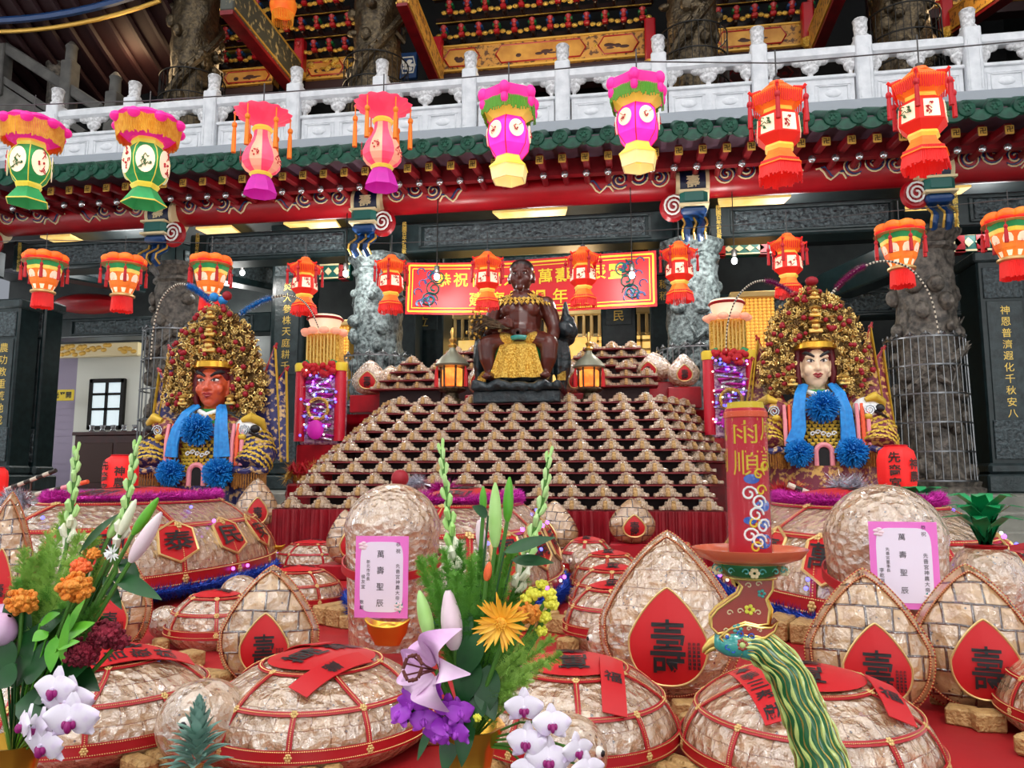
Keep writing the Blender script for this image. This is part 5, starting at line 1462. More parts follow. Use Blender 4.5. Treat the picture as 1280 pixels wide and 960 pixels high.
# aisle centre: rows facing the front
T[9] = turtle('small turtle cake with dark head at the far end of the centre aisle', gp(735, 5.2), -95, .2, .2, .19, .08, 'small', head=(.2, 0, .12), head_r=.09, wr=.02, nr=(6, 6))
T[10] = turtle('small turtle cake at the far right of the centre aisle beside the blue tinsel', gp(842, 5.15), -95, .2, .2, .18, .08, 'small', head=(.2, 0, .12), head_r=.08, wr=.02, nr=(6, 6))
for i, (px, Y, w_) in enumerate([(762, 4.35, .21), (768, 3.65, .2), (768, 3.05, .19)]):
    T[11+i] = turtle(['farthest', 'middle', 'nearest'][i]+' of the three turtle cakes lined up behind the big peach in the aisle', gp(px, Y), -92, w_, w_, .17, .09, 'mid', head=(w_*1.15, 0, .08), head_r=.085, wr=.016, nr=(6, 6), group='turtle cakes lined up in the centre aisle')
# giant turtles
def giant(label, x, y, rz, a, b, h, head, seed, chars, hx=1.0):
    med = []
    for i, ch in enumerate(chars):
        for s in (1, -1): med.append((s*R(42+i*24), R(26), .12, ch))
    t = turtle(label, (x, y, ZT), rz, a, b, h, .1, 'mid', head=head, head_r=.19, mname='cake_giant', nr=(6, 16), ring=(56, 36), medal=med, wr=.032, headz=True if head else None, tail=False, top_txt='國泰民安', toptinsel=.045, collar=True, eyes=False)
    mb = MB(); pts = [(a*1.02*math.cos(q*PI/36), b*1.02*math.sin(q*PI/36), .075) for q in range(73)]; garland(mb, pts, .05, seed, 2600); mb.build('blue_tinsel', M_['tinsel_blue'], t, 0)
    rnd = random.Random(seed); D = Dome(a, b, h, .1)
    fairy(t, [D.P(rnd.random()*2*PI, R(36) if k % 2 else R(4), .02) for k in range(14)], 'violet_light', M_['led_violet'])
    fairy(t, [D.P(rnd.random()*2*PI, R(36) if k % 2 else R(4), .02) for k in range(9)], 'white_light', M_['led_white'], .008)
    fairy(t, [D.P(rnd.random()*2*PI, R(50)*rnd.random(), .02) for k in range(10)], 'blue_light', M_['led_blue'], .009)
    return t
def head_at(px, Y, x, y, rz):
    d = V((X(px, Y, 1.2)-x, Y-y, 0)); c, s = math.cos(-R(rz)), math.sin(-R(rz))
    return (d.x*c-d.y*s, d.x*s+d.y*c, .585)
gx, gy = -2.98, 4.35
giant('giant turtle cake with red medallions and magenta tinsel behind the left flowers', gx, gy, -90, 1.25, .66, .5, None, 3, '國泰民安')
giant('giant turtle cake whose tall head carries the left pink card', -.93, 4.25, -88, 1.1, .53, .5, head_at(490, 3.05, -.93, 4.25, -88), 4, '風調雨順')
giant('giant turtle cake whose tall head carries the right pink card', 1.12, 4.35, -86, 1.25, .66, .5, head_at(1110, 2.78, 1.12, 4.35, -86), 5, '萬壽無疆')
# ------------------------------------------------------------------ longevity peaches
def peach_outline(n=56):
    """unit outline: tip at (0,1), base near -0.5"""
    pts = []
    for i in range(n+1):
        a = PI*i/n                       # 0 tip ... pi base (right side)
        x = .5*math.sin(a)**.86*(1+.10*math.cos(a-2.2)) if 0 < a < PI else 0
        z = .5*math.cos(a)
        if a < 1.5: x *= (.52+.48*(a/1.5)**.9); z += .13*(1-a/1.5)**1.6
        pts.append((x, z))
    return pts+[(-x, z) for x, z in pts[-2:0:-1]]
OUT = peach_outline()
def peach(label, loc, rz, w, h, dpt, lean=8, char='壽', group=None, small=False, side=0, mname='cake_peach', lab_s=.46, lx=0.0, lz=-.12):
    t = thing('peach_cake', label, 'peach cake', loc, rz, group, rx=-lean)
    N = len(OUT)
    def S(i, r, front=1, off=0):
        x, z = OUT[i % N]; k = (1-r**2.6)**.5
        return V((x*w*r, -front*(dpt*k+off), h/2+z*h*r*1.0))
    def surf(x, z, off):      # front surface at plan x,z
        best = 0
        a = math.atan2(x/w, (z-h/2)/h)
        i = min(range(N), key=lambda q: abs(math.atan2(math.sin(math.atan2(OUT[q][0], OUT[q][1])-a), math.cos(math.atan2(OUT[q][0], OUT[q][1])-a))))
        rr = math.hypot(OUT[i][0], OUT[i][1]); r = min(.98, math.hypot(x/w, (z-h/2)/h)/max(rr, 1e-4))
        return V((x, -(dpt*(1-r**2.6)**.5+off), z))
    mb = MB(); NR = 10
    for fr in (1, -1):
        vs = [S(0, 0, fr)]; fs = []; uv = []
        rs = [math.sin(PI/2*k/NR) for k in range(1, NR+1)]
        for r in rs: vs += [S(i, r, fr) for i in range(N)]
        q2 = lambda v: (v.x*1.0+.03, v.z)
        for i in range(N): fs.append((0, 1+i, 1+(i+1) % N))
        for k in range(NR-1):
            for i in range(N): fs.append((1+k*N+i, 1+(k+1)*N+i, 1+(k+1)*N+(i+1) % N, 1+k*N+(i+1) % N))
        if fr == -1: fs = [f[::-1] for f in fs]
        uv = [[q2(vs[k]) for k in f] for f in fs]
        mb.add(vs, fs, None, 0, uv)
    mb.build('body', M_[mname], t, 80)
    if not small:
        mb = MB(); m2 = MB()
        for (r, off, wd) in ((1.0, .004, .008), (.9, .004, .006)):
            pts = [S(i, r, 1, off) for i in range(N)]+[S(0, r, 1, off)]
            mb.tube(pts, wd*.45, 5); m2.beads([p+V((0, -.004, 0)) for p in pts], wd*.48, wd*1.15)
        for fr in (-1,):
            pts = [S(i, .97, fr, .004) for i in range(N)]+[S(0, .97, fr, .004)]; mb.tube(pts, .004, 5); m2.beads([p+V((0, .004, 0)) for p in pts], .0045, .01)
        mb.build('red_cord', M_['red_ribbon'], t); m2.build('bead_trim', M_['gold_trim'], t, 0)
    # red label
    ls = lab_s
    mb = MB(); pts = [surf(lx*w+OUT[i][0]*w*ls*1.02, h/2+lz*h+OUT[i][1]*h*ls*1.02, .012) for i in range(N)]; c = surf(lx*w, h/2+lz*h, .014)
    mid = [(c+p)/2 for p in pts]; mid = [surf(m.x, m.z, .012) for m in mid]
    vs = [c]+mid+pts; fs = [(0, 1+i, 1+(i+1) % N) for i in range(N)]+[(1+i, 1+N+i, 1+N+(i+1) % N, 1+(i+1) % N) for i in range(N)]
    mb.add(vs, fs); lb = mb.build('red_label', M_['red_paper'], t, 80)
    mb = MB(); mb.tube(pts+pts[:1], .003 if not small else .006, 5); mb.build('label_border', M_['gold_trim'], lb)
    mb = MB(); cs = min(w, h)*ls*.62; mb.text(char, cs, lambda a, b: surf(lx*w+a*.86, h/2+(lz-.03)*h*1.0+b*1.3, .017), .01); mb.build('calligraphy', M_['black_ink'], lb, 0)
    if not small:
        mb = MB()
        for k in range(3): mb.text('恭祝萬壽無疆聖', cs*.085, lambda a, b, k=k: surf(lx*w+w*ls*.30+k*cs*.1+a, h/2+(lz-.08)*h+b, .017), .02, vertical=True)
        mb.build('small_characters', M_['black_ink'], lb, 0)
    return t
def pk(px, py0, py1, pw, Y, label, rz, lean=10, dk=.36, base=None, z=None, **k):
    p = at(px, py1, Y) if z is None else V((X(px, Y, z), Y, z)); s = ppm(at(px, (py0+py1)/2, Y))
    return peach(label, (p.x, Y, p.z if z is not None else max(p.z, ZT)), rz, pw*s, (py1-py0)*s, pw*s*dk, lean, **k)
pk(333, 736, 868, 112, 2.36, 'peach cake with a red heart label behind the lower left turtle', 18, 10, z=ZT)
pk(838, 697, 884, 162, 2.4, 'largest peach cake with beaded borders and red label at centre right', -4, 12, z=ZT, lab_s=.52, mname='cake_block')
pk(1090, 742, 902, 138, 2.34, 'peach cake of visible blocks with red label, left of the two at right', -12, 10, z=ZT, lab_s=.5, lx=.05)
pk(1224, 735, 896, 138, 2.42, 'peach cake of visible blocks with red label at the right edge', -14, 10, z=ZT, lab_s=.5, lx=.05)
pk(791, 652, 702, 54, 5.35, 'small far peach cake standing in front of the red skirt', 8, 6, z=ZT+.22, small=True)
pk(320, 630, 690, 48, 5.6, 'small brown peach cake half hidden behind the left giant turtle', 30, 8, z=ZT+.25, small=True)
pk(432, 640, 700, 44, 4.9, 'small brown peach cake just left of the big domed head', 35, 8, z=ZT+.1, small=True)
pk(690, 640, 700, 60, 5.5, 'small brown peach cake behind the middle giant turtle', -20, 8, z=ZT+.12, small=True)
pk(-4, 640, 800, 60, 2.9, 'peach cake cut off by the left edge of the view', 30, 8, z=ZT)
pk(140, 715, 830, 76, 2.7, 'peach cake half hidden behind the left flower arrangement', 24, 8, z=ZT)
for i, (px, Y, w_) in enumerate([(791, 5.4, .16), (320, 5.65, .14), (432, 4.95, .1), (690, 5.55, .12)]):
    mb = MB(); z = [.22, .25, .1, .12][i]; mb.box((0, 0, z/2), (.3, .2, z), None, .01); o = mb.build('red_pedestal', M_['red_satin'], None); o.location = gp(px, Y)
    tag(o, 'red cloth pedestal under the '+['small far peach before the skirt', 'brown peach behind the left giant turtle', 'brown peach left of the domed head', 'brown peach behind the middle giant'][i], 'stand')
# loose cake blocks on the red cloth
blk = [(262, 868, 34), (238, 832, 22), (858, 896, 24), (1203, 905, 26), (1234, 912, 28), (440, 785, 20), (405, 772, 20), (1010, 770, 26), (975, 765, 26), (845, 880, 22), (700, 790, 24), (1180, 880, 22)]
for i, (px, py, w_) in enumerate(blk):
    p = atz(px, py, ZT+.0); s = ppm(p)*w_; mb = MB()
    mb.box((0, 0, s*.4), (s*1.3, s*1.1, s*.8), None, s*.08); o = mb.build('cake_block', M_['cake_loose'], None); o.location = (p.x, p.y, ZT); o.rotation_euler = (0, 0, random.random()*1.2-.6)
    tag(o, ['loose tan cake block beside the lower left turtle', 'loose tan cake block under the left small turtle', 'loose tan cake block below the largest peach', 'left loose cake block under the right edge peach', 'right loose cake block under the right edge peach', 'loose cake block beside the gold ingot', 'loose cake block beside the blue tinsel left of the ingot',
            'loose cake block between crane head and blue tinsel', 'cake block just right of the enamel crane crest', 'loose cake block left of the crane beak', 'loose cake block behind the orange flower', 'loose cake block between the two right peaches'][i], 'cake block', 'loose cake blocks on the red cloth')

# ------------------------------------------------------------------ pyramid of small turtle cakes
NT = 11; ZP0 = 1.375
tiers = []
yk = 5.62
for k in range(NT):
    z = ZP0+.0915*k
    u = k/(NT-1)
    tiers.append((-2.74+.44*u, .62-.40*u, yk, z))
    yk += .115 if k < 3 else .145
YBK = 8.25
t = thing('tiered_stand', 'stepped red stand carrying the pyramid of small turtle cakes', 'display stand', (-1.06, 6.9, ZT))
def S2(v): return (v[0]+1.06, v[1]-6.9, v[2]-ZT)
for k, (x0, x1, y, z) in enumerate(tiers):
    mb = MB(); yb = YBK if z > 1.5 else 7.85
    fl = 0 if k < 2 else (.12 if k < 4 else .30)
    poly = [(x0, y), (x1, y), (x1+fl, y+fl*1.6+.05), (x1+fl, yb), (x0-fl, yb), (x0-fl, y+fl*1.6+.05)]
    pl = [(p[0]+1.06, p[1]-6.9) for p in poly]
    mb.prism(pl, z-.010-ZT, z-ZT); mb.build('shelf', M_['board_red'], t)
    ins = [(x0+.12, y+.2), (x1-.12, y+.2), (x1+fl-.14, y+fl*1.6+.25), (x1+fl-.14, yb-.05), (x0-fl+.14, yb-.05), (x0-fl+.14, y+fl*1.6+.25)]
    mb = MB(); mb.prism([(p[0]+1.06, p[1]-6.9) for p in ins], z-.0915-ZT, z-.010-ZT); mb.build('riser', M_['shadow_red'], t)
mb = MB(); x0, x1, y, z = tiers[0]
fold_skirt(mb, x0+1.06-.06, x1+1.06+.06, y-.02-6.9, 0, z-.004-ZT, 46, .018); mb.build('red_skirt', M_['red_drape'], t)
for s, xx in ((-1, x0-.06), (1, x1+.06)):
    mb = MB(); fold_skirt(mb, y-6.92, 7.8-6.9, xx+1.06, 0, z-.01-ZT, 20, .02, 'y'); mb.build('side_skirt', M_['red_drape'], t)
# drapes on the flanks behind the cakes
for s in (-1, 1):
    mb = MB()
    def dr(u, v):
        k = u*(NT-1); i = min(int(k), NT-2); f_ = k-i
        xa = (tiers[i][1] if s > 0 else tiers[i][0])*(1-f_)+(tiers[i+1][1] if s > 0 else tiers[i+1][0])*f_
        z = tiers[i][3]*(1-f_)+tiers[i+1][3]*f_
        return S2((xa+s*(.62-.36*u*v+.02*math.sin(u*40)), 7.0+.6*v*u+.5*(1-u)*v, z-.08+.05*v))
    mb.grid(dr, 30, 6); mb.build('red_flank_drape', M_['red_satin'], t)
# small turtle prototype
def small_turtle(label, loc, rz=0, group=None):
    t = thing('small_turtle_cake', label, 'turtle cake', loc, rz, group)
    rnd = random.Random(5)
    mb = MB()
    for (lay, z, rx, ry, n, s) in ((0, .017, .062, .058, 10, (.04, .034, .03)), (1, .040, .046, .044, 8, (.038, .032, .028)), (2, .06, .024, .022, 5, (.034, .03, .022))):
        for i in range(n):
            a = 2*PI*(i+.5*lay)/n
            mb.box((0, 0, 0), s, Tm((rx*math.cos(a), ry*math.sin(a), z), ry=-20*lay*0, rz=math.degrees(a)+90), .007)
    mb.box((0, 0, .068), (.034, .034, .02), None, .006); mb.box((0, 0, .03), (.1, .09, .05), None, .012)
    mb.build('shell_blocks', M_['cake_small'], t)
    mb = MB(); mb.box((0, -.078, .022), (.034, .04, .036), None, .008); mb.box((0, -.066, .044), (.03, .03, .03), None, .006); mb.build('head_block', M_['cake_loose'], t)
    f0 = None
    for sx in (-1, 1):
        for sy in (-1, 1):
            if f0 is None: mb = MB(); mb.box((0, 0, 0), (.036, .03, .024), None, .006); o = f0 = mb.build('foot', M_['cake_small'], t)
            else: o = f0.copy(); COL.objects.link(o)
            o.location = (sx*.082, sy*.05, .013); o.rotation_euler = (0, 0, R(sx*sy*25))
    mb = MB(); mb.lathe([(.06, 0), (.112, .002), (.114, .005), (.06, .004)], 20, sy=.85); mb.build('red_plate', M_['board_red'], t)
    t.scale = (1, 1, 1.2)
    return t
spots = []
for k, (x0, x1, y, z) in enumerate(tiers):
    n = 14 if k < 2 else 13 if k < 4 else 12 if k < 7 else 11
    for i in range(n):
        x = x0+.115+(x1-x0-.23)*i/(n-1)
        spots.append((x, y+.09, z, 0, f'small turtle cake, {ORD[k]} pyramid tier from the bottom, {ORD[i]} from the left'))
    nf = 0 if k < 2 else 1 if k < 4 else 3
    for q in range(nf):
        d = .1+.10*(q+1) if k >= 4 else .16
        spots.append((x1-.09+.115*(q+1)*(1.0 if k >= 4 else .9), y+.105+.2*(q+1), z, 32, f'small turtle cake on right pyramid flank, {ORD[k]} tier from bottom, {ORD[q]} from front'))
    for q in range(min(nf, 2)):
        spots.append((x0+.09-.115*(q+1), y+.105+.2*(q+1), z, -32, f'small turtle cake on left pyramid flank, {ORD[k]} tier from bottom, {ORD[q]} from front'))
ZTOP = tiers[-1][3]
# little hills on the plateau
def hill(name, where, px, Y, rows, py_base, dpy, pit=.2):
    c = at(px, py_base, Y); x = c.x; z = max(c.z, ZTOP+.05); s = dpy*ppm(c)
    t = thing('cake_hill_stand', f'small stepped red stand {where}', 'display stand', (x, Y, ZTOP), 0, 'small stepped stands on top of the pyramid')
    zt_ = z
    for r, n in enumerate(rows):
        mb = MB(); w = n*pit; mb.box((0, r*.03, z+r*s-ZTOP), (w, .24, .012), None, .003); mb.build('shelf', M_['board_red'], t)
        mb = MB(); lo = ZTOP if r == 0 else z+(r-1)*s
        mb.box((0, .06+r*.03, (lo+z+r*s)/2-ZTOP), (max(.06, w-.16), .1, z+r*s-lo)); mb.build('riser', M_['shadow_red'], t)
        for i in range(n):
            spots.append((x+(i-(n-1)/2)*pit, Y+r*.03-.01, z+r*s+.006, 0, f'small turtle cake {where}, {ORD[r]} shelf up, {ORD[i]} from left'))
hill('a', 'left of the throne in front', 512, 7.55, [4, 3, 2, 1], 488, 11.0)
hill('b', 'left of the throne at the back', 580, 8.05, [4, 3, 2], 464, 11.0)
hill('c', 'right of the throne in front', 783, 7.55, [3, 3, 1], 484, 11.5)
hill('d', 'right of the throne at the back', 765, 8.05, [5, 4, 3], 459, 11.0)
p_ = None
for (x, y, z, rz, lab) in spots:
    if p_ is None: p_ = small_turtle(lab, (x, y, z), rz, 'small turtle cakes stacked in the pyramid'); pt = tree(p_)
    else: dup(p_, pt, (x, y, z), rz, lab)
print('small turtles', len(spots))
# peaches on the pyramid
for (px, py0, py1, pw, Y, lab, rz) in [(462, 454, 494, 42, 7.75, 'peach cake with red label at the left shoulder of the pyramid', 6), (855, 446, 484, 37, 7.75, 'peach cake with red label at the right shoulder of the pyramid', 2),
                                        (601, 455, 494, 34, 7.6, 'peach cake tucked left of the throne', -14), (716, 455, 492, 28, 7.6, 'peach cake tucked right of the throne', 16),
                                        (818, 444, 478, 44, 7.9, 'large leaning peach cake behind the right front stand', -30), (488, 460, 492, 36, 8.0, 'pale peach cake behind the left shoulder peach', 10)]:
    p = at(px, py1, Y)
    pk(px, py0, py1, pw, Y, lab, rz, 4, z=p.z, small=True, mname='cake_plain')
    mb = MB(); h_ = max(.02, p.z-ZTOP); w_ = pw*ppm(p)
    zb_ = min(ZTOP, p.z-.05)
    mb.box((0, .05, (p.z-zb_)/2-.003), (w_*1.1, .24, p.z-zb_), None, .01); o = mb.build('peach_stand', M_['red_satin'], None); o.location = (p.x, Y, zb_)
    tag(o, 'red satin block under the '+lab.replace(' with red label', ''), 'stand')
# ================================================================== SEATED STATUE
YS = 7.25
ps = at(652, 478, YS); k_ = ppm(ps)*1.07
st = thing('seated_statue', 'dark brown bare-chested seated statue with gold leaf apron on the rock throne', 'statue', (ps.x, YS, ps.z))
def q3(x, y, z): return V((x*k_, y*k_, z*k_))
mb = MB()
def lim(pts, rad, n=14): mb.tube([q3(*p) for p in pts], [r*k_ for r in rad], n); [mb.ell(q3(*p), r*k_*.99, None, 12, 8) for p, r in zip(pts, rad)]
lim([(0, 2, 50), (0, 1, 62), (0, 2, 78), (0, 4, 92), (0, 4, 102)], [21, 23, 24, 21, 12])      # trunk
mb.ell(q3(0, -4, 60), (22*k_, 20*k_, 17*k_)); mb.ell(q3(-11, -11, 84), (13*k_, 10*k_, 11*k_)); mb.ell(q3(11, -11, 84), (13*k_, 10*k_, 11*k_))
mb.ell(q3(0, 4, 96), (31*k_, 14*k_, 11*k_))
lim([(0, 3, 100), (0, 1, 114)], [10, 9.5])
mb.ell(q3(0, 0, 127), (14.2*k_, 15.5*k_, 17.5*k_)); mb.ell(q3(0, -3, 119), (12*k_, 13*k_, 11*k_)); mb.ell(q3(0, 2, 134), (14*k_, 15*k_, 13*k_))
mb.ell(q3(0, -15.5, 123.5), (3*k_, 3.5*k_, 3.5*k_)); mb.ell(q3(0, -14, 128), (1.8*k_, 3*k_, 5*k_))     # nose
for s in (-1, 1):
    mb.ell(q3(s*5.6, -13.5, 130.5), (4.6*k_, 2.6*k_, 1.7*k_)); mb.ell(q3(s*14.6, 1, 124), (2.2*k_, 4*k_, 6.5*k_)); mb.ell(q3(s*8, -9, 121), (5*k_, 5*k_, 5*k_))
mb.ell(q3(0, -14, 117), (4.8*k_, 2.6*k_, 1.6*k_)); mb.ell(q3(0, -14, 114.6), (4*k_, 2.6*k_, 1.8*k_)); mb.ell(q3(0, -12.5, 110.5), (5*k_, 4*k_, 3.5*k_))
# statue's right arm (viewer left) forward holding the sheaf
lim([(-29, 3, 92), (-35, 2, 76), (-38, -2, 62)], [10.5, 9.5, 8]); lim([(-38, -2, 62), (-30, -20, 64), (-19, -27, 65)], [8, 7, 5.2])
mb.ell(q3(-15, -29, 65), (6.5*k_, 4.5*k_, 5*k_))
for i in range(4): lim([(-12, -32+i*.6, 68.5-i*2.6), (-7, -33, 68-i*2.6), (-5, -29, 67.6-i*2.6)], [1.7, 1.6, 1.3], 8)
lim([(-15, -27, 70), (-13, -31, 72), (-10, -33, 72)], [1.9, 1.7, 1.4], 8)
# other arm straight down, hand on thigh
lim([(29, 3, 92), (35, 3, 76), (39, -2, 62)], [10.5, 9.5, 8]); lim([(39, -2, 62), (39, -12, 52), (36, -18, 45)], [8, 6.8, 5])
mb.ell(q3(35, -21, 42.5), (6*k_, 7*k_, 3.6*k_))
for i in range(4): lim([(31.5+i*2.4, -26, 42), (31+i*2.5, -31+abs(i-1.5), 39), (31+i*2.5, -32.5+abs(i-1.5), 35.5)], [1.8, 1.6, 1.3], 8)
lim([(30, -20, 43), (27.5, -24, 42), (27, -28, 39.5)], [2, 1.7, 1.4], 8)
for s in (-1, 1):
    lim([(s*12, -2, 45), (s*24, -16, 44), (s*36, -30, 40)], [15, 13.5, 10.5]); lim([(s*36, -30, 40), (s*35, -29, 24), (s*30, -26, 5)], [10.5, 9.5, 6])
    mb.ell(q3(s*36, -24, 26), (8*k_, 8*k_, 12*k_))
    lim([(s*30, -24, 4), (s*31, -34, 3.2), (s*33, -43, 2.6)], [5.5, 5.2, 4.6])
    for i in range(5): lim([(s*(28.5+i*2.3), -44+i*.9, 2.4), (s*(28.9+i*2.4), -48.5+i*1.4, 1.8)], [2.2-i*.15, 1.7-i*.15], 8)
body = remesh(mb, 1.15*k_, 3).build('body', M_['skin_statue'], st, 180)
mb = MB()
for s in (-1, 1): mb.ell(q3(s*5.4, -13.6, 127.3), (2.4*k_, 1.2*k_, 1.0*k_), None, 12, 8)
mb.build('eyes', M_['eye_white'], st)
mb = MB()
for s in (-1, 1): mb.ell(q3(s*5.4, -14.7, 127.3), (1.2*k_, .6*k_, 1.2*k_), None, 8, 6)
mb.build('pupils', M_['black_ink'], st)
mb = MB(); mb.ell(q3(0, 3, 136), (14.6*k_, 15*k_, 12*k_), None, 24, 14); 
mb.build('cropped_hair', M_['statue_dark'], st)
mb = MB(); mb.lathe([(2*k_, 0), (3.4*k_, .6*k_), (5*k_, 0)], 16, Tm(q3(-1, -24, 54.5), rx=90)); mb.build('navel_ring', M_['wood_brown'], st)
mb = MB(); rnd = random.Random(3)
for r in range(3):       # leaf collar
    for i in range(34):
        a = 2*PI*(i+.5*(r % 2))/34; rr = 13+r*6.2; z = 104-r*5.2-2*abs(math.cos(a))*0
        p = q3(rr*1.25*math.cos(a), 3+rr*.82*math.sin(a), z-(3 if r == 3 else 0)); d = q3(math.cos(a)*6.5, math.sin(a)*5, -6)
        s_ = q3(-math.sin(a)*3, math.cos(a)*3, 0); up = q3(math.cos(a)*2, math.sin(a)*2, 2.5)
        mb.add([p, p+d*.5+s_+up*.4, p+d, p+d*.5-s_+up*.4, p+d*.45+up], [(0, 1, 4), (1, 2, 4), (2, 3, 4), (3, 0, 4)])
mb.build('leaf_collar', M_['gold_leaf'], st)
mb = MB()
def ap(u, v):    # gold apron from waist over the lap to the ground
    w = 17+15*v**1.2; x = (u-.5)*2*w
    if v < .3: y = -19-v/.3*17; z = 46-v/.3*7
    else: y = -36-3*(v-.3)+3*math.sin(u*18)*v; z = 39-(v-.3)/.7*38
    return q3(x, y+6*abs(u-.5)**2*4*(1-v), z)
mb.grid(ap, 24, 22); mb.grid(lambda u, v: V(ap(1-u, v))+q3(0, 1.5, 0), 24, 22); mb.build('gold_apron', M_['gold_leaf'], st, 60)
mb = MB()
for s in (-1, 1):
    mb.ell(q3(s*19, -14, 47), (14*k_, 15*k_, 10*k_), None, 16, 10)
mb.build('gold_leaf_skirt', M_['gold_leaf'], st)
mb = MB(); mb.tube([q3(21*math.cos(a), 21*math.sin(a)-2, 48.5+1.2*math.sin(a*3)) for a in [2*PI*i/40 for i in range(41)]], 3*k_, 8); mb.build('waist_sash', M_['enamel_teal'], st)
for s in (-1, 1):
    mb = MB(); mb.grid(lambda u, v: q3(s*(20+10*v+(u-.5)*7), -27-5*v+3*math.sin(u*6), 38-34*v), 6, 10); mb.grid(lambda u, v: q3(s*(20+10*v+(.5-u)*7), -25.5-5*v+3*math.sin(u*6), 38-34*v), 6, 10); mb.build('green_sash_end', M_['enamel_green'], st)
    mb = MB(); mb.grid(lambda u, v: q3(s*(42+u*10), 8-12*v, 30-29*v), 6, 8); mb.build('gold_skirt_end', M_['gold_leaf'], st)
# sheaf of grain
t = thing('grain_sheaf', 'green-gold sheaf of grain held by the seated statue', 'sheaf', tuple(V((ps.x, YS, ps.z))+q3(-38, -26, 60)))
mb = MB(); rnd = random.Random(6)
for i in range(90):
    a = rnd.random()*2*PI; r = rnd.random()**.5
    p0 = q3(16+rnd.random()*14, -4, -2+rnd.random()*4); p1 = q3(0, -5+math.sin(a)*6*r, 6+math.cos(a)*8*r); p2 = q3(-9+rnd.gauss(0, 3), -4+math.sin(a)*10*r, -2+math.cos(a)*13*r+4); p3 = q3(-11+rnd.gauss(0, 4), -3+math.sin(a)*9*r, -14+rnd.random()*16)
    mb.tube([p0, p1, p2, p3], [.8*k_, 1.0*k_, 1.7*k_, .5*k_], 5)
mb.build('stalks', M_['bronze_dark'], t)
mb = MB()
for i in range(60): mb.ell(q3(-9+rnd.gauss(0, 5), -8+rnd.gauss(0, 4), 0+rnd.gauss(0, 8)), (1.4*k_, 1.4*k_, 2.2*k_), None, 6, 5)
mb.build('grains', M_['gold_leaf'], t)
# rock throne
th = thing('rock_throne', 'black rugged rock throne and base under the seated statue', 'throne', (ps.x, YS, ps.z-14*k_))
mb = MB(); rnd = random.Random(9)
def rock(c, r, n=10):
    for i in range(n): mb.ell(q3(c[0]+rnd.gauss(0, r[0]*.4), c[1]+rnd.gauss(0, r[1]*.4), c[2]+rnd.gauss(0, r[2]*.4)), (r[0]*k_*(.5+rnd.random()*.3), r[1]*k_*(.5+rnd.random()*.3), r[2]*k_*(.5+rnd.random()*.3)), None, 9, 7)
mb.box(q3(0, -8, 4), (104*k_, 84*k_, 8*k_), None, 3*k_)
for i in range(40): mb.ell(q3(rnd.uniform(-50, 50), rnd.choice((-48, rnd.uniform(-45, 30))), rnd.uniform(2, 8)), (rnd.uniform(4, 9)*k_, 6*k_, rnd.uniform(3, 6)*k_), None, 8, 6)
rock((0, 22, 34), (34, 12, 26), 14)
rock((-48, 10, 40), (8, 9, 36), 18); rock((48, 10, 44), (9, 9, 40), 18); rock((52, 4, 76), (11, 10, 14), 10); rock((-46, 4, 68), (12, 10, 12), 10)
mb.box(q3(0, 8, 30), (70*k_, 30*k_, 40*k_), None, 5*k_)
remesh(mb, 2.2*k_, 1).build('rock', M_['rock_throne'], th, 60)
mb = MB(); zz = ZTOP-(ps.z-14*k_); mb.box((0, -.05, zz/2), (.8, .6, abs(zz)), None, .01)
if abs(zz) > .02: mb.build('plinth', M_['rock_throne'], th)
# censer lamps flanking the throne
for i, (px, y0, y1) in enumerate([(565, 408, 506), (737, 420, 506)]):
    Y = 7.15; p = at(px, y1, Y); s = ppm(p)*(1.0 if i == 0 else .93)
    t = thing('censer_lamp', ['bronze pagoda lamp with glowing red panels left of the statue', 'bronze pagoda lamp with glowing red panels right of the statue'][i], 'lamp', (p.x, Y, max(p.z, ZTOP)), 0, 'bronze lamps on the pyramid')
    mb = MB(); mb.lathe([(16*s, 0), (14*s, 5*s), (9*s, 8*s), (8*s, 14*s), (16*s, 17*s), (18*s, 19*s), (15*s, 22*s)], 24); mb.build('base', M_['bronze_dark'], t)
    mb = MB(); mb.lathe([(11*s, 22*s), (13*s, 24*s), (13*s, 44*s), (11*s, 46*s)], 8); mb.build('red_glass', M_['flame_red'], t, 20)
    for j in range(6):
        a = PI*j/3; mb = MB(); mb.tube([(14*s*math.cos(a), 14*s*math.sin(a), 20*s), (15*s*math.cos(a), 15*s*math.sin(a), 48*s)], 1.4*s, 6); mb.build('pillar', M_['bronze_dark'], t)
    mb = MB(); mb.lathe([(20*s, 48*s), (22*s, 50*s), (18*s, 56*s), (12*s, 62*s), (7*s, 66*s), (4*s, 70*s), (4*s, 73*s)], 24); mb.build('roof', M_['pewter'], t)
    mb = MB(); mb.lathe([(4*s, 72*s), (6*s, 75*s), (3*s, 78*s), (5*s, 82*s), (2*s, 85*s), (3*s, 92*s), (1*s, 98*s)], 14); mb.build('finial', M_['gold_pale'], t)
    for sd in (-1, 1): 
        mb = MB(); mb.tube([(sd*18*s, -6*s, 48*s), (sd*19*s, -6*s, 40*s), (sd*19*s, -6*s, 22*s)], [.8*s, 2.2*s, 2.8*s], 8); mb.build('red_tassel', M_['tassel_red'], t)

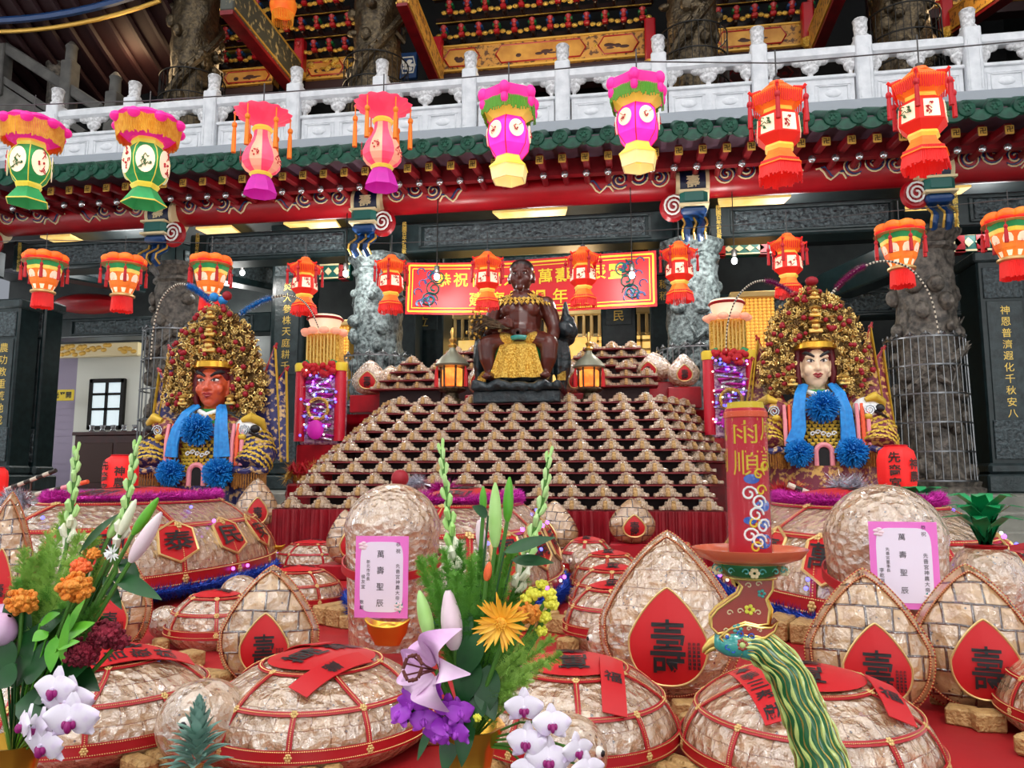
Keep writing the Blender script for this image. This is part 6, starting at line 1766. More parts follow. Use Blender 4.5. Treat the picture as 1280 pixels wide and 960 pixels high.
# ================================================================== GOD FIGURES (walking puppets)
def god_figure(label, pxc, pyf, Y, skin, red, seed, rz=0):
    """local units: 1 unit = 1 photo pixel; origin below the face at table height"""
    pf = at(pxc, pyf, Y); s = ppm(pf)
    zbase = 1.15 if red else 1.15
    t = thing('god_figure', label, 'figure', (pf.x, Y, pf.z), rz, 'large costumed god figures')
    rnd = random.Random(seed)
    def q(x, y, z): return V((x*s, y*s, z*s))
    # face is centred at z=0 ; eyes at +4
    mb = MB()
    mb.ell(q(0, 2, 4), (20*s, 21*s, 27*s)); mb.ell(q(0, -2, -10), (17*s, 17*s, 19*s)); mb.ell(q(0, -8, -21), (9*s, 9*s, 8*s))
    mb.ell(q(0, -19.5, -5), (3.6*s, 4*s, 4*s)); mb.tube([q(0, -16.5, 8), q(0, -19.5, -4)], [2*s, 3*s], 8)
    for d in (-1, 1):
        mb.ell(q(d*3.4, -18, -6), (2.4*s, 2.6*s, 2.2*s)); mb.ell(q(d*9, -15, 10), (8*s, 3.4*s, 2.6*s)); mb.ell(q(d*11, -12, -6), (7*s, 6*s, 7*s))
        mb.ell(q(d*20, 2, 0), (3.4*s, 6*s, 11*s)); mb.ell(q(d*20, 0, -10), (2.6*s, 3*s, 5*s))
    mb.ell(q(0, -17.4, -12), (6.5*s, 2.6*s, 2*s)); mb.ell(q(0, -17, -15.4), (5.2*s, 2.6*s, 2.2*s))
    mb.tube([q(0, 2, -16), q(0, 4, -40)], [11*s, 14*s], 16)
    remesh(mb, 1.3*s, 3).build('head', M_[skin], t, 180)
    for d in (-1, 1):
        mb = MB(); mb.tube([q(d*3.5, -18.6, 9.5), q(d*9, -18.2, 13 if red else 12.5), q(d*15.5, -14.6, 15.5), q(d*18.5, -11, 15)], [1.2*s, 2.0*s, 2.2*s, .8*s], 8); mb.build('eyebrow', M_['black_ink'], t)
        mb = MB(); mb.ell(q(d*8.6, -16.6, 4.6), (5*s, 2.2*s, 1.9*s), None, 14, 8); mb.build('eye', M_['eye_white'], t)
        mb = MB(); mb.ell(q(d*8.4, -18.4, 4.6), (1.8*s, .8*s, 1.7*s), None, 10, 6); mb.tube([q(d*3.8, -18, 4.2), q(d*8.5, -18.4, 6.8), q(d*13.6, -15.4, 5.8)], .7*s, 6); mb.build('pupil_and_lash', M_['black_ink'], t)
    mb = MB(); mb.tube([q(-6.6, -17.5, -12.6), q(-2.6, -19.6, -11.6), q(0, -19.6, -12.4), q(2.6, -19.6, -11.6), q(6.6, -17.5, -12.6)], [.6*s, 1.6*s, 1.4*s, 1.6*s, .6*s], 8); mb.tube([q(-5, -18, -14), q(0, -19.4, -15.6), q(5, -18, -14)], [.6*s, 1.9*s, .6*s], 8); mb.build('lips', M_['lip'], t)
    mb = MB()
    for d in (-1, 1): mb.tube([q(d*21, 3, 24), q(d*24, 1, 2), q(d*24, 0, -14), q(d*21, 1, -26)], [6*s, 5*s, 5*s, 3*s], 10)
    mb.ell(q(0, 6, 12), (23*s, 22*s, 26*s), None, 20, 12); hm = mb.build('red_hair' if True else '', M_['hair_red'], t)
    # crown: hundreds of gold scrolls on a fan-shaped frame
    mb = MB(); mb.lathe([(22*s, 20*s), (25*s, 21*s), (24*s, 28*s), (21*s, 30*s)], 28, sy=.95); mb.build('crown_band', M_['gold'], t)
    mb = MB()
    outl = [(0, 104), (18, 98), (34, 84), (48, 66), (58, 44), (66, 18), (70, -8), (62, -30), (44, -36), (30, -34)]
    prof = outl+[(-x, z) for x, z in outl[::-1]]
    mb.prism([(x*s*.9, z*s*.93) for x, z in prof[1:]], -2*s, 2*s, Tm(q(0, 8, 0), rx=90)); mb.build('crown_backing', M_['crown_dark'], t)
    fil = MB(); fil2 = MB()
    def inside(x, z):
        for i in range(len(outl)-1):
            if outl[i+1][1] <= z <= outl[i][1]:
                w = outl[i][0]+(outl[i+1][0]-outl[i][0])*(outl[i][1]-z)/(outl[i][1]-outl[i+1][1]+1e-6)
                return abs(x) < w
        return False
    n = 0
    poms = []
    while n < 950:
        x = rnd.uniform(-70, 70); z = rnd.uniform(-36, 104)
        if not inside(x, z) or (abs(x) < 25 and z < 24): continue
        n += 1; u = math.hypot(x/75, (z-20)/90); y = -14+18*u+rnd.uniform(-5, 5)
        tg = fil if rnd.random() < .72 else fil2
        kind = rnd.random(); r = rnd.uniform(2.0, 4.0)
        c = q(x, y, z)
        if kind < .4:      # curl
            a0 = rnd.random()*6; sg = rnd.choice((-1, 1))
            tg.tube([c+q(r*(1-i/9)*math.cos(a0+sg*i*.8), -i*.3, r*(1-i/9)*math.sin(a0+sg*i*.8)) for i in range(8)], .9*s, 5)
        elif kind < .7:    # small flower
            for i in range(5): tg.ell(c+q(r*.7*math.cos(i*1.257), 0, r*.7*math.sin(i*1.257)), (r*.42*s, r*.3*s, r*.42*s), None, 6, 4)
            tg.ell(c+q(0, -1.5, 0), r*.3*s, None, 6, 4)
        else:              # leaf blade
            a0 = rnd.random()*6; d = q(math.cos(a0)*r*1.6, -2, math.sin(a0)*r*1.6); e = q(-math.sin(a0)*r*.5, 0, math.cos(a0)*r*.5)
            tg.add([c-d, c+e, c+d, c-e, c+q(0, -1.6, 0)], [(0, 1, 4), (1, 2, 4), (2, 3, 4), (3, 0, 4)])
    f1 = fil.build('gold_filigree', M_['crown_gold'], t); f1['kind'] = 'stuff'
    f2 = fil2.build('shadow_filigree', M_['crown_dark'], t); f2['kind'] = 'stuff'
    for (x, z, w) in ((0, 84, 8), (0, 62, 9), (0, 42, 11), (-30, -24, 8), (30, -24, 8)):   # small idol niches
        mb = MB(); mb.box(q(x, -18, z), (w*1.5*s, 6*s, w*.5*s), None, 1*s); mb.ell(q(x, -20, z+w*.55), (w*.5*s, 4*s, w*.5*s), None, 12, 8); mb.lathe([(w*.9*s, 0), (w*.6*s, w*.25*s), (1*s, w*.5*s)], 12, Tm(q(x, -18, z+w*.9))); mb.build('crown_niche', M_['gold_pale'], t)
    pm = MB(); pm.ell((0, 0, 0), 3.0*s, None, 10, 8)
    first = None
    for i in range(56):
        for _ in range(40):
            x = rnd.uniform(-68, 68); z = rnd.uniform(-34, 100)
            if inside(x*1.03, z) and not (abs(x) < 27 and z < 30): break
        u = math.hypot(x/75, (z-20)/90)
        if first is None: o = first = pm.build('red_pompom', M_['pompom_red'], t)
        else: o = first.copy(); COL.objects.link(o)
        o.location = q(x, -22+18*u, z); o.scale = (rnd.uniform(.8, 1.25),)*3
    if not red:
        for c in list(COL.objects):
            if c.parent is t and c.name.split('.')[0] in ('head', 'eyebrow', 'eye', 'pupil_and_lash', 'lips', 'red_hair'): c.scale = (.87, 1, 1)
    mb = MB()      # top pompoms
    if red:
        mb.ell(q(-4, -4, 112), 6*s, None, 12, 8); mb.ell(q(8, -4, 108), 6*s, None, 12, 8); mb.build('top_pompom', M_['blue_fabric'], t)
        mb = MB(); mb.ell(q(14, -6, 113), 6*s, None, 12, 8); mb.build('top_pompom', M_['pompom_red'], t)
    else:
        mb.ell(q(0, -4, 108), (8*s, 8*s, 6*s), None, 14, 8); mb.build('top_pompom', M_['pompom_red'], t)
    # pheasant feathers with dyed sockets
    for d, arc in (((-1, [(-8, 104), (-30, 124), (-60, 138), (-86, 118), (-96, 76), (-98, 30)]), (1, [(20, 86), (48, 108), (80, 118), (104, 112), (116, 96), (126, 70)])) if red else ((-1, [(-16, 90), (-40, 112), (-66, 118), (-90, 100), (-104, 64), (-106, 20)]), (1, [(24, 92), (46, 118), (84, 136), (120, 126), (144, 88), (150, 30)]))):
        pts = []
        for i in range(len(arc)-1):
            for k in range(6):
                u = k/6; p0, p1 = arc[i], arc[i+1]; pts.append((p0[0]+(p1[0]-p0[0])*u, p0[1]+(p1[1]-p0[1])*u))
        for _ in range(5): pts = [pts[0]]+[((pts[i-1][0]+pts[i][0]+pts[i+1][0])/3, (pts[i-1][1]+pts[i][1]+pts[i+1][1])/3) for i in range(1, len(pts)-1)]+[pts[-1]]
        P3 = [q(x, 4+i*.6, z) for i, (x, z) in enumerate(pts)]; m = len(P3)
        a, b = MB(), MB()
        for i in range(m-1):
            for h in range(3):
                e0 = P3[i].lerp(P3[i+1], h/3); e1 = P3[i].lerp(P3[i+1], (h+1)/3); r = 1.9*s*(1-.6*i/m)
                (a if h % 2 == i % 2 else b).tube([e0, e1], r, 6)
        fe = a.build('pheasant_feather', M_['feather'], t); b.build('dark_bars', M_['feather_dark'], fe)
        mb = MB(); dv = (P3[6]-P3[2]).normalized(); garland(mb, [P3[2]-dv*2*s, P3[4], P3[7], P3[9]], 5.5*s, 3, 9000); mb.build('feather_socket', M_['blue_fabric' if red else 'orchid_lip'], t, 0)
    # torso and garments (z from -36 down to -125)
    mb = MB(); prof = [(16, -34), (34, -42), (42, -52), (40, -75), (44, -100), (50, -125)]
    mb.lathe([(r*s, z*s) for r, z in prof], 32, sy=.66); mb.build('robe', M_['brocade'], t)
    mb = MB(); mb.lathe([(15*s, -30*s), (18*s, -36*s), (37*s, -47*s), (38*s, -52*s)], 36, sy=.72, fn=lambda a, j, r, z: 1+.05*math.sin(12*a) if j == 3 else 1); mb.build('green_collar', M_['green_fabric'], t)
    mb = MB()
    for i in range(60):
        a = 2*PI*rnd.random(); r = rnd.uniform(20, 36); mb.tube([q(r*math.cos(a+h*.15)*1.02, r*.74*math.sin(a+h*.15)-1.5, -36-(r-18)*.6+h) for h in range(3)], .7*s, 4)
    mb.build('gold_embroidery', M_['gold_pale'], t)
    if True:
        mb = MB(); mb.tube([q(-12, -12, -33), q(0, -18, -39), q(12, -12, -33)], [3*s, 4*s, 3*s], 10); mb.build('white_neck_cloth', M_['white_petal'], t)
    # belly armour of gold scales with arched opening
    def belly(u, v, off=0):
        x = (u-.5)*56; z = -70-50*v; y = -30+8*(2*u-1)**2*1.6-3*math.sin(v*PI)-off
        return q(x, y, z)
    mb = MB(); mb.grid(belly, 16, 12); mb.grid(lambda u, v: belly(1-u, v, -2), 16, 12); mb.build('belly_cloth', M_['outline_dark'], t)
    mb = MB()
    for r in range(11):
        for c in range(8):
            u = (c+.5+.5*(r % 2))/8.5; v = (r+.4)/11.4
            if abs(u-.5) < .16 and v > .62: continue
            p = belly(u, v, .6); w = 3.5
            mb.add([p+q(w*.88*math.cos(k*PI/5), -.8-.12*r*0, 2+w*1.25*-math.sin(k*PI/5)) for k in range(6)]+[p+q(0, -2, 0)], [(k, (k+1) % 6, 6) for k in range(6)])
    mb.build('gold_scales', M_['scale_gold'], t)
    mb = MB(); arch = [q(-9, -35, -124), q(-9, -35, -108)]+[q(9*math.cos(PI-k*PI/10), -35, -108+9*math.sin(k*PI/10)) for k in range(1, 10)]+[q(9, -35, -108), q(9, -35, -124)]
    mb.tube(arch, 3*s, 8); mb.build('arched_opening_rim', M_['pink_ribbon'], t)
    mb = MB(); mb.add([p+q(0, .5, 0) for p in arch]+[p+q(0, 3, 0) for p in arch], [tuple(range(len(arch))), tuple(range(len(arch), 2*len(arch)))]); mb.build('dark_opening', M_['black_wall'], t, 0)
    mb = MB()
    for k in range(5):
        c = q(-12+k*6, -35.5, -86+2*math.sin(k*1.6)); mb.tube([c+q(3*math.cos(j*.8)*(1-j/12), 0, 3*math.sin(j*.8)*(1-j/12)) for j in range(9)], .9*s, 5)
    mb.build('white_cloud_trim', M_['white_petal'], t)
    # scarf
    for d in (-1, 1):
        mb = MB()
        cl = [(d*15, -10, -26), (d*22, -22, -36), (d*27, -33, -55), (d*30, -36, -75), (d*31, -36, -90)] if red else [(d*16, -10, -24), (d*22, -24, -36), (d*26, -34, -58), (d*27, -36, -80), (d*27 if d > 0 else -34, -36, -98)]
        pp = [q(*c) for c in cl]; nn = [V((d*.3, -1, .1))]*len(pp)
        mb.strip(pp, nn, 15*s, 2.2*s, wf=lambda u: .75+.5*u); mb.tube([pp[0], pp[1], pp[2], pp[3], pp[4]], [4*s, 4.6*s, 5*s, 5.4*s, 6*s], 8, flat=.5); mb.build('blue_scarf', M_['blue_fabric'], t, 60)
    # fluffy blue rosettes
    for (x, y, z, r) in ((0, -38, -58 if red else -54, 21), (-29, -40, -109, 18), (30, -40, -109, 20)):
        mb = MB()
        for i in range(420):
            d = V((rnd.gauss(0, 1), rnd.gauss(0, .7)-.5, rnd.gauss(0, 1))).normalized(); rr = r*rnd.uniform(.8, 1.02); e = d.orthogonal().normalized()
            c = q(x, y, z); mb.tube([c+d*.25*r*s, c+d*rr*s], [1.0*s, .8*s], 3)
        mb.build('blue_pompom', M_['blue_fabric'], t, 0)
    # hanging ribbons
    for x, m_ in ((-42, 'pink_ribbon'), (-36, 'orange_ribbon'), (40, 'pink_ribbon'), (46, 'orange_ribbon'), (52, 'pink_ribbon')):
        mb = MB(); mb.tube([q(x, -26, -50), q(x, -30, -70), q(x*1.0, -31, -100)], [2*s, 2.6*s, 2.4*s], 8); mb.build('hanging_ribbon', M_[m_], t)
    # sleeves with lion shoulder guards, bent forward
    for d in (-1, 1):
        mb = MB(); mb.tube([q(d*38, 0, -50), q(d*56, -6, -66), q(d*66, -14, -88), q(d*62, -28, -104)], [15*s, 20*s, 21*s, 19*s], 18); mb.build('sleeve', M_['brocade_navy' if red else 'brocade'], t, 80)
        mb = MB()     # overlapping scales over the outer sleeve
        sp_ = [q(d*44, -2, -56), q(d*56, -6, -66), q(d*66, -14, -88), q(d*62, -28, -104)]; sr = [17*s, 20.4*s, 21.4*s, 19.4*s]
        for r in range(9):
            k = .5+r/8*2.3; i0 = min(int(k), 2); h = k-i0; ctr = sp_[i0].lerp(sp_[i0+1], h); tn = (sp_[i0+1]-sp_[i0]).normalized(); rr = sr[i0]+(sr[i0+1]-sr[i0])*h
            e = tn.cross(V((0, 0, 1))).normalized(); e2 = tn.cross(e)
            for c in range(22):
                a = 2*PI*(c+.5*(r % 2))/22; n = e*math.cos(a)+e2*math.sin(a)
                if n.y > .55: continue
                tt = tn.cross(n).normalized(); p = ctr+n*rr; w = 3.1*s
                mb.add([p+tt*w*math.cos(k_*PI/5)+tn*(w*1.2*math.sin(k_*PI/5))+n*.3*s for k_ in range(6)]+[p+n*1.8*s+tn*w*.5], [(k_, (k_+1) % 6, 6) for k_ in range(6)])
        mb.build('sleeve_scales', M_['scale_gold'], t)
        mb = MB(); mb.ell(q(d*54, -16, -56), (17*s, 14*s, 15*s), None, 18, 12); mb.build('lion_shoulder_guard', M_['white_petal'] if d > 0 else M_['brocade'], t)
        mb = MB(); mb.tube([q(d*50, -28, -46), q(d*60, -27, -42), q(d*70, -18, -48), q(d*73, -12, -58)], [3*s, 6*s, 6*s, 2*s], 10); mb.ell(q(d*52, -30, -66), (5*s, 4*s, 4*s), None, 10, 8); mb.build('gold_lion_brow', M_['scale_gold'], t)
        mb = MB(); mb.ell(q(d*66, -26, -56), (6*s, 5*s, 5*s), None, 12, 8); mb.tube([q(d*60, -30, -60), q(d*72, -24, -66), q(d*78, -14, -72)], 2*s, 6); mb.build('dark_lion_eye', M_['black_ink'], t)
        mb = MB(); mb.tube([q(d*(47+i), -29.6, -62+3*i) if False else q(d*(54+7*math.cos(i*.75)*(1-i/22)), -30, -58+7*math.sin(i*.75)*(1-i/22)) for i in range(18)], 1.0*s, 5); mb.build('silver_spiral', M_['silver'], t)
        mb = MB()     # wavy hem and fringe
        mb.tube([q(d*62+19*math.cos(k*PI/9), -28+16*math.sin(k*PI/9), -106+2*math.sin(k*2.2)) for k in range(19)], 4*s, 8); mb.build('wavy_cuff', M_['brocade_navy'], t)
        mb = MB(); 
        for i in range(40): a = 2*PI*i/40; mb.tube([q(d*62+19*math.cos(a), -28+16*math.sin(a), -108), q(d*62+19.5*math.cos(a), -28+16.5*math.sin(a), -124-rnd.random()*4)], 1.1*s, 4)
        mb.build('gold_fringe', M_['fringe_gold'], t)
        # skirt panels
        mb = MB(); mb.grid(lambda u, v: q(d*(34+34*u), -26+20*u+3*math.sin(u*9), -100-50*v), 8, 6); mb.build('skirt_panel', M_['brocade_navy' if red else 'brocade'], t)
        mb = MB(); mb.tube([q(d*(34+34*u/8), -26+20*u/8+3*math.sin(u/8*9), -150) for u in range(9)], 2.4*s, 6); mb.build('skirt_hem', M_['fringe_gold'], t)
    # back flags
    for d in (-1, 1):
        for j in range(2):
            tip = q(d*(70+j*14), 16+j*4, 50-j*28) if not (red is False and d < 0) else q(d*(66+j*6), 16+j*4, 40-j*26); b0 = q(d*34, 14, -50); b1 = q(d*(84+j*8), 14, -95)
            mb = MB(); mb.grid(lambda u, v: (b0.lerp(b1, u)).lerp(tip, v)+q(0, 3*math.sin(u*5+v*4), 0), 8, 8); mb.grid(lambda u, v: (b1.lerp(b0, u)).lerp(tip, v)+q(0, 3*math.sin((1-u)*5+v*4)+1, 0), 8, 8); fl = mb.build('back_flag', M_['brocade_navy' if red else 'brocade'], t, 80)
            mb = MB(); mb.tube([b1, b1.lerp(tip, .5)+q(0, 1, 0), tip], 3.2*s, 6, flat=.4); mb.build('yellow_edge', M_['scale_gold'], fl)
            mb = MB(); mb.tube([b0, tip, tip+(tip-b0)*.06], 1.6*s, 6); mb.ell(tip, 3*s, None, 8, 6); mb.build('flag_pole', M_['mid_red'], fl)
    # stand under the robe
    hb = (pf.z-ZT)/s
    mb = MB(); mb.lathe([(50*s, -124*s), (54*s, -(124+hb)/2*s), (58*s, -hb*s)], 28, sy=.7, fn=lambda a, j, r, z: 1+.03*math.sin(18*a)); mb.build('lower_robe', M_['brocade_navy' if red else 'brocade'], t)
    return t
god_figure('red-faced god figure with towering gold crown and blue scarf at left', 268, 482, 5.95, 'face_red', True, 11, 4)
god_figure('pale-faced god figure with towering gold crown and blue scarf at right', 1019, 458, 6.15, 'face_pale', False, 12, -4)

# ================================================================== LOTUS LIGHT TOWERS
def lotus_tower(label, px, y0, y1, Y, seed):
    a, b = at(px, y1, Y), at(px, y0, Y); s = ppm(a); H = (b.z-a.z)/s; rnd = random.Random(seed)
    t = thing('decorated_light_tower', label, 'lamp tower', (a.x, Y, a.z), 0, 'tinsel light towers beside the pyramid')
    q = lambda x, y, z: V((x*s, y*s, z*s))
    mb = MB(); mb.box(q(0, 4, H*.27), (52*s, 26*s, H*.54*s), None, 2*s); mb.build('glitter_body', M_['glitter'], t); mb = MB(); garland(mb, [q(20*math.sin(i*1.7), -11, H*(.04+.5*i/24)) for i in range(25)], 7*s, seed, 500); mb.build('purple_tinsel', M_['tinsel_magenta'], t, 0)
    mb = MB(); garland(mb, [q(22*math.sin(i*2.3+1), -12, H*(.03+.55*i/20)) for i in range(21)], 6*s, seed+1, 400); mb.build('silver_tinsel', M_['tinsel_silver'], t, 0)
    for d in (-1, 1):
        mb = MB(); mb.lathe([(7*s, 4*s), (7*s, H*.56*s), (6*s, H*.58*s)], 16, Tm(q(d*26, -8, 0))); mb.build('red_candle', M_['candle_red'], t)
        mb = MB(); mb.lathe([(8*s, H*.56*s), (8.5*s, H*.61*s), (7*s, H*.625*s)], 16, Tm(q(d*26, -8, 0))); mb.build('yellow_candle_top', M_['gold_flat'], t)
    mb = MB(); mb.box(q(0, 2, H*.72), (44*s, 22*s, H*.28*s), None, 3*s); mb.build('gold_panel', M_['gold_leaf'], t)
    mb = MB()
    for i in range(9): mb.tube([q(-18+i*4.5, -11, H*.6), q(-18+i*4.5, -12, H*.84)], 1.2*s, 6)
    mb.build('gold_bars', M_['gold_pale'], t)
    mb = MB(); mb.lathe([(14*s, H*.88*s), (19*s, H*.93*s), (22*s, H*.985*s), (20*s, H*s), (12*s, H*s)], 24); mb.build('top_drum', M_['lan_cream'], t)
    mb = MB(); mb.lathe([(22*s, H*.965*s), (23.5*s, H*.975*s), (22*s, H*.985*s)], 24); mb.build('red_rim', M_['mid_red'], t)
    mb = MB()
    for i in range(10):
        an = 2*PI*i/10; mb.ell(q(24*math.cos(an), 20*math.sin(an)-2, H*.87), (7*s, 6*s, 4.5*s), None, 10, 6)
    mb.build('pink_lotus_petals', M_['lan_peach'], t)
    mb = MB()
    for i in range(30): mb.ell(q(rnd.uniform(-20, 20), -13-rnd.random()*3, H*rnd.uniform(.53, .62)), (4*s, 3*s, 4*s), None, 7, 5)
    mb.build('red_tinsel_bow', M_['tassel_red'], t)
    mb = MB()
    for d in (-1, 1):
        for k in range(3): mb.add([q(d*10, -14, H*.6), q(d*16+k*2, -15, H*.6+8-k*5), q(d*24, -14, H*.6+5-k*3), q(d*16, -16, H*.6-3)], [(0, 1, 2, 3)])
    mb.build('green_leaves', M_['plastic_leaf'], t)
    mb = MB(); mb.ell(q(-2, -16, H*.11), (11*s, 6*s, 12*s), None, 14, 10); mb.build('pink_balloon_charm', M_['lan_purple'], t)
    mb = MB(); mb.tube([q(13*math.cos(k*PI/12), -14, H*.27+13*math.sin(k*PI/12)) for k in range(25)], 2.2*s, 6); mb.build('gold_ring', M_['gold_leaf'], t)
    for m_, nm, n, r in (('led_blue', 'blue_light', 16, 1.5), ('led_violet', 'violet_light', 14, 1.5), ('led_white', 'white_light', 12, 1.2)):
        fairy(t, [q(rnd.uniform(-24, 24), -13-rnd.random()*4, H*rnd.uniform(.05, .6)) for _ in range(n)], nm, M_[m_], r*s)
    mb = MB(); zz = (ZT-a.z); mb.box((0, .04, zz/2), (60*s, .2, abs(zz)), None, .01); mb.build('red_base', M_['red_satin'], t)
lotus_tower('glittering tower with purple lights left of the pyramid', 402, 396, 556, 6.9, 5)
lotus_tower('glittering tower with red bow and lights right of the pyramid', 914, 376, 548, 7.1, 6)
# gold-orange garland box under the left tower
p = at(385, 590, 6.4); s = ppm(p)
t = thing('garland_basket', 'basket of gold and red tinsel at the foot of the left light tower', 'basket', (p.x-.05, 6.45, ZT))
mb = MB(); garland(mb, [(-.16+.32*i/8, 0, p.z-ZT-.05+.08*math.sin(i*1.3)) for i in range(9)], .1, 2, 900); mb.build('gold_tinsel', M_['gold_leaf'], t, 0)
mb = MB(); garland(mb, [(-.12+.24*i/8, -.05, p.z-ZT+.02+.05*math.sin(i*1.9)) for i in range(9)], .07, 4, 700); mb.build('red_tinsel', M_['tassel_red'], t, 0)
mb = MB(); mb.box((0, .03, (p.z-ZT)/2-.05), (.3, .18, p.z-ZT-.1), None, .02); mb.build('box', M_['red_satin'], t)

# ================================================================== SMALL THINGS ON THE TABLE
def paper_lantern_red(label, px, y0, y1, w, Y, txts):
    a = at(px, y1, Y); s = ppm(a); H = (y1-y0)
    t = thing('red_paper_lantern', label, 'lantern', (a.x, Y, a.z), 0, 'red barrel lanterns behind the giant cakes')
    R_ = w/2; f = lambda an, j, r, z: 1-.035*abs(math.sin(an*4))
    prof = [(R_*.6, 1), (R_*.9, H*.12), (R_, H*.3), (R_, H*.72), (R_*.88, H*.9), (R_*.55, H)]
    mb = MB(); mb.lathe([(r*s, z*s) for r, z in prof], 48, fn=f); mb.build('paper_body', M_['lan_paper'], t)
    mb = MB(); mb.lathe([(R_*.56*s, H*.98*s), (R_*.6*s, H*1.02*s), (R_*.5*s, H*1.03*s)], 24); mb.build('top_ring', M_['tassel_red'], t)
    for j, (tx, an) in enumerate(txts):
        mb = MB(); mb.text(tx, H*.25*s, lambda x, y, an=an: V(((R_+1)*s*math.sin(an+x/(R_*s)), -(R_+1)*s*math.cos(an+x/(R_*s)), H*.5*s+y)), .03, vertical=True, pitch=1.05); mb.build('lettering', M_['wood_brown'], t, 0)
    mb = MB(); mb.tube([(0, 0, 0), (0, 0, ZT-a.z)], .012, 6); mb.build('pole', M_['dark_iron'], t)
paper_lantern_red('red barrel lantern on a pole behind the left giant cake', 149, 570, 622, 42, 5.3, [('先嗇宮', -.35), ('神農', .55)])
paper_lantern_red('red barrel lantern on a pole right of the pale-faced figure', 1123, 558, 618, 47, 5.6, [('先嗇宮', -.4), ('神農', .6)])
paper_lantern_red('dark red barrel lantern at the left edge of the view', -4, 585, 622, 22, 5.6, [('宮', 0)])
def card(label, px0, px1, py0, py1, Y, rz, cols):
    c = at((px0+px1)/2, (py0+py1)/2, Y); s = ppm(c); w, h = (px1-px0)*s, (py1-py0)*s
    t = thing('greeting_card', label, 'card', tuple(c), rz, 'pink greeting cards')
    mb = MB(); mb.box((0, 0, 0), (w, .004, h)); mb.build('pink_sheet', M_['card_pink'], t, 0)
    mb = MB(); n = 40
    pl = [(math.copysign(abs(math.cos(a))**.35, math.cos(a))*w*.405, math.copysign(abs(math.sin(a))**.35, math.sin(a))*h*.43) for a in [2*PI*i/n for i in range(n)]]
    mb.prism(pl, .0022, .0032, Tm(rx=90)); mb.build('pale_centre', M_['card_white'], t, 0)
    mb = MB()
    for (tx, sz, x, z, pit) in cols: mb.text(tx, sz*h, lambda a, b, x=x, z=z: V((x*w+a, -.0042, z*h+b)), .0, vertical=True, pitch=pit)
    mb.build('calligraphy', M_['black_ink'], t, 0)
    for (cx_, cz_, fl) in ((-.36, .38, 1), (.33, -.36, 1)):
        mb = MB()
        for k in range(5): mb.ell((cx_*w+.03*h*math.cos(k*1.3), -.004, cz_*h+.035*h*math.sin(k*1.3)), (.035*h, .0015, .02*h), Tm(), 8, 4)
        mb.build('flower_print', M_['lily_bud_pink'], t)
    mb = MB()
    for k in range(3): mb.add([(.36*w, -.0045, -.44*h), (.26*w+k*.06*w, -.0045, -.34*h), (.3*w+k*.06*w, -.005, -.3*h), (.34*w+k*.03*w, -.0045, -.36*h)], [(0, 1, 2, 3)])
    mb.build('leaf_print', M_['enamel_teal'], t, 0)
    return t
cl1 = [('萬壽聖辰', .1, -.02, -.02, 2.0), ('恭祝', .062, .31, .36, 1.3), ('先嗇宮神農大帝', .058, .31, -.06, 1.12), ('新北市市長', .05, -.25, .08, 1.05), ('侯友宜', .055, -.34, -.06, 1.1), ('敬獻', .055, -.36, -.34, 1.2)]
cl2 = [('萬壽聖辰', .085, -.02, .02, 2.4), ('恭祝', .058, .3, .4, 1.3), ('先嗇宮神農大帝', .058, .31, -.08, 1.12), ('先嗇宮董事長', .045, -.24, .06, 1.08), ('李乾龍', .055, -.34, -.12, 1.1), ('敬獻', .055, -.34, -.36, 1.2)]
card('pink greeting card leaning on the left domed head', 443, 511, 671, 771, 2.78, 2, cl1)
card('pink greeting card leaning on the right domed head', 1091, 1170, 653, 760, 2.5, -4, cl2)
def ingot(label, px, py, w, Y, m='gold'):
    p = at(px, py, Y); s = ppm(p)*w/60
    t = thing('gold_ingot', label, 'ingot', (p.x, Y, max(p.z, ZT)))
    mb = MB()
    def f(u, v):
        a = 2*PI*u; 
        prof = [(16, 0), (20, 8), (27, 18), (30, 24), (28, 25), (22, 20), (14, 18), (.01, 18)]
        k = v*7; i = min(int(k), 6); h = k-i; r = prof[i][0]*(1-h)+prof[i+1][0]*h; z = prof[i][1]*(1-h)+prof[i+1][1]*h
        z += (8*abs(math.cos(a))**3 if i >= 2 and r > 20 else 0)
        return (r*math.cos(a)*s, r*.55*math.sin(a)*s, z*s)
    mb.grid(f, 40, 21, cu=True); mb.build('boat_body', M_[m], t, 80)
    mb = MB(); mb.ell((0, 0, 17*s), (15*s, 9*s, 10*s), None, 20, 10); mb.build('centre_dome', M_[m], t)
    return t
ingot('shiny gold boat-shaped ingot below the left pink card', 484, 806, 60, 2.72)
ingot('small gold ingot at the right edge below the pineapple', 1275, 782, 50, 2.9)
ingot('tiny gold cup at the far end of the left giant cake', 348, 690, 18, 5.2)
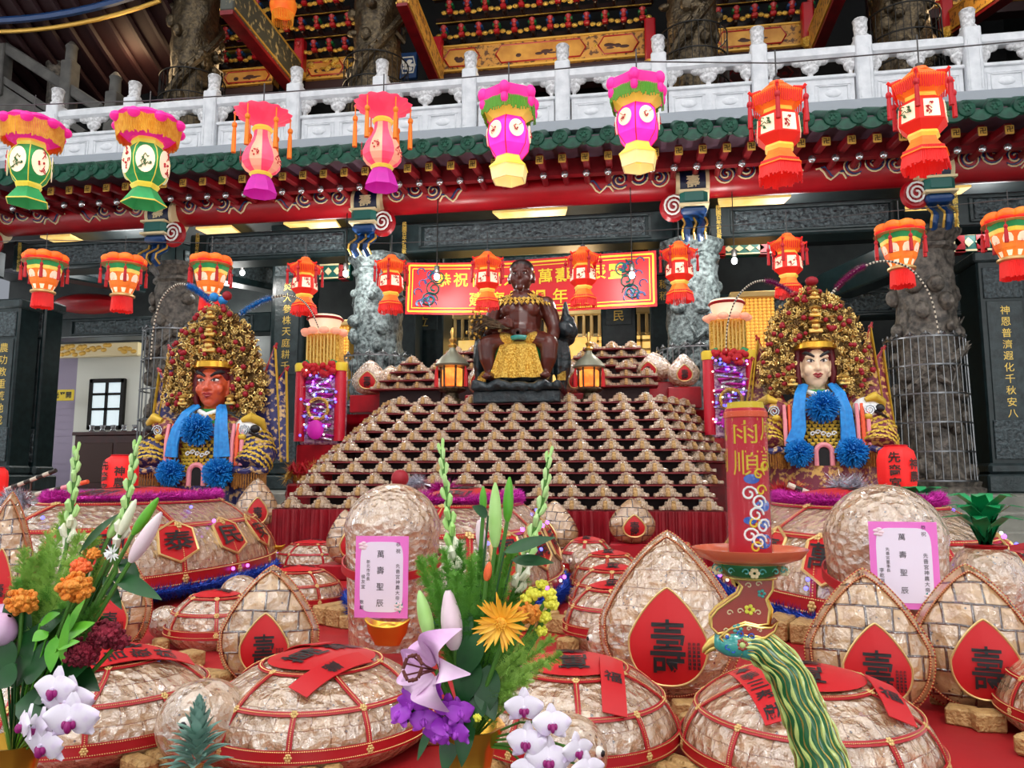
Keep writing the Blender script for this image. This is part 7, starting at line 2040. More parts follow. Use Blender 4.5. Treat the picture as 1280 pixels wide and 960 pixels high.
# wrapped pineapples with plastic leaves
def pineapple(label, px, py0, py1, w, Y, ly0):
    a = at(px, py1, Y); s = ppm(a); H = (py1-py0); z0 = max(ZT, a.z)
    t = thing('pineapple_cake', label, 'pineapple cake', (a.x, Y, z0), 0, 'pineapple-shaped cakes')
    H = (at(px, py0, Y).z-z0)/s; r = w/2
    mb = MB(); mb.lathe([(r*.5*s, 0), (r*.85*s, H*.12*s), (r*s, H*.4*s), (r*.95*s, H*.7*s), (r*.7*s, H*.92*s), (r*.45*s, H*s)], 32); mb.build('body', M_['cake_plain'], t)
    mb = MB()
    for k in range(3): mb.lathe([((r*.48+k*.4)*s, (H*.985+k*1.6)*s), ((r*.5+k*.4)*s, (H*.995+k*1.6)*s), ((r*.46)*s, (H*1.0+k*1.6)*s)], 24)
    for d in (-1, 1):
        mb.strip([V((r*.45*s, -r*.3*s, H*s)), V((r*.8*s, -r*.5*s, (H+1+d*4)*s)), V((r*1.1*s, -r*.5*s, (H-4+d*9)*s))], [V((0, -1, .3))]*3, 7*s, .003)
    mb.build('red_ribbon', M_['red_ribbon'], t)
    LH = (py0-ly0); rnd = random.Random(3)
    for lay in range(3):
        n = 6
        for i in range(n):
            an = 2*PI*(i+.5*lay)/n; d = V((math.cos(an), math.sin(an), 0)); sd = V((-d.y, d.x, 0))
            z1 = H+2+lay*LH*.22; pts = [V((0, 0, z1*s))+d*2*s, V((0, 0, (z1+LH*.38)*s))+d*12*s, V((0, 0, (z1+LH*.6)*s))+d*30*s, V((0, 0, (z1+LH*.55)*s))+d*(52-lay*6)*s]
            mb = MB(); mb.strip(pts, [d*.5+V((0, 0, 1))]*4, 22*s, .002, wf=lambda u: (.6+.9*u if u < .5 else 2.1*(1-u))+.03); mb.build('leaf', M_['plastic_leaf'], t, 60)
    return t
pineapple('pineapple-shaped cake with green plastic leaves and red bow at right edge', 1240, 684, 790, 96, 2.95, 622)
pineapple('pineapple-shaped cake behind the right domed head', 1148, 648, 700, 50, 4.2, 612)
# tinsel balls, sticks and feathers
def tinsel_ball(label, px, py, w, Y, m, name='tinsel_ball'):
    p = at(px, py, Y); r = w/2*ppm(p); rnd = random.Random(int(px))
    t = thing(name, label, 'tinsel', tuple(p))
    mb = MB(); garland(mb, [(-r*.5+r*i/6, 0, .1*r*math.sin(i*2)) for i in range(7)], r*.75, int(px), 5200*.13/max(r, .01)); mb.build('tinsel_strands', M_[m], t, 0)
    mb = MB(); mb.tube([(0, 0, 0), (0, .02, ZT-p.z)], .01, 6); mb.build('stick', M_['wood_brown'], t)
tinsel_ball('silver tinsel ball at the far left edge behind the giant cake', 20, 626, 46, 4.6, 'tinsel_silver')
tinsel_ball('silver tinsel tuft behind the left domed head', 520, 604, 34, 4.0, 'tinsel_silver')
tinsel_ball('silver tinsel heap in front of the pale-faced figure', 1062, 612, 66, 4.6, 'tinsel_silver')
tinsel_ball('magenta tinsel tuft on the middle giant cake', 556, 614, 44, 4.25, 'tinsel_magenta')
tinsel_ball('dark red tinsel strip in front of the pale-faced figure', 985, 618, 56, 4.9, 'tassel_red')
p = at(500, 598, 3.3); t = thing('red_pompom_ball', 'dark red fluffy ball on top of the left domed head', 'pompom', tuple(p)); r = 11*ppm(p)
mb = MB(); mb.ell((0, 0, 0), r, None, 18, 12); mb.build('ball', M_['pompom_red'], t)
mb = MB(); mb.tube([(0, 0, 0), (0, .0, -.12)], .008, 6); mb.build('stick', M_['wood_brown'], t)
for i, (pa_, pb_, Y, lab) in enumerate([((8, 612), (70, 588), 5.2, 'striped feather stick at the far left behind the tinsel ball'), ((45, 618), (110, 602), 5.0, 'pink and green beaded stick at the far left'), ((985, 606), (1055, 634), 4.7, 'striped wand lying before the pale-faced figure')]):
    a, b = at(*pa_, Y), at(*pb_, Y); t = thing('beaded_stick', lab, 'stick', tuple(a)); d = b-a
    for j in range(8):
        mb = MB(); mb.tube([d*(j/8), d*((j+1)/8)], .016, 8); mb.build('stick_band', M_[['feather', 'feather_dark', 'pink_ribbon', 'orange_ribbon'][(j % 2)+(2 if i == 1 and j > 3 else 0)]], t)
    mb = MB(); mb.tube([d*.5, V((d.x*.5, .02, ZT-a.z))], .008, 6); mb.build('prop', M_['wood_brown'], t)
# ================================================================== ALTAR TABLE, VASES, FLOWERS, CANDLE
ZA = 0.9
t = thing('altar_table', 'dark wooden altar table at the very front holding the vases and candlestick', 'table', (0, .96, 0))
mb = MB(); mb.box((0, 0, ZA-.025), (2.6, .92, .05), None, .01); mb.build('tabletop', M_['wood_dark'], t)
for sx in (-1, 1):
    for sy in (-1, 1): mb = MB(); mb.box((sx*1.2, sy*.4, (ZA-.05)/2), (.08, .08, ZA-.05), None, .01); mb.build('leg', M_['wood_dark'], t)
def vase(label, px, py, w, Y, zm):
    x = X(px, Y, 1.25); s = ppm((x, Y, 1.25))*w
    t = thing('flower_vase', label, 'vase', (x, Y, ZA), 0, 'gold flower vases')
    h = zm-ZA
    mb = MB(); r = s/2
    mb.lathe([(r*.9, 0), (r*1.0, .01), (r*.6, h*.14), (r*1.15, h*.4), (r*1.1, h*.55), (r*.6, h*.78), (r*.72, h*.9), (r*1.0, h), (r*.92, h), (r*.6, h*.88)], 40, fn=lambda a, j, r, z: 1+.03*math.cos(8*a)); mb.build('body', M_['gold'], t, 80)
    mb = MB(); mb.lathe([(r*.62, h*.76), (r*.68, h*.785), (r*.62, h*.81)], 32); mb.build('neck_ring', M_['gold_pale'], t)
    return V((x, Y, zm))
YV, YL = 1.25, 1.22
vm = at(582, 905, YV).z
VM = vase('gold vase holding the central flower arrangement', 585, 940, 92, YV, vm)
vl = at(20, 925, YL).z
VL = vase('gold vase holding the left flower arrangement', 22, 940, 84, YL, vl)
def leaf_geo(mb, base, d, up, L, w, bend=.3, n=8, fold=.15):
    d = V(d).normalized(); up = V(up); sd = d.cross(up).normalized(); u2 = sd.cross(d).normalized()
    vs = []; fs = []
    for i in range(n+1):
        t_ = i/n; c = V(base)+d*L*t_-u2*bend*L*t_*t_; ww = w*math.sin(PI*min(1, t_**.8))**.9*.5+.0005
        vs += [c-sd*ww+u2*fold*ww, c, c+sd*ww+u2*fold*ww]
    for i in range(n):
        for k in (0, 1): fs.append((i*3+k, i*3+k+1, i*3+k+4, i*3+k+3))
    mb.add(vs, fs)
def stem_to(t, base, tip, r=.0035, m='stem', sag=.0):
    mb = MB(); o = V(t.location); a, b = V(base)-o, V(tip)-o
    mid = (a+b)/2+V((0, sag, 0)); mb.tube([a, a.lerp(mid, .5), mid, mid.lerp(b, .5), b], r, 6); return mb.build('stem', M_[m], t)
def flower_thing(name, label, cat, p, group=None): return thing(name, label, cat, tuple(p), 0, group)
def spike(label, Y, pts, base, w=.011, group='tall green flower spikes', side=True):
    P = [at(a, b, Y) for a, b in pts]; t = flower_thing('tuberose_spike', label, 'flower', P[0], group); o = V(P[0])
    mb = MB(); mb.tube([V(base)-o]+[p-o for p in P[::-1]], .0035, 6); mb.build('stem', M_['stem'], t)
    L = sum((P[i+1]-P[i]).length for i in range(len(P)-1)); n = int(L/.0085); rnd = random.Random(int(pts[0][0])); mb = MB(); m2 = MB()
    for i in range(n):
        u = i/n*(len(P)-1); k = int(u); c = P[k].lerp(P[min(k+1, len(P)-1)], u-k)-o; d = (P[k]-P[min(k+1, len(P)-1)]).normalized()
        a = i*2.4; e = d.orthogonal().normalized(); f = d.cross(e); od = (e*math.cos(a)+f*math.sin(a)); g = .5+.7*i/n
        tg = mb if i < n*.72 else m2
        tg.tube([c, c+od*.006*g+d*.006, c+od*.009*g+d*.016, c+od*.008*g+d*.022*(.7+g*.4)], [.0025, .0055*g, .006*g, .0015], 7)
    mb.build('green_buds', M_['bud_green'], t); m2.build('pale_buds', M_['bud_cream'], t)
def bud(label, Y, p0, p1, w, m, base, group='lily buds', open_=0):
    a, b = at(*p0, Y), at(*p1, Y); t = flower_thing('lily_bud', label, 'flower', a, group); d = b-a; L = d.length; dn = d.normalized(); W = w*ppm(a)
    e = dn.orthogonal().normalized(); f = dn.cross(e)
    for k in range(3):
        mb = MB()
        def fn(u, v):
            ang = 2*PI*(k/3)+(u-.5)*2*PI/3*1.08; r = W*.5*1.55*((v+.03)**.55)*((1.0-v*.985)**.75)*(1+.1*math.cos((u-.5)*PI))+.0006
            if open_ and v > .8: r += open_*(v-.8)*W
            return dn*L*v+(e*math.cos(ang)+f*math.sin(ang))*r
        mb.grid(fn, 8, 14); mb.build('petal', M_[m], t, 80)
    stem_to(t, base, a)
def lily(label, Y, px, py, face, size, base, m='lily_pink', specs=None):
    c = at(px, py, Y); t = flower_thing('open_lily', label, 'flower', c, None)
    fz = V(face).normalized(); e = fz.orthogonal().normalized(); f = fz.cross(e)
    for k in range(6):
        a = 2*PI*k/6+.3; d = e*math.cos(a)+f*math.sin(a); L = size*(1.0 if k % 2 else .92)*(specs[k] if specs else 1); W = size*(.62 if k % 2 else .48)
        def fn(u, v):
            out = (.12+.88*v**1.15)*.75; fwd = .45*math.sin(v*1.6)-.75*max(0, v-.55)**1.5*2.2
            cc = d*L*out+fz*L*fwd; sd = fz.cross(d); ww = W*math.sin(PI*(.05+.93*v)**.8)**.9
            return cc+sd*(u-.5)*ww+(fz*.35*ww*(2*abs(u-.5))**2*(1-v*.4))+fz*.02*size*math.sin(v*14+u*3)*abs(u-.5)
        mb = MB(); mb.grid(fn, 8, 16); mb.build('petal', M_[m], t, 80)
    for k in range(6):
        a = 2*PI*k/6; d = (e*math.cos(a)+f*math.sin(a)); tip = fz*size*.62+d*size*.2
        mb = MB(); mb.tube([fz*.02*size, fz*size*.35+d*size*.08, tip], .0014, 5); sx = fz.cross(d); mb.ell(tip, .0035, None, 6, 4); mb.tube([tip-sx*.008, tip+sx*.008], .0028, 6); mb.build('stamen', M_['stamen'], t)
    stem_to(t, base, c)
def orchid(label, Y, px, py, w, base, rz=0, tilt=0, m='orchid_white', lip='orchid_lip', group='white moth orchids'):
    c = at(px, py, Y); t = thing('orchid_bloom', label, 'flower', tuple(c), rz, group, rx=tilt); s = w*ppm(c)/2
    for k in range(5):
        a = [PI/2, PI/2+2.3, PI/2-2.3, PI-.12, .12][k]; big = k >= 3; L = s*(1.0 if big else .95); W = s*(1.15 if big else .62)
        d = V((math.cos(a), 0, math.sin(a))); sd = V((-d.z, 0, d.x))
        def fn(u, v):
            ww = W*math.sin(PI*(.08+.87*v)**(.62 if big else .8))**.75
            return d*L*v+sd*(u-.5)*ww+V((0, -.004-(.0 if big else -.006)+.25*s*(v*v)*.4+.12*s*(2*abs(u-.5))**2, 0))
        mb = MB(); mb.grid(fn, 10, 10); mb.build('petal', M_[m], t, 80)
    mb = MB(); mb.ell((0, -.2*s, -.18*s), (.13*s, .2*s, .24*s), None, 10, 8)
    for d in (-1, 1): mb.ell((d*.16*s, -.16*s, -.12*s), (.1*s, .1*s, .16*s), None, 8, 6)
    mb.build('lip', M_[lip], t); mb = MB(); mb.ell((0, -.16*s, .06*s), (.09*s, .1*s, .09*s), None, 8, 6); mb.build('column', M_[m], t)
    mb = MB(); o = c; q_ = Euler((R(tilt), 0, R(rz))).to_matrix().inverted() @ (V(base)-V(c)); mb.tube([(0, .003, 0), q_*.35+V((0, .02, .01)), q_], .002, 5); mb.build('stem', M_['stem'], t)
def fern_sprig(label, Y, base, tips, m='fern', group='feathery green sprays', seed=1, dens=1.0, ln=.02):
    t = flower_thing('fern_spray', label, 'foliage', base, group); rnd = random.Random(seed); o = V(base); mb = MB(); st_ = MB()
    for (px, py, dy) in tips:
        tip = at(px, py, Y+dy)-o; mid = tip*.55+V((0, -.01, .03)); P = [V((0, 0, 0)), tip*.3+V((0, 0, .012)), mid, tip*.8+V((0, 0, .012)), tip]
        st_.tube(P, [.002, .0018, .0014, .001, .0006], 5)
        n = int(46*dens)
        for i in range(n):
            u = .3+.7*i/n; k = u*4; j = min(int(k), 3); c = P[j].lerp(P[j+1], k-j); dr = (P[j+1]-P[j]).normalized()
            for q in range(3):
                e = V((rnd.gauss(0, 1), rnd.gauss(0, 1), rnd.gauss(0, 1)+.4)); e = (e-dr*e.dot(dr)*.4).normalized(); L = ln*(1.15-u*.55)*rnd.uniform(.6, 1.2); d = (e+dr*.8).normalized(); sd = d.cross(V((0, 1, .2))).normalized()*.0011
                c2 = c+d*L; mb.add([c-sd, c+sd, c2], [(0, 1, 2)])
                for h in (.35, .6, .8):
                    for sg in (-1, 1):
                        b = c+d*L*h; dd = (d+sd.normalized()*sg*.9).normalized()*L*.42; mb.add([b-d*.0008, b+d*.0008, b+dd], [(0, 1, 2)])
    st_.build('stalks', M_['stem'], t); o_ = mb.build('fronds', M_[m], t, 0)
def mumball(label, Y, px, py, w, m, base, name='celosia', cat='flower', petals=90, group=None, flat=.8, blob=.2):
    c = at(px, py, Y); t = flower_thing(name, label, cat, c, group); r = w*ppm(c)/2; rnd = random.Random(int(px+py)); mb = MB()
    for i in range(petals):
        d = V((rnd.gauss(0, 1), rnd.gauss(0, 1)-.4, rnd.gauss(0, 1))).normalized(); mb.ell(V((d.x*r, d.y*r, d.z*r*flat))*rnd.uniform(.6, .95), (r*blob*rnd.uniform(.7, 1.3),)*3, None, 7, 5)
    mb.ell((0, 0, 0), (r*.75, r*.75, r*.75*flat), None, 12, 8); mb.build('bloom', M_[m], t); stem_to(t, base, c)
def leafy(label, Y, base, leaves, m, group=None, name='leaf_spray'):
    t = flower_thing(name, label, 'foliage', base, group); o = V(base)
    for (p0, p1, w, dy) in leaves:
        a, b = at(*p0, Y+dy)-o, at(*p1, Y+dy-.02)-o; d = b-a
        mb = MB(); leaf_geo(mb, a, d, V((0, -.8, .6)), d.length, w*ppm(at(*p0, Y)), .12); mb.tube([V((0, 0, 0)), a*.6, a], .0018, 5); mb.build('leaf', M_[m], t, 80)
def daisy(label, Y, px, py, w, m, base, n=44, group=None, name='spider_gerbera'):
    c = at(px, py, Y); t = flower_thing(name, label, 'flower', c, group); r = w*ppm(c)/2; rnd = random.Random(5); mb = MB()
    for i in range(n):
        a = 2*PI*i/n+rnd.gauss(0, .08); L = r*rnd.uniform(.62, 1.05); d = V((math.cos(a), -.25+rnd.gauss(0, .16), math.sin(a))).normalized(); leaf_geo(mb, d*r*.12, d, V((0, -1, 0)), L, r*.13, -.05, 5, .5)
    mb.build('petals', M_[m], t, 80); mb = MB(); mb.ell((0, -.006, 0), (r*.2, r*.12, r*.2), None, 12, 8)
    for i in range(24): a = i*2.4; q = r*.2*math.sqrt(i/24); mb.tube([(q*math.cos(a), -.008, q*math.sin(a)), (q*1.2*math.cos(a), -.016, q*1.2*math.sin(a))], .0012, 4)
    mb.build('centre', M_[m], t); mb = MB(); o = V(c); b = V(base)-o; mb.tube([(0, .004, 0), (0, .012, -.03), b*.5+V((.004, 0, 0)), b], .0036, 7); mb.build('stem', M_['stem'], t)

# ---------------- central arrangement
Y = YV; B = VM+V((0, 0, -.03))
spike('green tuberose spike, left of two in the central arrangement', Y+.03, [(552, 562), (556, 600), (562, 650), (566, 690), (572, 720)], B)
spike('green tuberose spike, right of two in the central arrangement', Y+.03, [(686, 572), (680, 620), (666, 670), (655, 710), (640, 745)], B)
bud('pale green lily bud standing highest in the central arrangement', Y, (619, 684), (619, 603), 22, 'bud_green', B)
bud('green lily bud just right of the highest bud', Y+.02, (634, 652), (637, 596), 17, 'leaf_bright', B)
bud('small green lily bud left of the highest bud', Y+.04, (604, 640), (604, 608), 12, 'leaf_bright', B)
bud('long green lily bud above the open pink lily', Y-.04, (538, 800), (524, 738), 24, 'bud_green', B)
bud('pink lily bud opening at its tip in the central arrangement', Y-.04, (568, 812), (560, 738), 36, 'lily_bud_pink', B, open_=.25)
bud('pale pink lily bud behind the green tall bud', Y+.05, (605, 690), (598, 650), 18, 'lily_bud_pink', B)
lily('open pink lily with dark stamens in the central arrangement', Y-.06, 545, 838, (-.45, -.85, .25), .085, B, specs=[1, 1, 1.1, 1.15, 1, 1])
for i, (px, py) in enumerate([(515, 878), (540, 868), (560, 885), (530, 900), (556, 908), (575, 890), (500, 892), (545, 920), (572, 915), (522, 865)]):
    orchid(f'purple orchid bloom under the pink lily, {ORD[i]} of the cluster', Y-.07, px, py, 40, B, rz=random.uniform(-50, 50), tilt=random.uniform(-40, 30), m='orchid_purple', lip='orchid_purple', group='purple orchid blooms under the pink lily')
for i, (px, py, w) in enumerate([(655, 885, 50), (690, 905, 50), (658, 928, 52), (686, 950, 58), (722, 938, 46), (735, 962, 46), (660, 962, 44)]):
    orchid('white moth orchid right of the central vase, '+ORD[i]+' down the stem', Y-.06, px, py, w, B, rz=[10, 15, -5, 5, 40, 30, 0][i], tilt=random.uniform(-10, 15), group='white moth orchids right of the central vase')
fern_sprig('feathery green spray filling the upper left of the central arrangement', Y, B, [(540, 700, .02), (556, 690, .0), (575, 680, .03), (545, 730, -.02), (525, 700, .03), (590, 700, -.03), (600, 690, .03), (570, 720, -.04), (560, 745, .0), (585, 735, .02)], 'fern', seed=1, dens=2.0, ln=.024)
fern_sprig('feathery green spray filling the upper right of the central arrangement', Y+.01, B, [(620, 700, .02), (640, 690, .0), (655, 720, .03), (630, 730, -.03), (610, 720, -.03), (665, 740, .02), (600, 760, -.02), (650, 760, -.02)], 'fern', seed=2, dens=2.0, ln=.024)
fern_sprig('light green feathery spray low on the right of the central vase', Y-.01, B, [(690, 800, .0), (680, 830, -.02), (660, 850, -.03), (700, 820, .02), (670, 790, .0), (650, 820, -.03), (640, 860, -.03), (640, 800, .02), (625, 870, -.03), (655, 880, -.02)], 'fern_light', seed=3, dens=1.2)
fern_sprig('mid green feathery spray low on the left of the central vase', Y+.03, B, [(575, 780, .0), (590, 800, .0), (600, 830, .02), (610, 790, .0), (560, 770, .02)], 'fern', seed=4, dens=1.2)
daisy('yellow-gold spider gerbera in the central arrangement', Y-.08, 627, 778, 72, 'gerbera', B)
mumball('orange flower beside the gold gerbera', Y-.02, 660, 766, 32, 'orange_flower', B, name='orange_flower', petals=70)
for i, (px, py, w) in enumerate([(668, 742, 20), (686, 744, 20), (690, 756, 18), (677, 730, 16), (658, 748, 16), (682, 772, 20), (676, 788, 16)]):
    mumball(f'small yellow chrysanthemum right of the gold gerbera, {ORD[i]} of the cluster', Y-.01, px, py, w, 'mum_yellow', B, name='yellow_chrysanthemum', petals=26, group='small yellow chrysanthemums', blob=.3)
mumball('tiny green button flower low in the central arrangement', Y-.08, 597, 897, 13, 'mum_yellow', B, name='button_flower', petals=20)
bud('tiny orange-red bud amid the green spray', Y-.03, (608, 726), (612, 702), 13, 'orange_red', B)
leafy('broad dark leaves on the right of the central arrangement', Y-.035, B, [((630, 690), (690, 668), 18, .0), ((640, 700), (690, 700), 16, .01), ((610, 645), (592, 632), 16, .01), ((600, 790), (572, 850), 34, .0), ((592, 815), (575, 885), 36, .0), ((612, 830), (606, 895), 32, .0), ((585, 760), (572, 815), 24, .01), ((600, 850), (618, 900), 28, .0)], 'leaf_dark')
leafy('long dark leaves drooping left of the central vase', Y-.04, B, [((570, 900), (552, 968), 26, 0), ((585, 880), (575, 960), 26, -.01), ((530, 870), (505, 905), 10, -.01), ((540, 905), (520, 950), 10, -.02), ((600, 870), (590, 905), 26, 0)], 'leaf_dark')
# ---------------- left arrangement
Y = YL; B = VL+V((0, 0, -.03))
spike('green tuberose spike, left of two in the left arrangement', Y+.02, [(95, 566), (93, 600), (88, 650), (82, 690)], B)
spike('green tuberose spike, right of two in the left arrangement', Y+.02, [(170, 558), (163, 600), (156, 650), (146, 690)], B)
bud('green lily bud leaning right in the left arrangement', Y-.0, (166, 668), (198, 622), 17, 'leaf_bright', B)
bud('large pale pink lily bud leaning right in the left arrangement', Y-.02, (163, 702), (202, 640), 24, 'lily_bud_pink', B)
bud('cream lily bud between the tuberose spike and pink bud', Y+.01, (150, 668), (170, 624), 15, 'bud_cream', B)
bud('pale green bud left of the cream lily bud', Y+.02, (136, 672), (152, 640), 15, 'bud_green', B)
bud('pink lily petal edge at the left border', Y-.05, (-12, 800), (12, 770), 60, 'lily_pink', B)
lily('pink lily cut off by the left border', Y-.03, -18, 790, (.3, -.9, .1), .07, B)
mumball('orange cockscomb flower, right of two in the left arrangement', Y-.05, 95, 734, 44, 'orange_flower', B, petals=110, blob=.16)
mumball('orange cockscomb flower, left of two in the left arrangement', Y-.04, 28, 752, 40, 'orange_flower', B, petals=110, blob=.16)
mumball('coral red flower cluster above the orange cockscomb', Y-.02, 102, 708, 26, 'orange_red', B, name='coral_flower', petals=60)
mumball('small orange flower head high in the left arrangement', Y+.0, 118, 692, 18, 'orange_flower', B, name='orange_flower', petals=50)
mumball('dark red cockscomb plume, upper lobe, in the left arrangement', Y-.04, 134, 792, 44, 'celosia_red', B, petals=150, blob=.13)
mumball('dark red cockscomb plume, lower lobe, in the left arrangement', Y-.05, 104, 816, 46, 'celosia_red', B, petals=150, blob=.13)
mumball('dark red cockscomb plume, right lobe, in the left arrangement', Y-.03, 150, 802, 28, 'celosia_red', B, petals=90, blob=.15)
daisy('small white star flower in the left arrangement', Y-.03, 141, 692, 26, 'white_petal', B, n=12, name='white_star_flower')
fern_sprig('light feathery green spray at the top of the left arrangement', Y+.02, B, [(80, 640, .02), (70, 690, .0), (100, 670, .0), (55, 690, .02), (40, 700, .0), (120, 670, .02), (90, 700, -.02), (60, 670, .02), (30, 690, .0), (130, 700, .0)], 'fern_light', seed=11, dens=2.2, ln=.028)
fern_sprig('mid green feathery spray in the middle of the left arrangement', Y, B, [(60, 740, .0), (80, 760, -.02), (120, 760, -.02), (110, 730, .02), (40, 730, .02), (130, 740, .02), (20, 730, .0)], 'fern', seed=12, dens=2.2, ln=.026)
leafy('bright green leaves below the orange cockscomb', Y-.06, B, [((75, 800), (112, 776), 22, 0), ((60, 790), (40, 800), 20, 0), ((70, 795), (60, 840), 20, 0), ((85, 790), (100, 750), 16, 0), ((50, 780), (70, 765), 16, .01), ((72, 810), (95, 800), 12, -.01), ((78, 830), (80, 770), 14, -.01)], 'leaf_bright')
leafy('dark leaves on the right of the left arrangement', Y-.01, B, [((140, 718), (198, 745), 20, 0), ((130, 720), (150, 760), 14, .02), ((100, 690), (140, 640), 16, .03), ((150, 700), (172, 720), 18, .02), ((128, 770), (150, 810), 16, .02)], 'leaf_dark')
leafy('broad dark leaves filling the base of the left arrangement', Y-.045, B, [((30, 850), (70, 800), 46, .0), ((40, 870), (100, 830), 50, 0), ((20, 880), (90, 880), 46, -.01), ((10, 840), (-20, 790), 44, .0), ((15, 860), (40, 780), 46, .02), ((20, 830), (-10, 860), 46, 0), ((40, 900), (70, 945), 30, .01), ((30, 800), (10, 740), 36, .02), ((60, 820), (120, 860), 40, .02), ((40, 800), (80, 760), 36, .03)], 'leaf_dark')
for i, (px, py, w) in enumerate([(84, 878, 66), (68, 862, 58), (46, 910, 52), (54, 932, 62), (88, 900, 68), (30, 905, 50)]):
    orchid('white moth orchid at lower left, '+ORD[i]+' of the drooping cluster', Y-.08-.008*i, px, py, w, B, rz=[10, 0, -30, -10, 15, -40][i], tilt=random.uniform(-10, 15), group='white moth orchids at lower left')
# ---------------- pineapple crown
p = at(245, 962, 1.36); s = ppm(p)
t = thing('pineapple', 'fresh pineapple with blue-green spiky crown at the bottom left', 'pineapple', (p.x, 1.36, ZA))
hb = p.z-ZA
mb = MB(); mb.lathe([(.04, 0), (.062, hb*.2), (.068, hb*.55), (.055, hb*.85), (.03, hb)], 32, fn=lambda a, j, r, z: 1+.03*math.sin(9*a+z*60)); mb.build('fruit', M_['orange_flower'], t)
mb = MB(); rnd = random.Random(4)
for i in range(70):
    u = i/70; a = i*2.399; d = V((math.cos(a), math.sin(a), 0)); el = R(15+68*u); dd = d*math.cos(el)+V((0, 0, math.sin(el)))
    leaf_geo(mb, V((0, 0, hb-.005+u*70*s))+d*.012*(1-u), dd, -d+V((0, 0, .3)), (34-12*u)*s*1.15, 12*s, .22 if u < .6 else -.05, 6, .5)
mb.build('crown_leaves', M_['pineapple_leaf'], t, 80)
# ---------------- crane candlestick and candle
YC = 1.12
pc = at(937, 690, YC); s = ppm(pc)
def c3(px, py, dy=0): return at(px, py, YC+dy)
t = thing('crane_candlestick', 'enamel crane candlestick with striped green neck at lower right', 'candlestick', (X(1015, YC, 1.0), YC, ZA)); o = V(t.location)
# neck, from head down to the body below the frame
nk = [(925, 800), (948, 808), (972, 826), (992, 858), (1006, 895), (1020, 930), (1030, 965), (1034, 1010), (1020, 1060)]
rad = [17, 20, 22, 24, 26, 28, 31, 36, 44]
def smooth_path(P, R_, k=5):
    n = len(P); out = []; ro = []
    for i in range(n-1):
        p0, p1, p2, p3 = P[max(i-1, 0)], P[i], P[i+1], P[min(i+2, n-1)]
        for j in range(k):
            u = j/k
            out.append(.5*((2*p1)+(p2-p0)*u+(2*p0-5*p1+4*p2-p3)*u*u+(3*p1-p0-3*p2+p3)*u**3)); ro.append(R_[i]+(R_[i+1]-R_[i])*u)
    return out+[P[-1]], ro+[R_[-1]]
PP, RR = smooth_path([c3(*p)-o for p in nk], [r*s for r in rad])
mb = MB(); mb.tube(PP, RR, 28); mb.build('neck', M_['enamel_green'], t, 80)
# wavy feather ridges on the neck
def neck_pt(u, a, off=1.0):
    k = u*(len(PP)-1); i = min(int(k), len(PP)-2); h = k-i; c = PP[i].lerp(PP[i+1], h); tn = (PP[min(i+2, len(PP)-1)]-PP[max(i-1, 0)]).normalized(); e = tn.cross(V((0, 1, 0))).normalized(); f = tn.cross(e)
    return c+(e*math.cos(a)+f*math.sin(a))*(RR[i]+(RR[i+1]-RR[i])*h)*off
for nm, m_, ph, wd in (('lime_stripe', 'enamel_lime', 0, 3.4), ('gold_stripe', 'gold_pale', .5, 1.3)):
    mb = MB()
    for k in range(11):
        pts = [neck_pt(u/60, 2*PI*(k+ph)/11+.13*math.sin(u*.55+k*.4), 1.0) for u in range(61)]
        mb.tube(pts, [wd*s*(.45+.8*math.sin(u*.5+k*1.9)**2) for u in range(61)], 6, flat=.7)
    mb.build(nm, M_[m_], t)
mb = MB(); mb.ell(c3(918, 802)-o, (27*s, 20*s, 19*s), None, 28, 18); mb.tube([c3(928, 803)-o, c3(948, 808)-o], [19*s, 19*s], 20); hd = mb.build('head', M_['enamel_teal'], t)
mb = MB(); mb.tube([c3(900, 798)-o, c3(888, 804)-o, c3(880, 812)-o, c3(878, 816)-o], [9*s, 6*s, 3*s, .8*s], 12); mb.tube([c3(900, 806)-o, c3(888, 811)-o, c3(881, 818)-o], [5*s, 4*s, .8*s], 10); mb.build('beak', M_['gold_pale'], t)
mb = MB(); mb.ell(c3(909, 796, -.017)-o, (4.6*s, 2*s, 4.6*s), None, 14, 8); mb.build('eye_ring', M_['gold_pale'], hd)
mb = MB(); mb.ell(c3(909, 796, -.019)-o, (2.6*s, 2*s, 2.6*s), None, 10, 6); mb.build('eye', M_['enamel_blue'], hd)
def ring(mb, c, r, n, rd, m=None):
    for k in range(n): a = 2*PI*k/n; mb.ell(c+V((r*math.cos(a), 0, r*math.sin(a))), (rd, rd*.6, rd), None, 8, 6)
def encurl(mb, c, r, sg, w): mb.tube([c+V((sg*r*(1-i/13)*math.cos(i*.6), 0, r*(1-i/13)*math.sin(i*.6))) for i in range(11)], w, 5)
mb = MB(); cc = c3(928, 806, -.0205)-o; ring(mb, cc, 5*s, 8, 2.6*s); mb.build('red_flower', M_['enamel_red'], hd)
mb = MB(); mb.ell(cc+V((0, -.002, 0)), (3.6*s, 1.4*s, 3.6*s), None, 10, 6); mb.build('flower_centre', M_['enamel_lime'], hd)
mb = MB()
for (px, py, sg) in ((910, 810, 1), (926, 793, -1), (941, 812, 1), (940, 796, -1), (916, 814, -1)): encurl(mb, c3(px, py, -.0195)-o, 4.5*s, sg, .9*s)
mb.build('blue_curls', M_['enamel_blue'], hd)
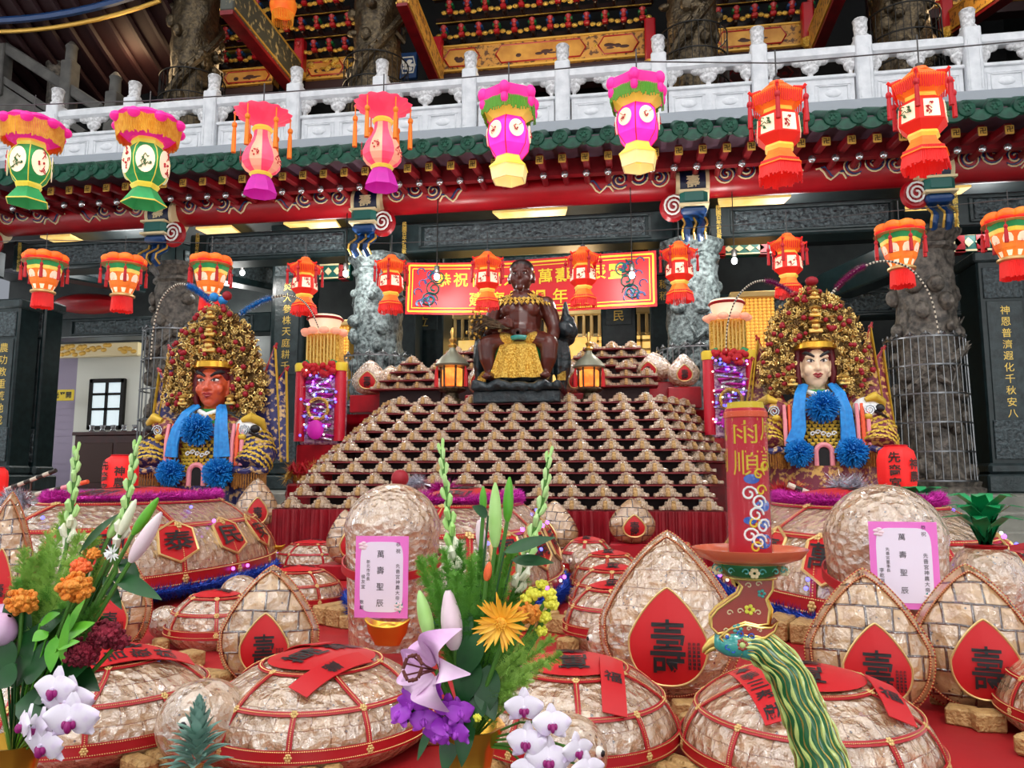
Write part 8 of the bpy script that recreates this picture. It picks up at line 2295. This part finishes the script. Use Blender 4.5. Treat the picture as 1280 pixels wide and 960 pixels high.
# crest: flame shaped scroll rising to the dish
def flat_shape(name, pts, th, m, parent, dy=0):
    P = [c3(*p)-o for p in pts]; mb = MB(); n = len(P)
    y0 = V((0, -th/2+dy, 0)); y1 = V((0, th/2+dy, 0)); mb.add([p+y0 for p in P]+[p+y1 for p in P], [tuple(range(n)), tuple(range(2*n-1, n-1, -1))]+[(i, (i+1) % n, n+(i+1) % n, n+i) for i in range(n)]); return mb.build(name, M_[m], parent, 30), P
pts = [(896, 790), (888, 782), (888, 770), (896, 760), (910, 750), (922, 742), (926, 732), (920, 726), (914, 722), (918, 732), (914, 718), (964, 718), (964, 736), (956, 748), (960, 760), (958, 778), (946, 780), (930, 776), (918, 780), (906, 788)]
cs, P = flat_shape('red_scroll_crest', pts, 22*s, 'enamel_red', t)
mb = MB(); mb.tube([p+V((0, -11*s, 0)) for p in P+P[:1]], 1.7*s, 6); mb.tube([p+V((0, 11*s, 0)) for p in P+P[:1]], 1.7*s, 6); mb.build('gold_outline', M_['gold_pale'], cs)
pts2 = [(898, 794), (910, 784), (930, 778), (948, 782), (962, 782), (970, 774), (966, 786), (954, 794), (936, 796), (916, 794), (904, 800)]
cs2, P = flat_shape('lower_crest', pts2, 30*s, 'enamel_red', t, -.0)
mb = MB(); mb.tube([p+V((0, -15*s, 0)) for p in P+P[:1]], 1.6*s, 6); mb.build('gold_outline', M_['gold_pale'], cs2)
mb = MB(); mb.tube([c3(958, 750)-o, c3(962, 762)-o, c3(958, 778)-o, c3(946, 778)-o], [3*s, 5*s, 6*s, 3*s], 10); mb.build('amber_scroll', M_['gold'], t)
for (px, py, m_, r) in ((937, 762, 'mum_yellow', 4.2), (952, 742, 'enamel_teal', 3.4), (922, 786, 'enamel_teal', 4.0)):
    mb = MB(); ring(mb, c3(px, py, -.5*30*s if py > 780 else -.5*23*s)-o, r*s, 5, r*.62*s); mb.build('enamel_flower', M_[m_], cs)
mb = MB()
for (px, py, sg) in ((925, 764, 1), (948, 766, -1), (948, 730, 1), (936, 732, -1), (912, 766, 1)): encurl(mb, c3(px, py, -.5*23*s)-o, 4*s, sg, .8*s)
for (px, py, sg) in ((936, 786, 1), (908, 788, -1), (950, 788, -1)): encurl(mb, c3(px, py, -.5*31*s)-o, 3*s, sg, .8*s)
mb.build('pale_curls', M_['cream_paint'], cs)
# enamel bowl and wax dish
b0 = c3(937, 720)-o
mb = MB(); mb.lathe([(30*s, -2*s), (38*s, 4*s), (42*s, 14*s), (43*s, 18*s), (40*s, 20*s)], 40, Tm(b0)); bw_ = mb.build('green_bowl', M_['enamel_green'], t)
mb = MB()
for z, r in ((-1, 31), (18, 43.5)): mb.tube([b0+V((r*s*math.cos(a), r*s*math.sin(a), z*s)) for a in [2*PI*i/40 for i in range(41)]], 1.5*s, 6)
mb.build('gold_rims', M_['gold_pale'], bw_)
mb = MB()
for i in range(14): a = 2*PI*i/14; encurl(mb, b0+V((42*s*math.cos(a), 42*s*math.sin(a), 9*s)), 4.4*s, 1 if i % 2 else -1, 1*s)
mb.build('teal_curls', M_['enamel_teal'], bw_)
mb = MB()
for i in range(5): a = 2*PI*i/5-PI/2; ring(mb, b0+V((42*s*math.cos(a), 42.5*s*math.sin(a), 8*s)), 4*s, 6, 2.6*s)
mb.build('cream_flowers', M_['cream_paint'], bw_)
d0 = c3(937, 700)-o
mb = MB(); mb.lathe([(34*s, 0), (46*s, -2*s), (62*s, 4*s), (69*s, 13*s), (70*s, 15*s), (67*s, 15*s), (60*s, 9*s), (40*s, 6*s), (.01, 6*s)], 56, Tm(d0), fn=lambda a, j, r, z: 1+.012*math.sin(24*a) if 2 <= j <= 5 else 1); mb.build('orange_wax_dish', M_['wax_plate'], t)
mb = MB(); mb.tube([c3(937, 705)-o, c3(937, 716)-o], 22*s, 20); mb.build('dish_foot', M_['gold_pale'], t)
# body of the crane below the frame
mb = MB(); bz = V(PP[-1]); mb.ell(bz+V((.03, 0, -.05)), (.1, .06, .07)); mb.tube([bz+V((.02, 0, -.08)), V((bz.x+.01, 0, .03))], [.02, .015], 10); mb.lathe([(.08, 0), (.08, .015), (.05, .03)], 24, Tm((bz.x+.01, 0, 0))); mb.build('body_and_base', M_['enamel_green'], t)
# candle in a glass sleeve
cb = c3(938, 690)
t2 = thing('red_candle', 'tall red candle in clear glass with gold characters and blue dragon print', 'candle', (cb.x, YC, (d0+o).z+6.5*s)); zc0 = t2.location.z
ht = (at(938, 484, YC).z-zc0); r = 27.5*s; hw = ht-30*s
mb = MB(); mb.lathe([(.001, 0), (r*.94, 0), (r*.94, hw), (r*.9, hw+2*s), (.001, hw+1*s)], 40); mb.build('wax', M_['candle_red'], t2)
mb = MB(); mb.lathe([(r*.945, hw*.945), (r*.985, hw*.95), (r*.985, hw*.985), (r*.945, hw*.99)], 40, cap=False); mb.build('orange_band', M_['lan_orange'] if False else M_['orange_ribbon'], t2)
mb = MB(); mb.lathe([(.001, hw+1.5*s), (r*.86, hw+2*s), (r*.8, hw+10*s), (.001, hw+11*s)], 32); mb.build('melted_wax', M_['gold_flat'], t2)
mb = MB(); mb.tube([(0, 0, hw+8*s), (1*s, 0, hw+20*s)], .9*s, 5); mb.build('wick', M_['black_ink'], t2)
mb = MB(); mb.lathe([(r*1.04, 0), (r*1.04, ht), (r*.99, ht), (r*.99, 0)], 40, cap=False); mb.build('glass_sleeve', M_['candle_glass'], t2, 30)
rc = r*.955
def onc(a0, zz): return lambda x, y: V((rc*math.sin(a0+x/rc), -rc*math.cos(a0+x/rc), zz+y))
mb = MB(); mb.text('雨順', 36*s, onc(-.18, hw*.74), .0, vertical=True, pitch=1.1); mb.build('gold_lettering', M_['gold_flat'], t2, 0)
mb = MB(); mb.text('風調', 34*s, onc(1.15, hw*.76), .0, vertical=True, pitch=1.1); mb.text('風調', 34*s, onc(-1.8, hw*.76), .0, vertical=True, pitch=1.1); mb.build('gold_lettering', M_['gold_flat'], t2, 0)
def cwave(mb, a0, z, n, r_, w):
    f = onc(a0, z); mb.tube([f(r_*(1-i/(n+3))*math.cos(i*.6), r_*(1-i/(n+3))*math.sin(i*.6))*1.0 for i in range(n)], w, 6)
mb = MB()
for (a0, z) in ((-.1, .42), (.35, .36), (.2, .28), (.55, .2), (-.1, .14), (.3, .1)): cwave(mb, a0, hw*z, 14, 10*s, 1.5*s)
mb.build('silver_dragon_print', M_['white_petal'], t2)
mb = MB()
for (a0, z, k) in ((.05, .52, 10), (.6, .34, 12), (.5, .1, 15), (.7, .22, 10), (-.1, .24, 8)):
    f = onc(a0, hw*z); mb.add([f(k*s*math.cos(q*PI/8), k*.6*s*math.sin(q*PI/8)) for q in range(16)]+[f(0, 0)*1.015], [(q, (q+1) % 16, 16) for q in range(16)])
mb.build('blue_cloud_print', M_['enamel_blue'], t2)
mb = MB()
for (a0, z) in ((.1, .22), (.5, .44), (.4, .55), (.15, .06), (.75, .6)): cwave(mb, a0, hw*z, 12, 8*s, 1.3*s)
mb.build('gold_cloud_print', M_['gold_flat'], t2)

# ================================================================== LIGHT
w = bpy.data.worlds.new('world'); SC.world = w; w.use_nodes = True
nt = w.node_tree; bg = nt.nodes['Background']; bg.inputs['Strength'].default_value = 1.0
tcw = nt.nodes.new('ShaderNodeTexCoord'); nw = nt.nodes.new('ShaderNodeTexNoise'); nw.inputs['Scale'].default_value = 6; nw.inputs['Detail'].default_value = 5
rw = nt.nodes.new('ShaderNodeValToRGB'); rw.color_ramp.elements[0].position = .56; rw.color_ramp.elements[1].position = .6
rw.color_ramp.elements[0].color = (.30, .32, .36, 1); rw.color_ramp.elements[1].color = (6, 6, 5.9, 1)
nt.links.new(tcw.outputs['Generated'], nw.inputs['Vector']); nt.links.new(nw.outputs['Fac'], rw.inputs['Fac']); nt.links.new(rw.outputs['Color'], bg.inputs['Color'])
L = bpy.data.lights.new('sun', 'SUN'); L.energy = .7; L.angle = R(12); L.color = (1, .98, .95)
so = bpy.data.objects.new('sun', L); COL.objects.link(so); so.rotation_euler = (R(38), 0, R(12))
# lamps of the upper gallery, porch and hall, plus added courtyard fill
def lamp(x, y, z, e, c, r=.3):
    L = bpy.data.lights.new('hall_and_fill_lamp', 'POINT'); L.energy = e; L.color = c; L.shadow_soft_size = r
    o = bpy.data.objects.new('hall_and_fill_lamp', L); COL.objects.link(o); o.location = (x, y, z)
WARM = (1, .72, .4)
for (px, py, Y, e) in ((680, 100, 10.3, 60), (880, 90, 10.4, 35), (420, 120, 10.4, 30), (190, 100, 10.3, 25), (1150, 40, 10.2, 30), (300, 110, 10.6, 25)):
    p = at(px, py, Y); lamp(p.x, Y-.5, p.z+.1, e, WARM)
for x in (-7.5, -4.4, -1.2, 2.0, 4.5): lamp(x, 10.4, 4.9, 38, (.95, 1, 1), .25)
for (x_, y_) in ((-3.5, -.5), (-1.2, .6), (1.2, -.6), (3.2, .8), (-2.4, 2.2), (1.6, 2.4)): lamp(x_, y_, 6.2, 60, (1, .97, .93), .09)  # unseen lamps over the courtyard, added for sparkle on the cake film
lamp(-6.8, 11.9, 4.0, 90, (1, 1, .95), .3)
lamp(-.9, 12.6, 3.6, 60, WARM, .3)
SC.view_settings.view_transform = 'Standard'; SC.view_settings.look = 'None'; SC.view_settings.gamma = 1; SC.view_settings.exposure = -0.1
SC.view_settings.use_curve_mapping = False
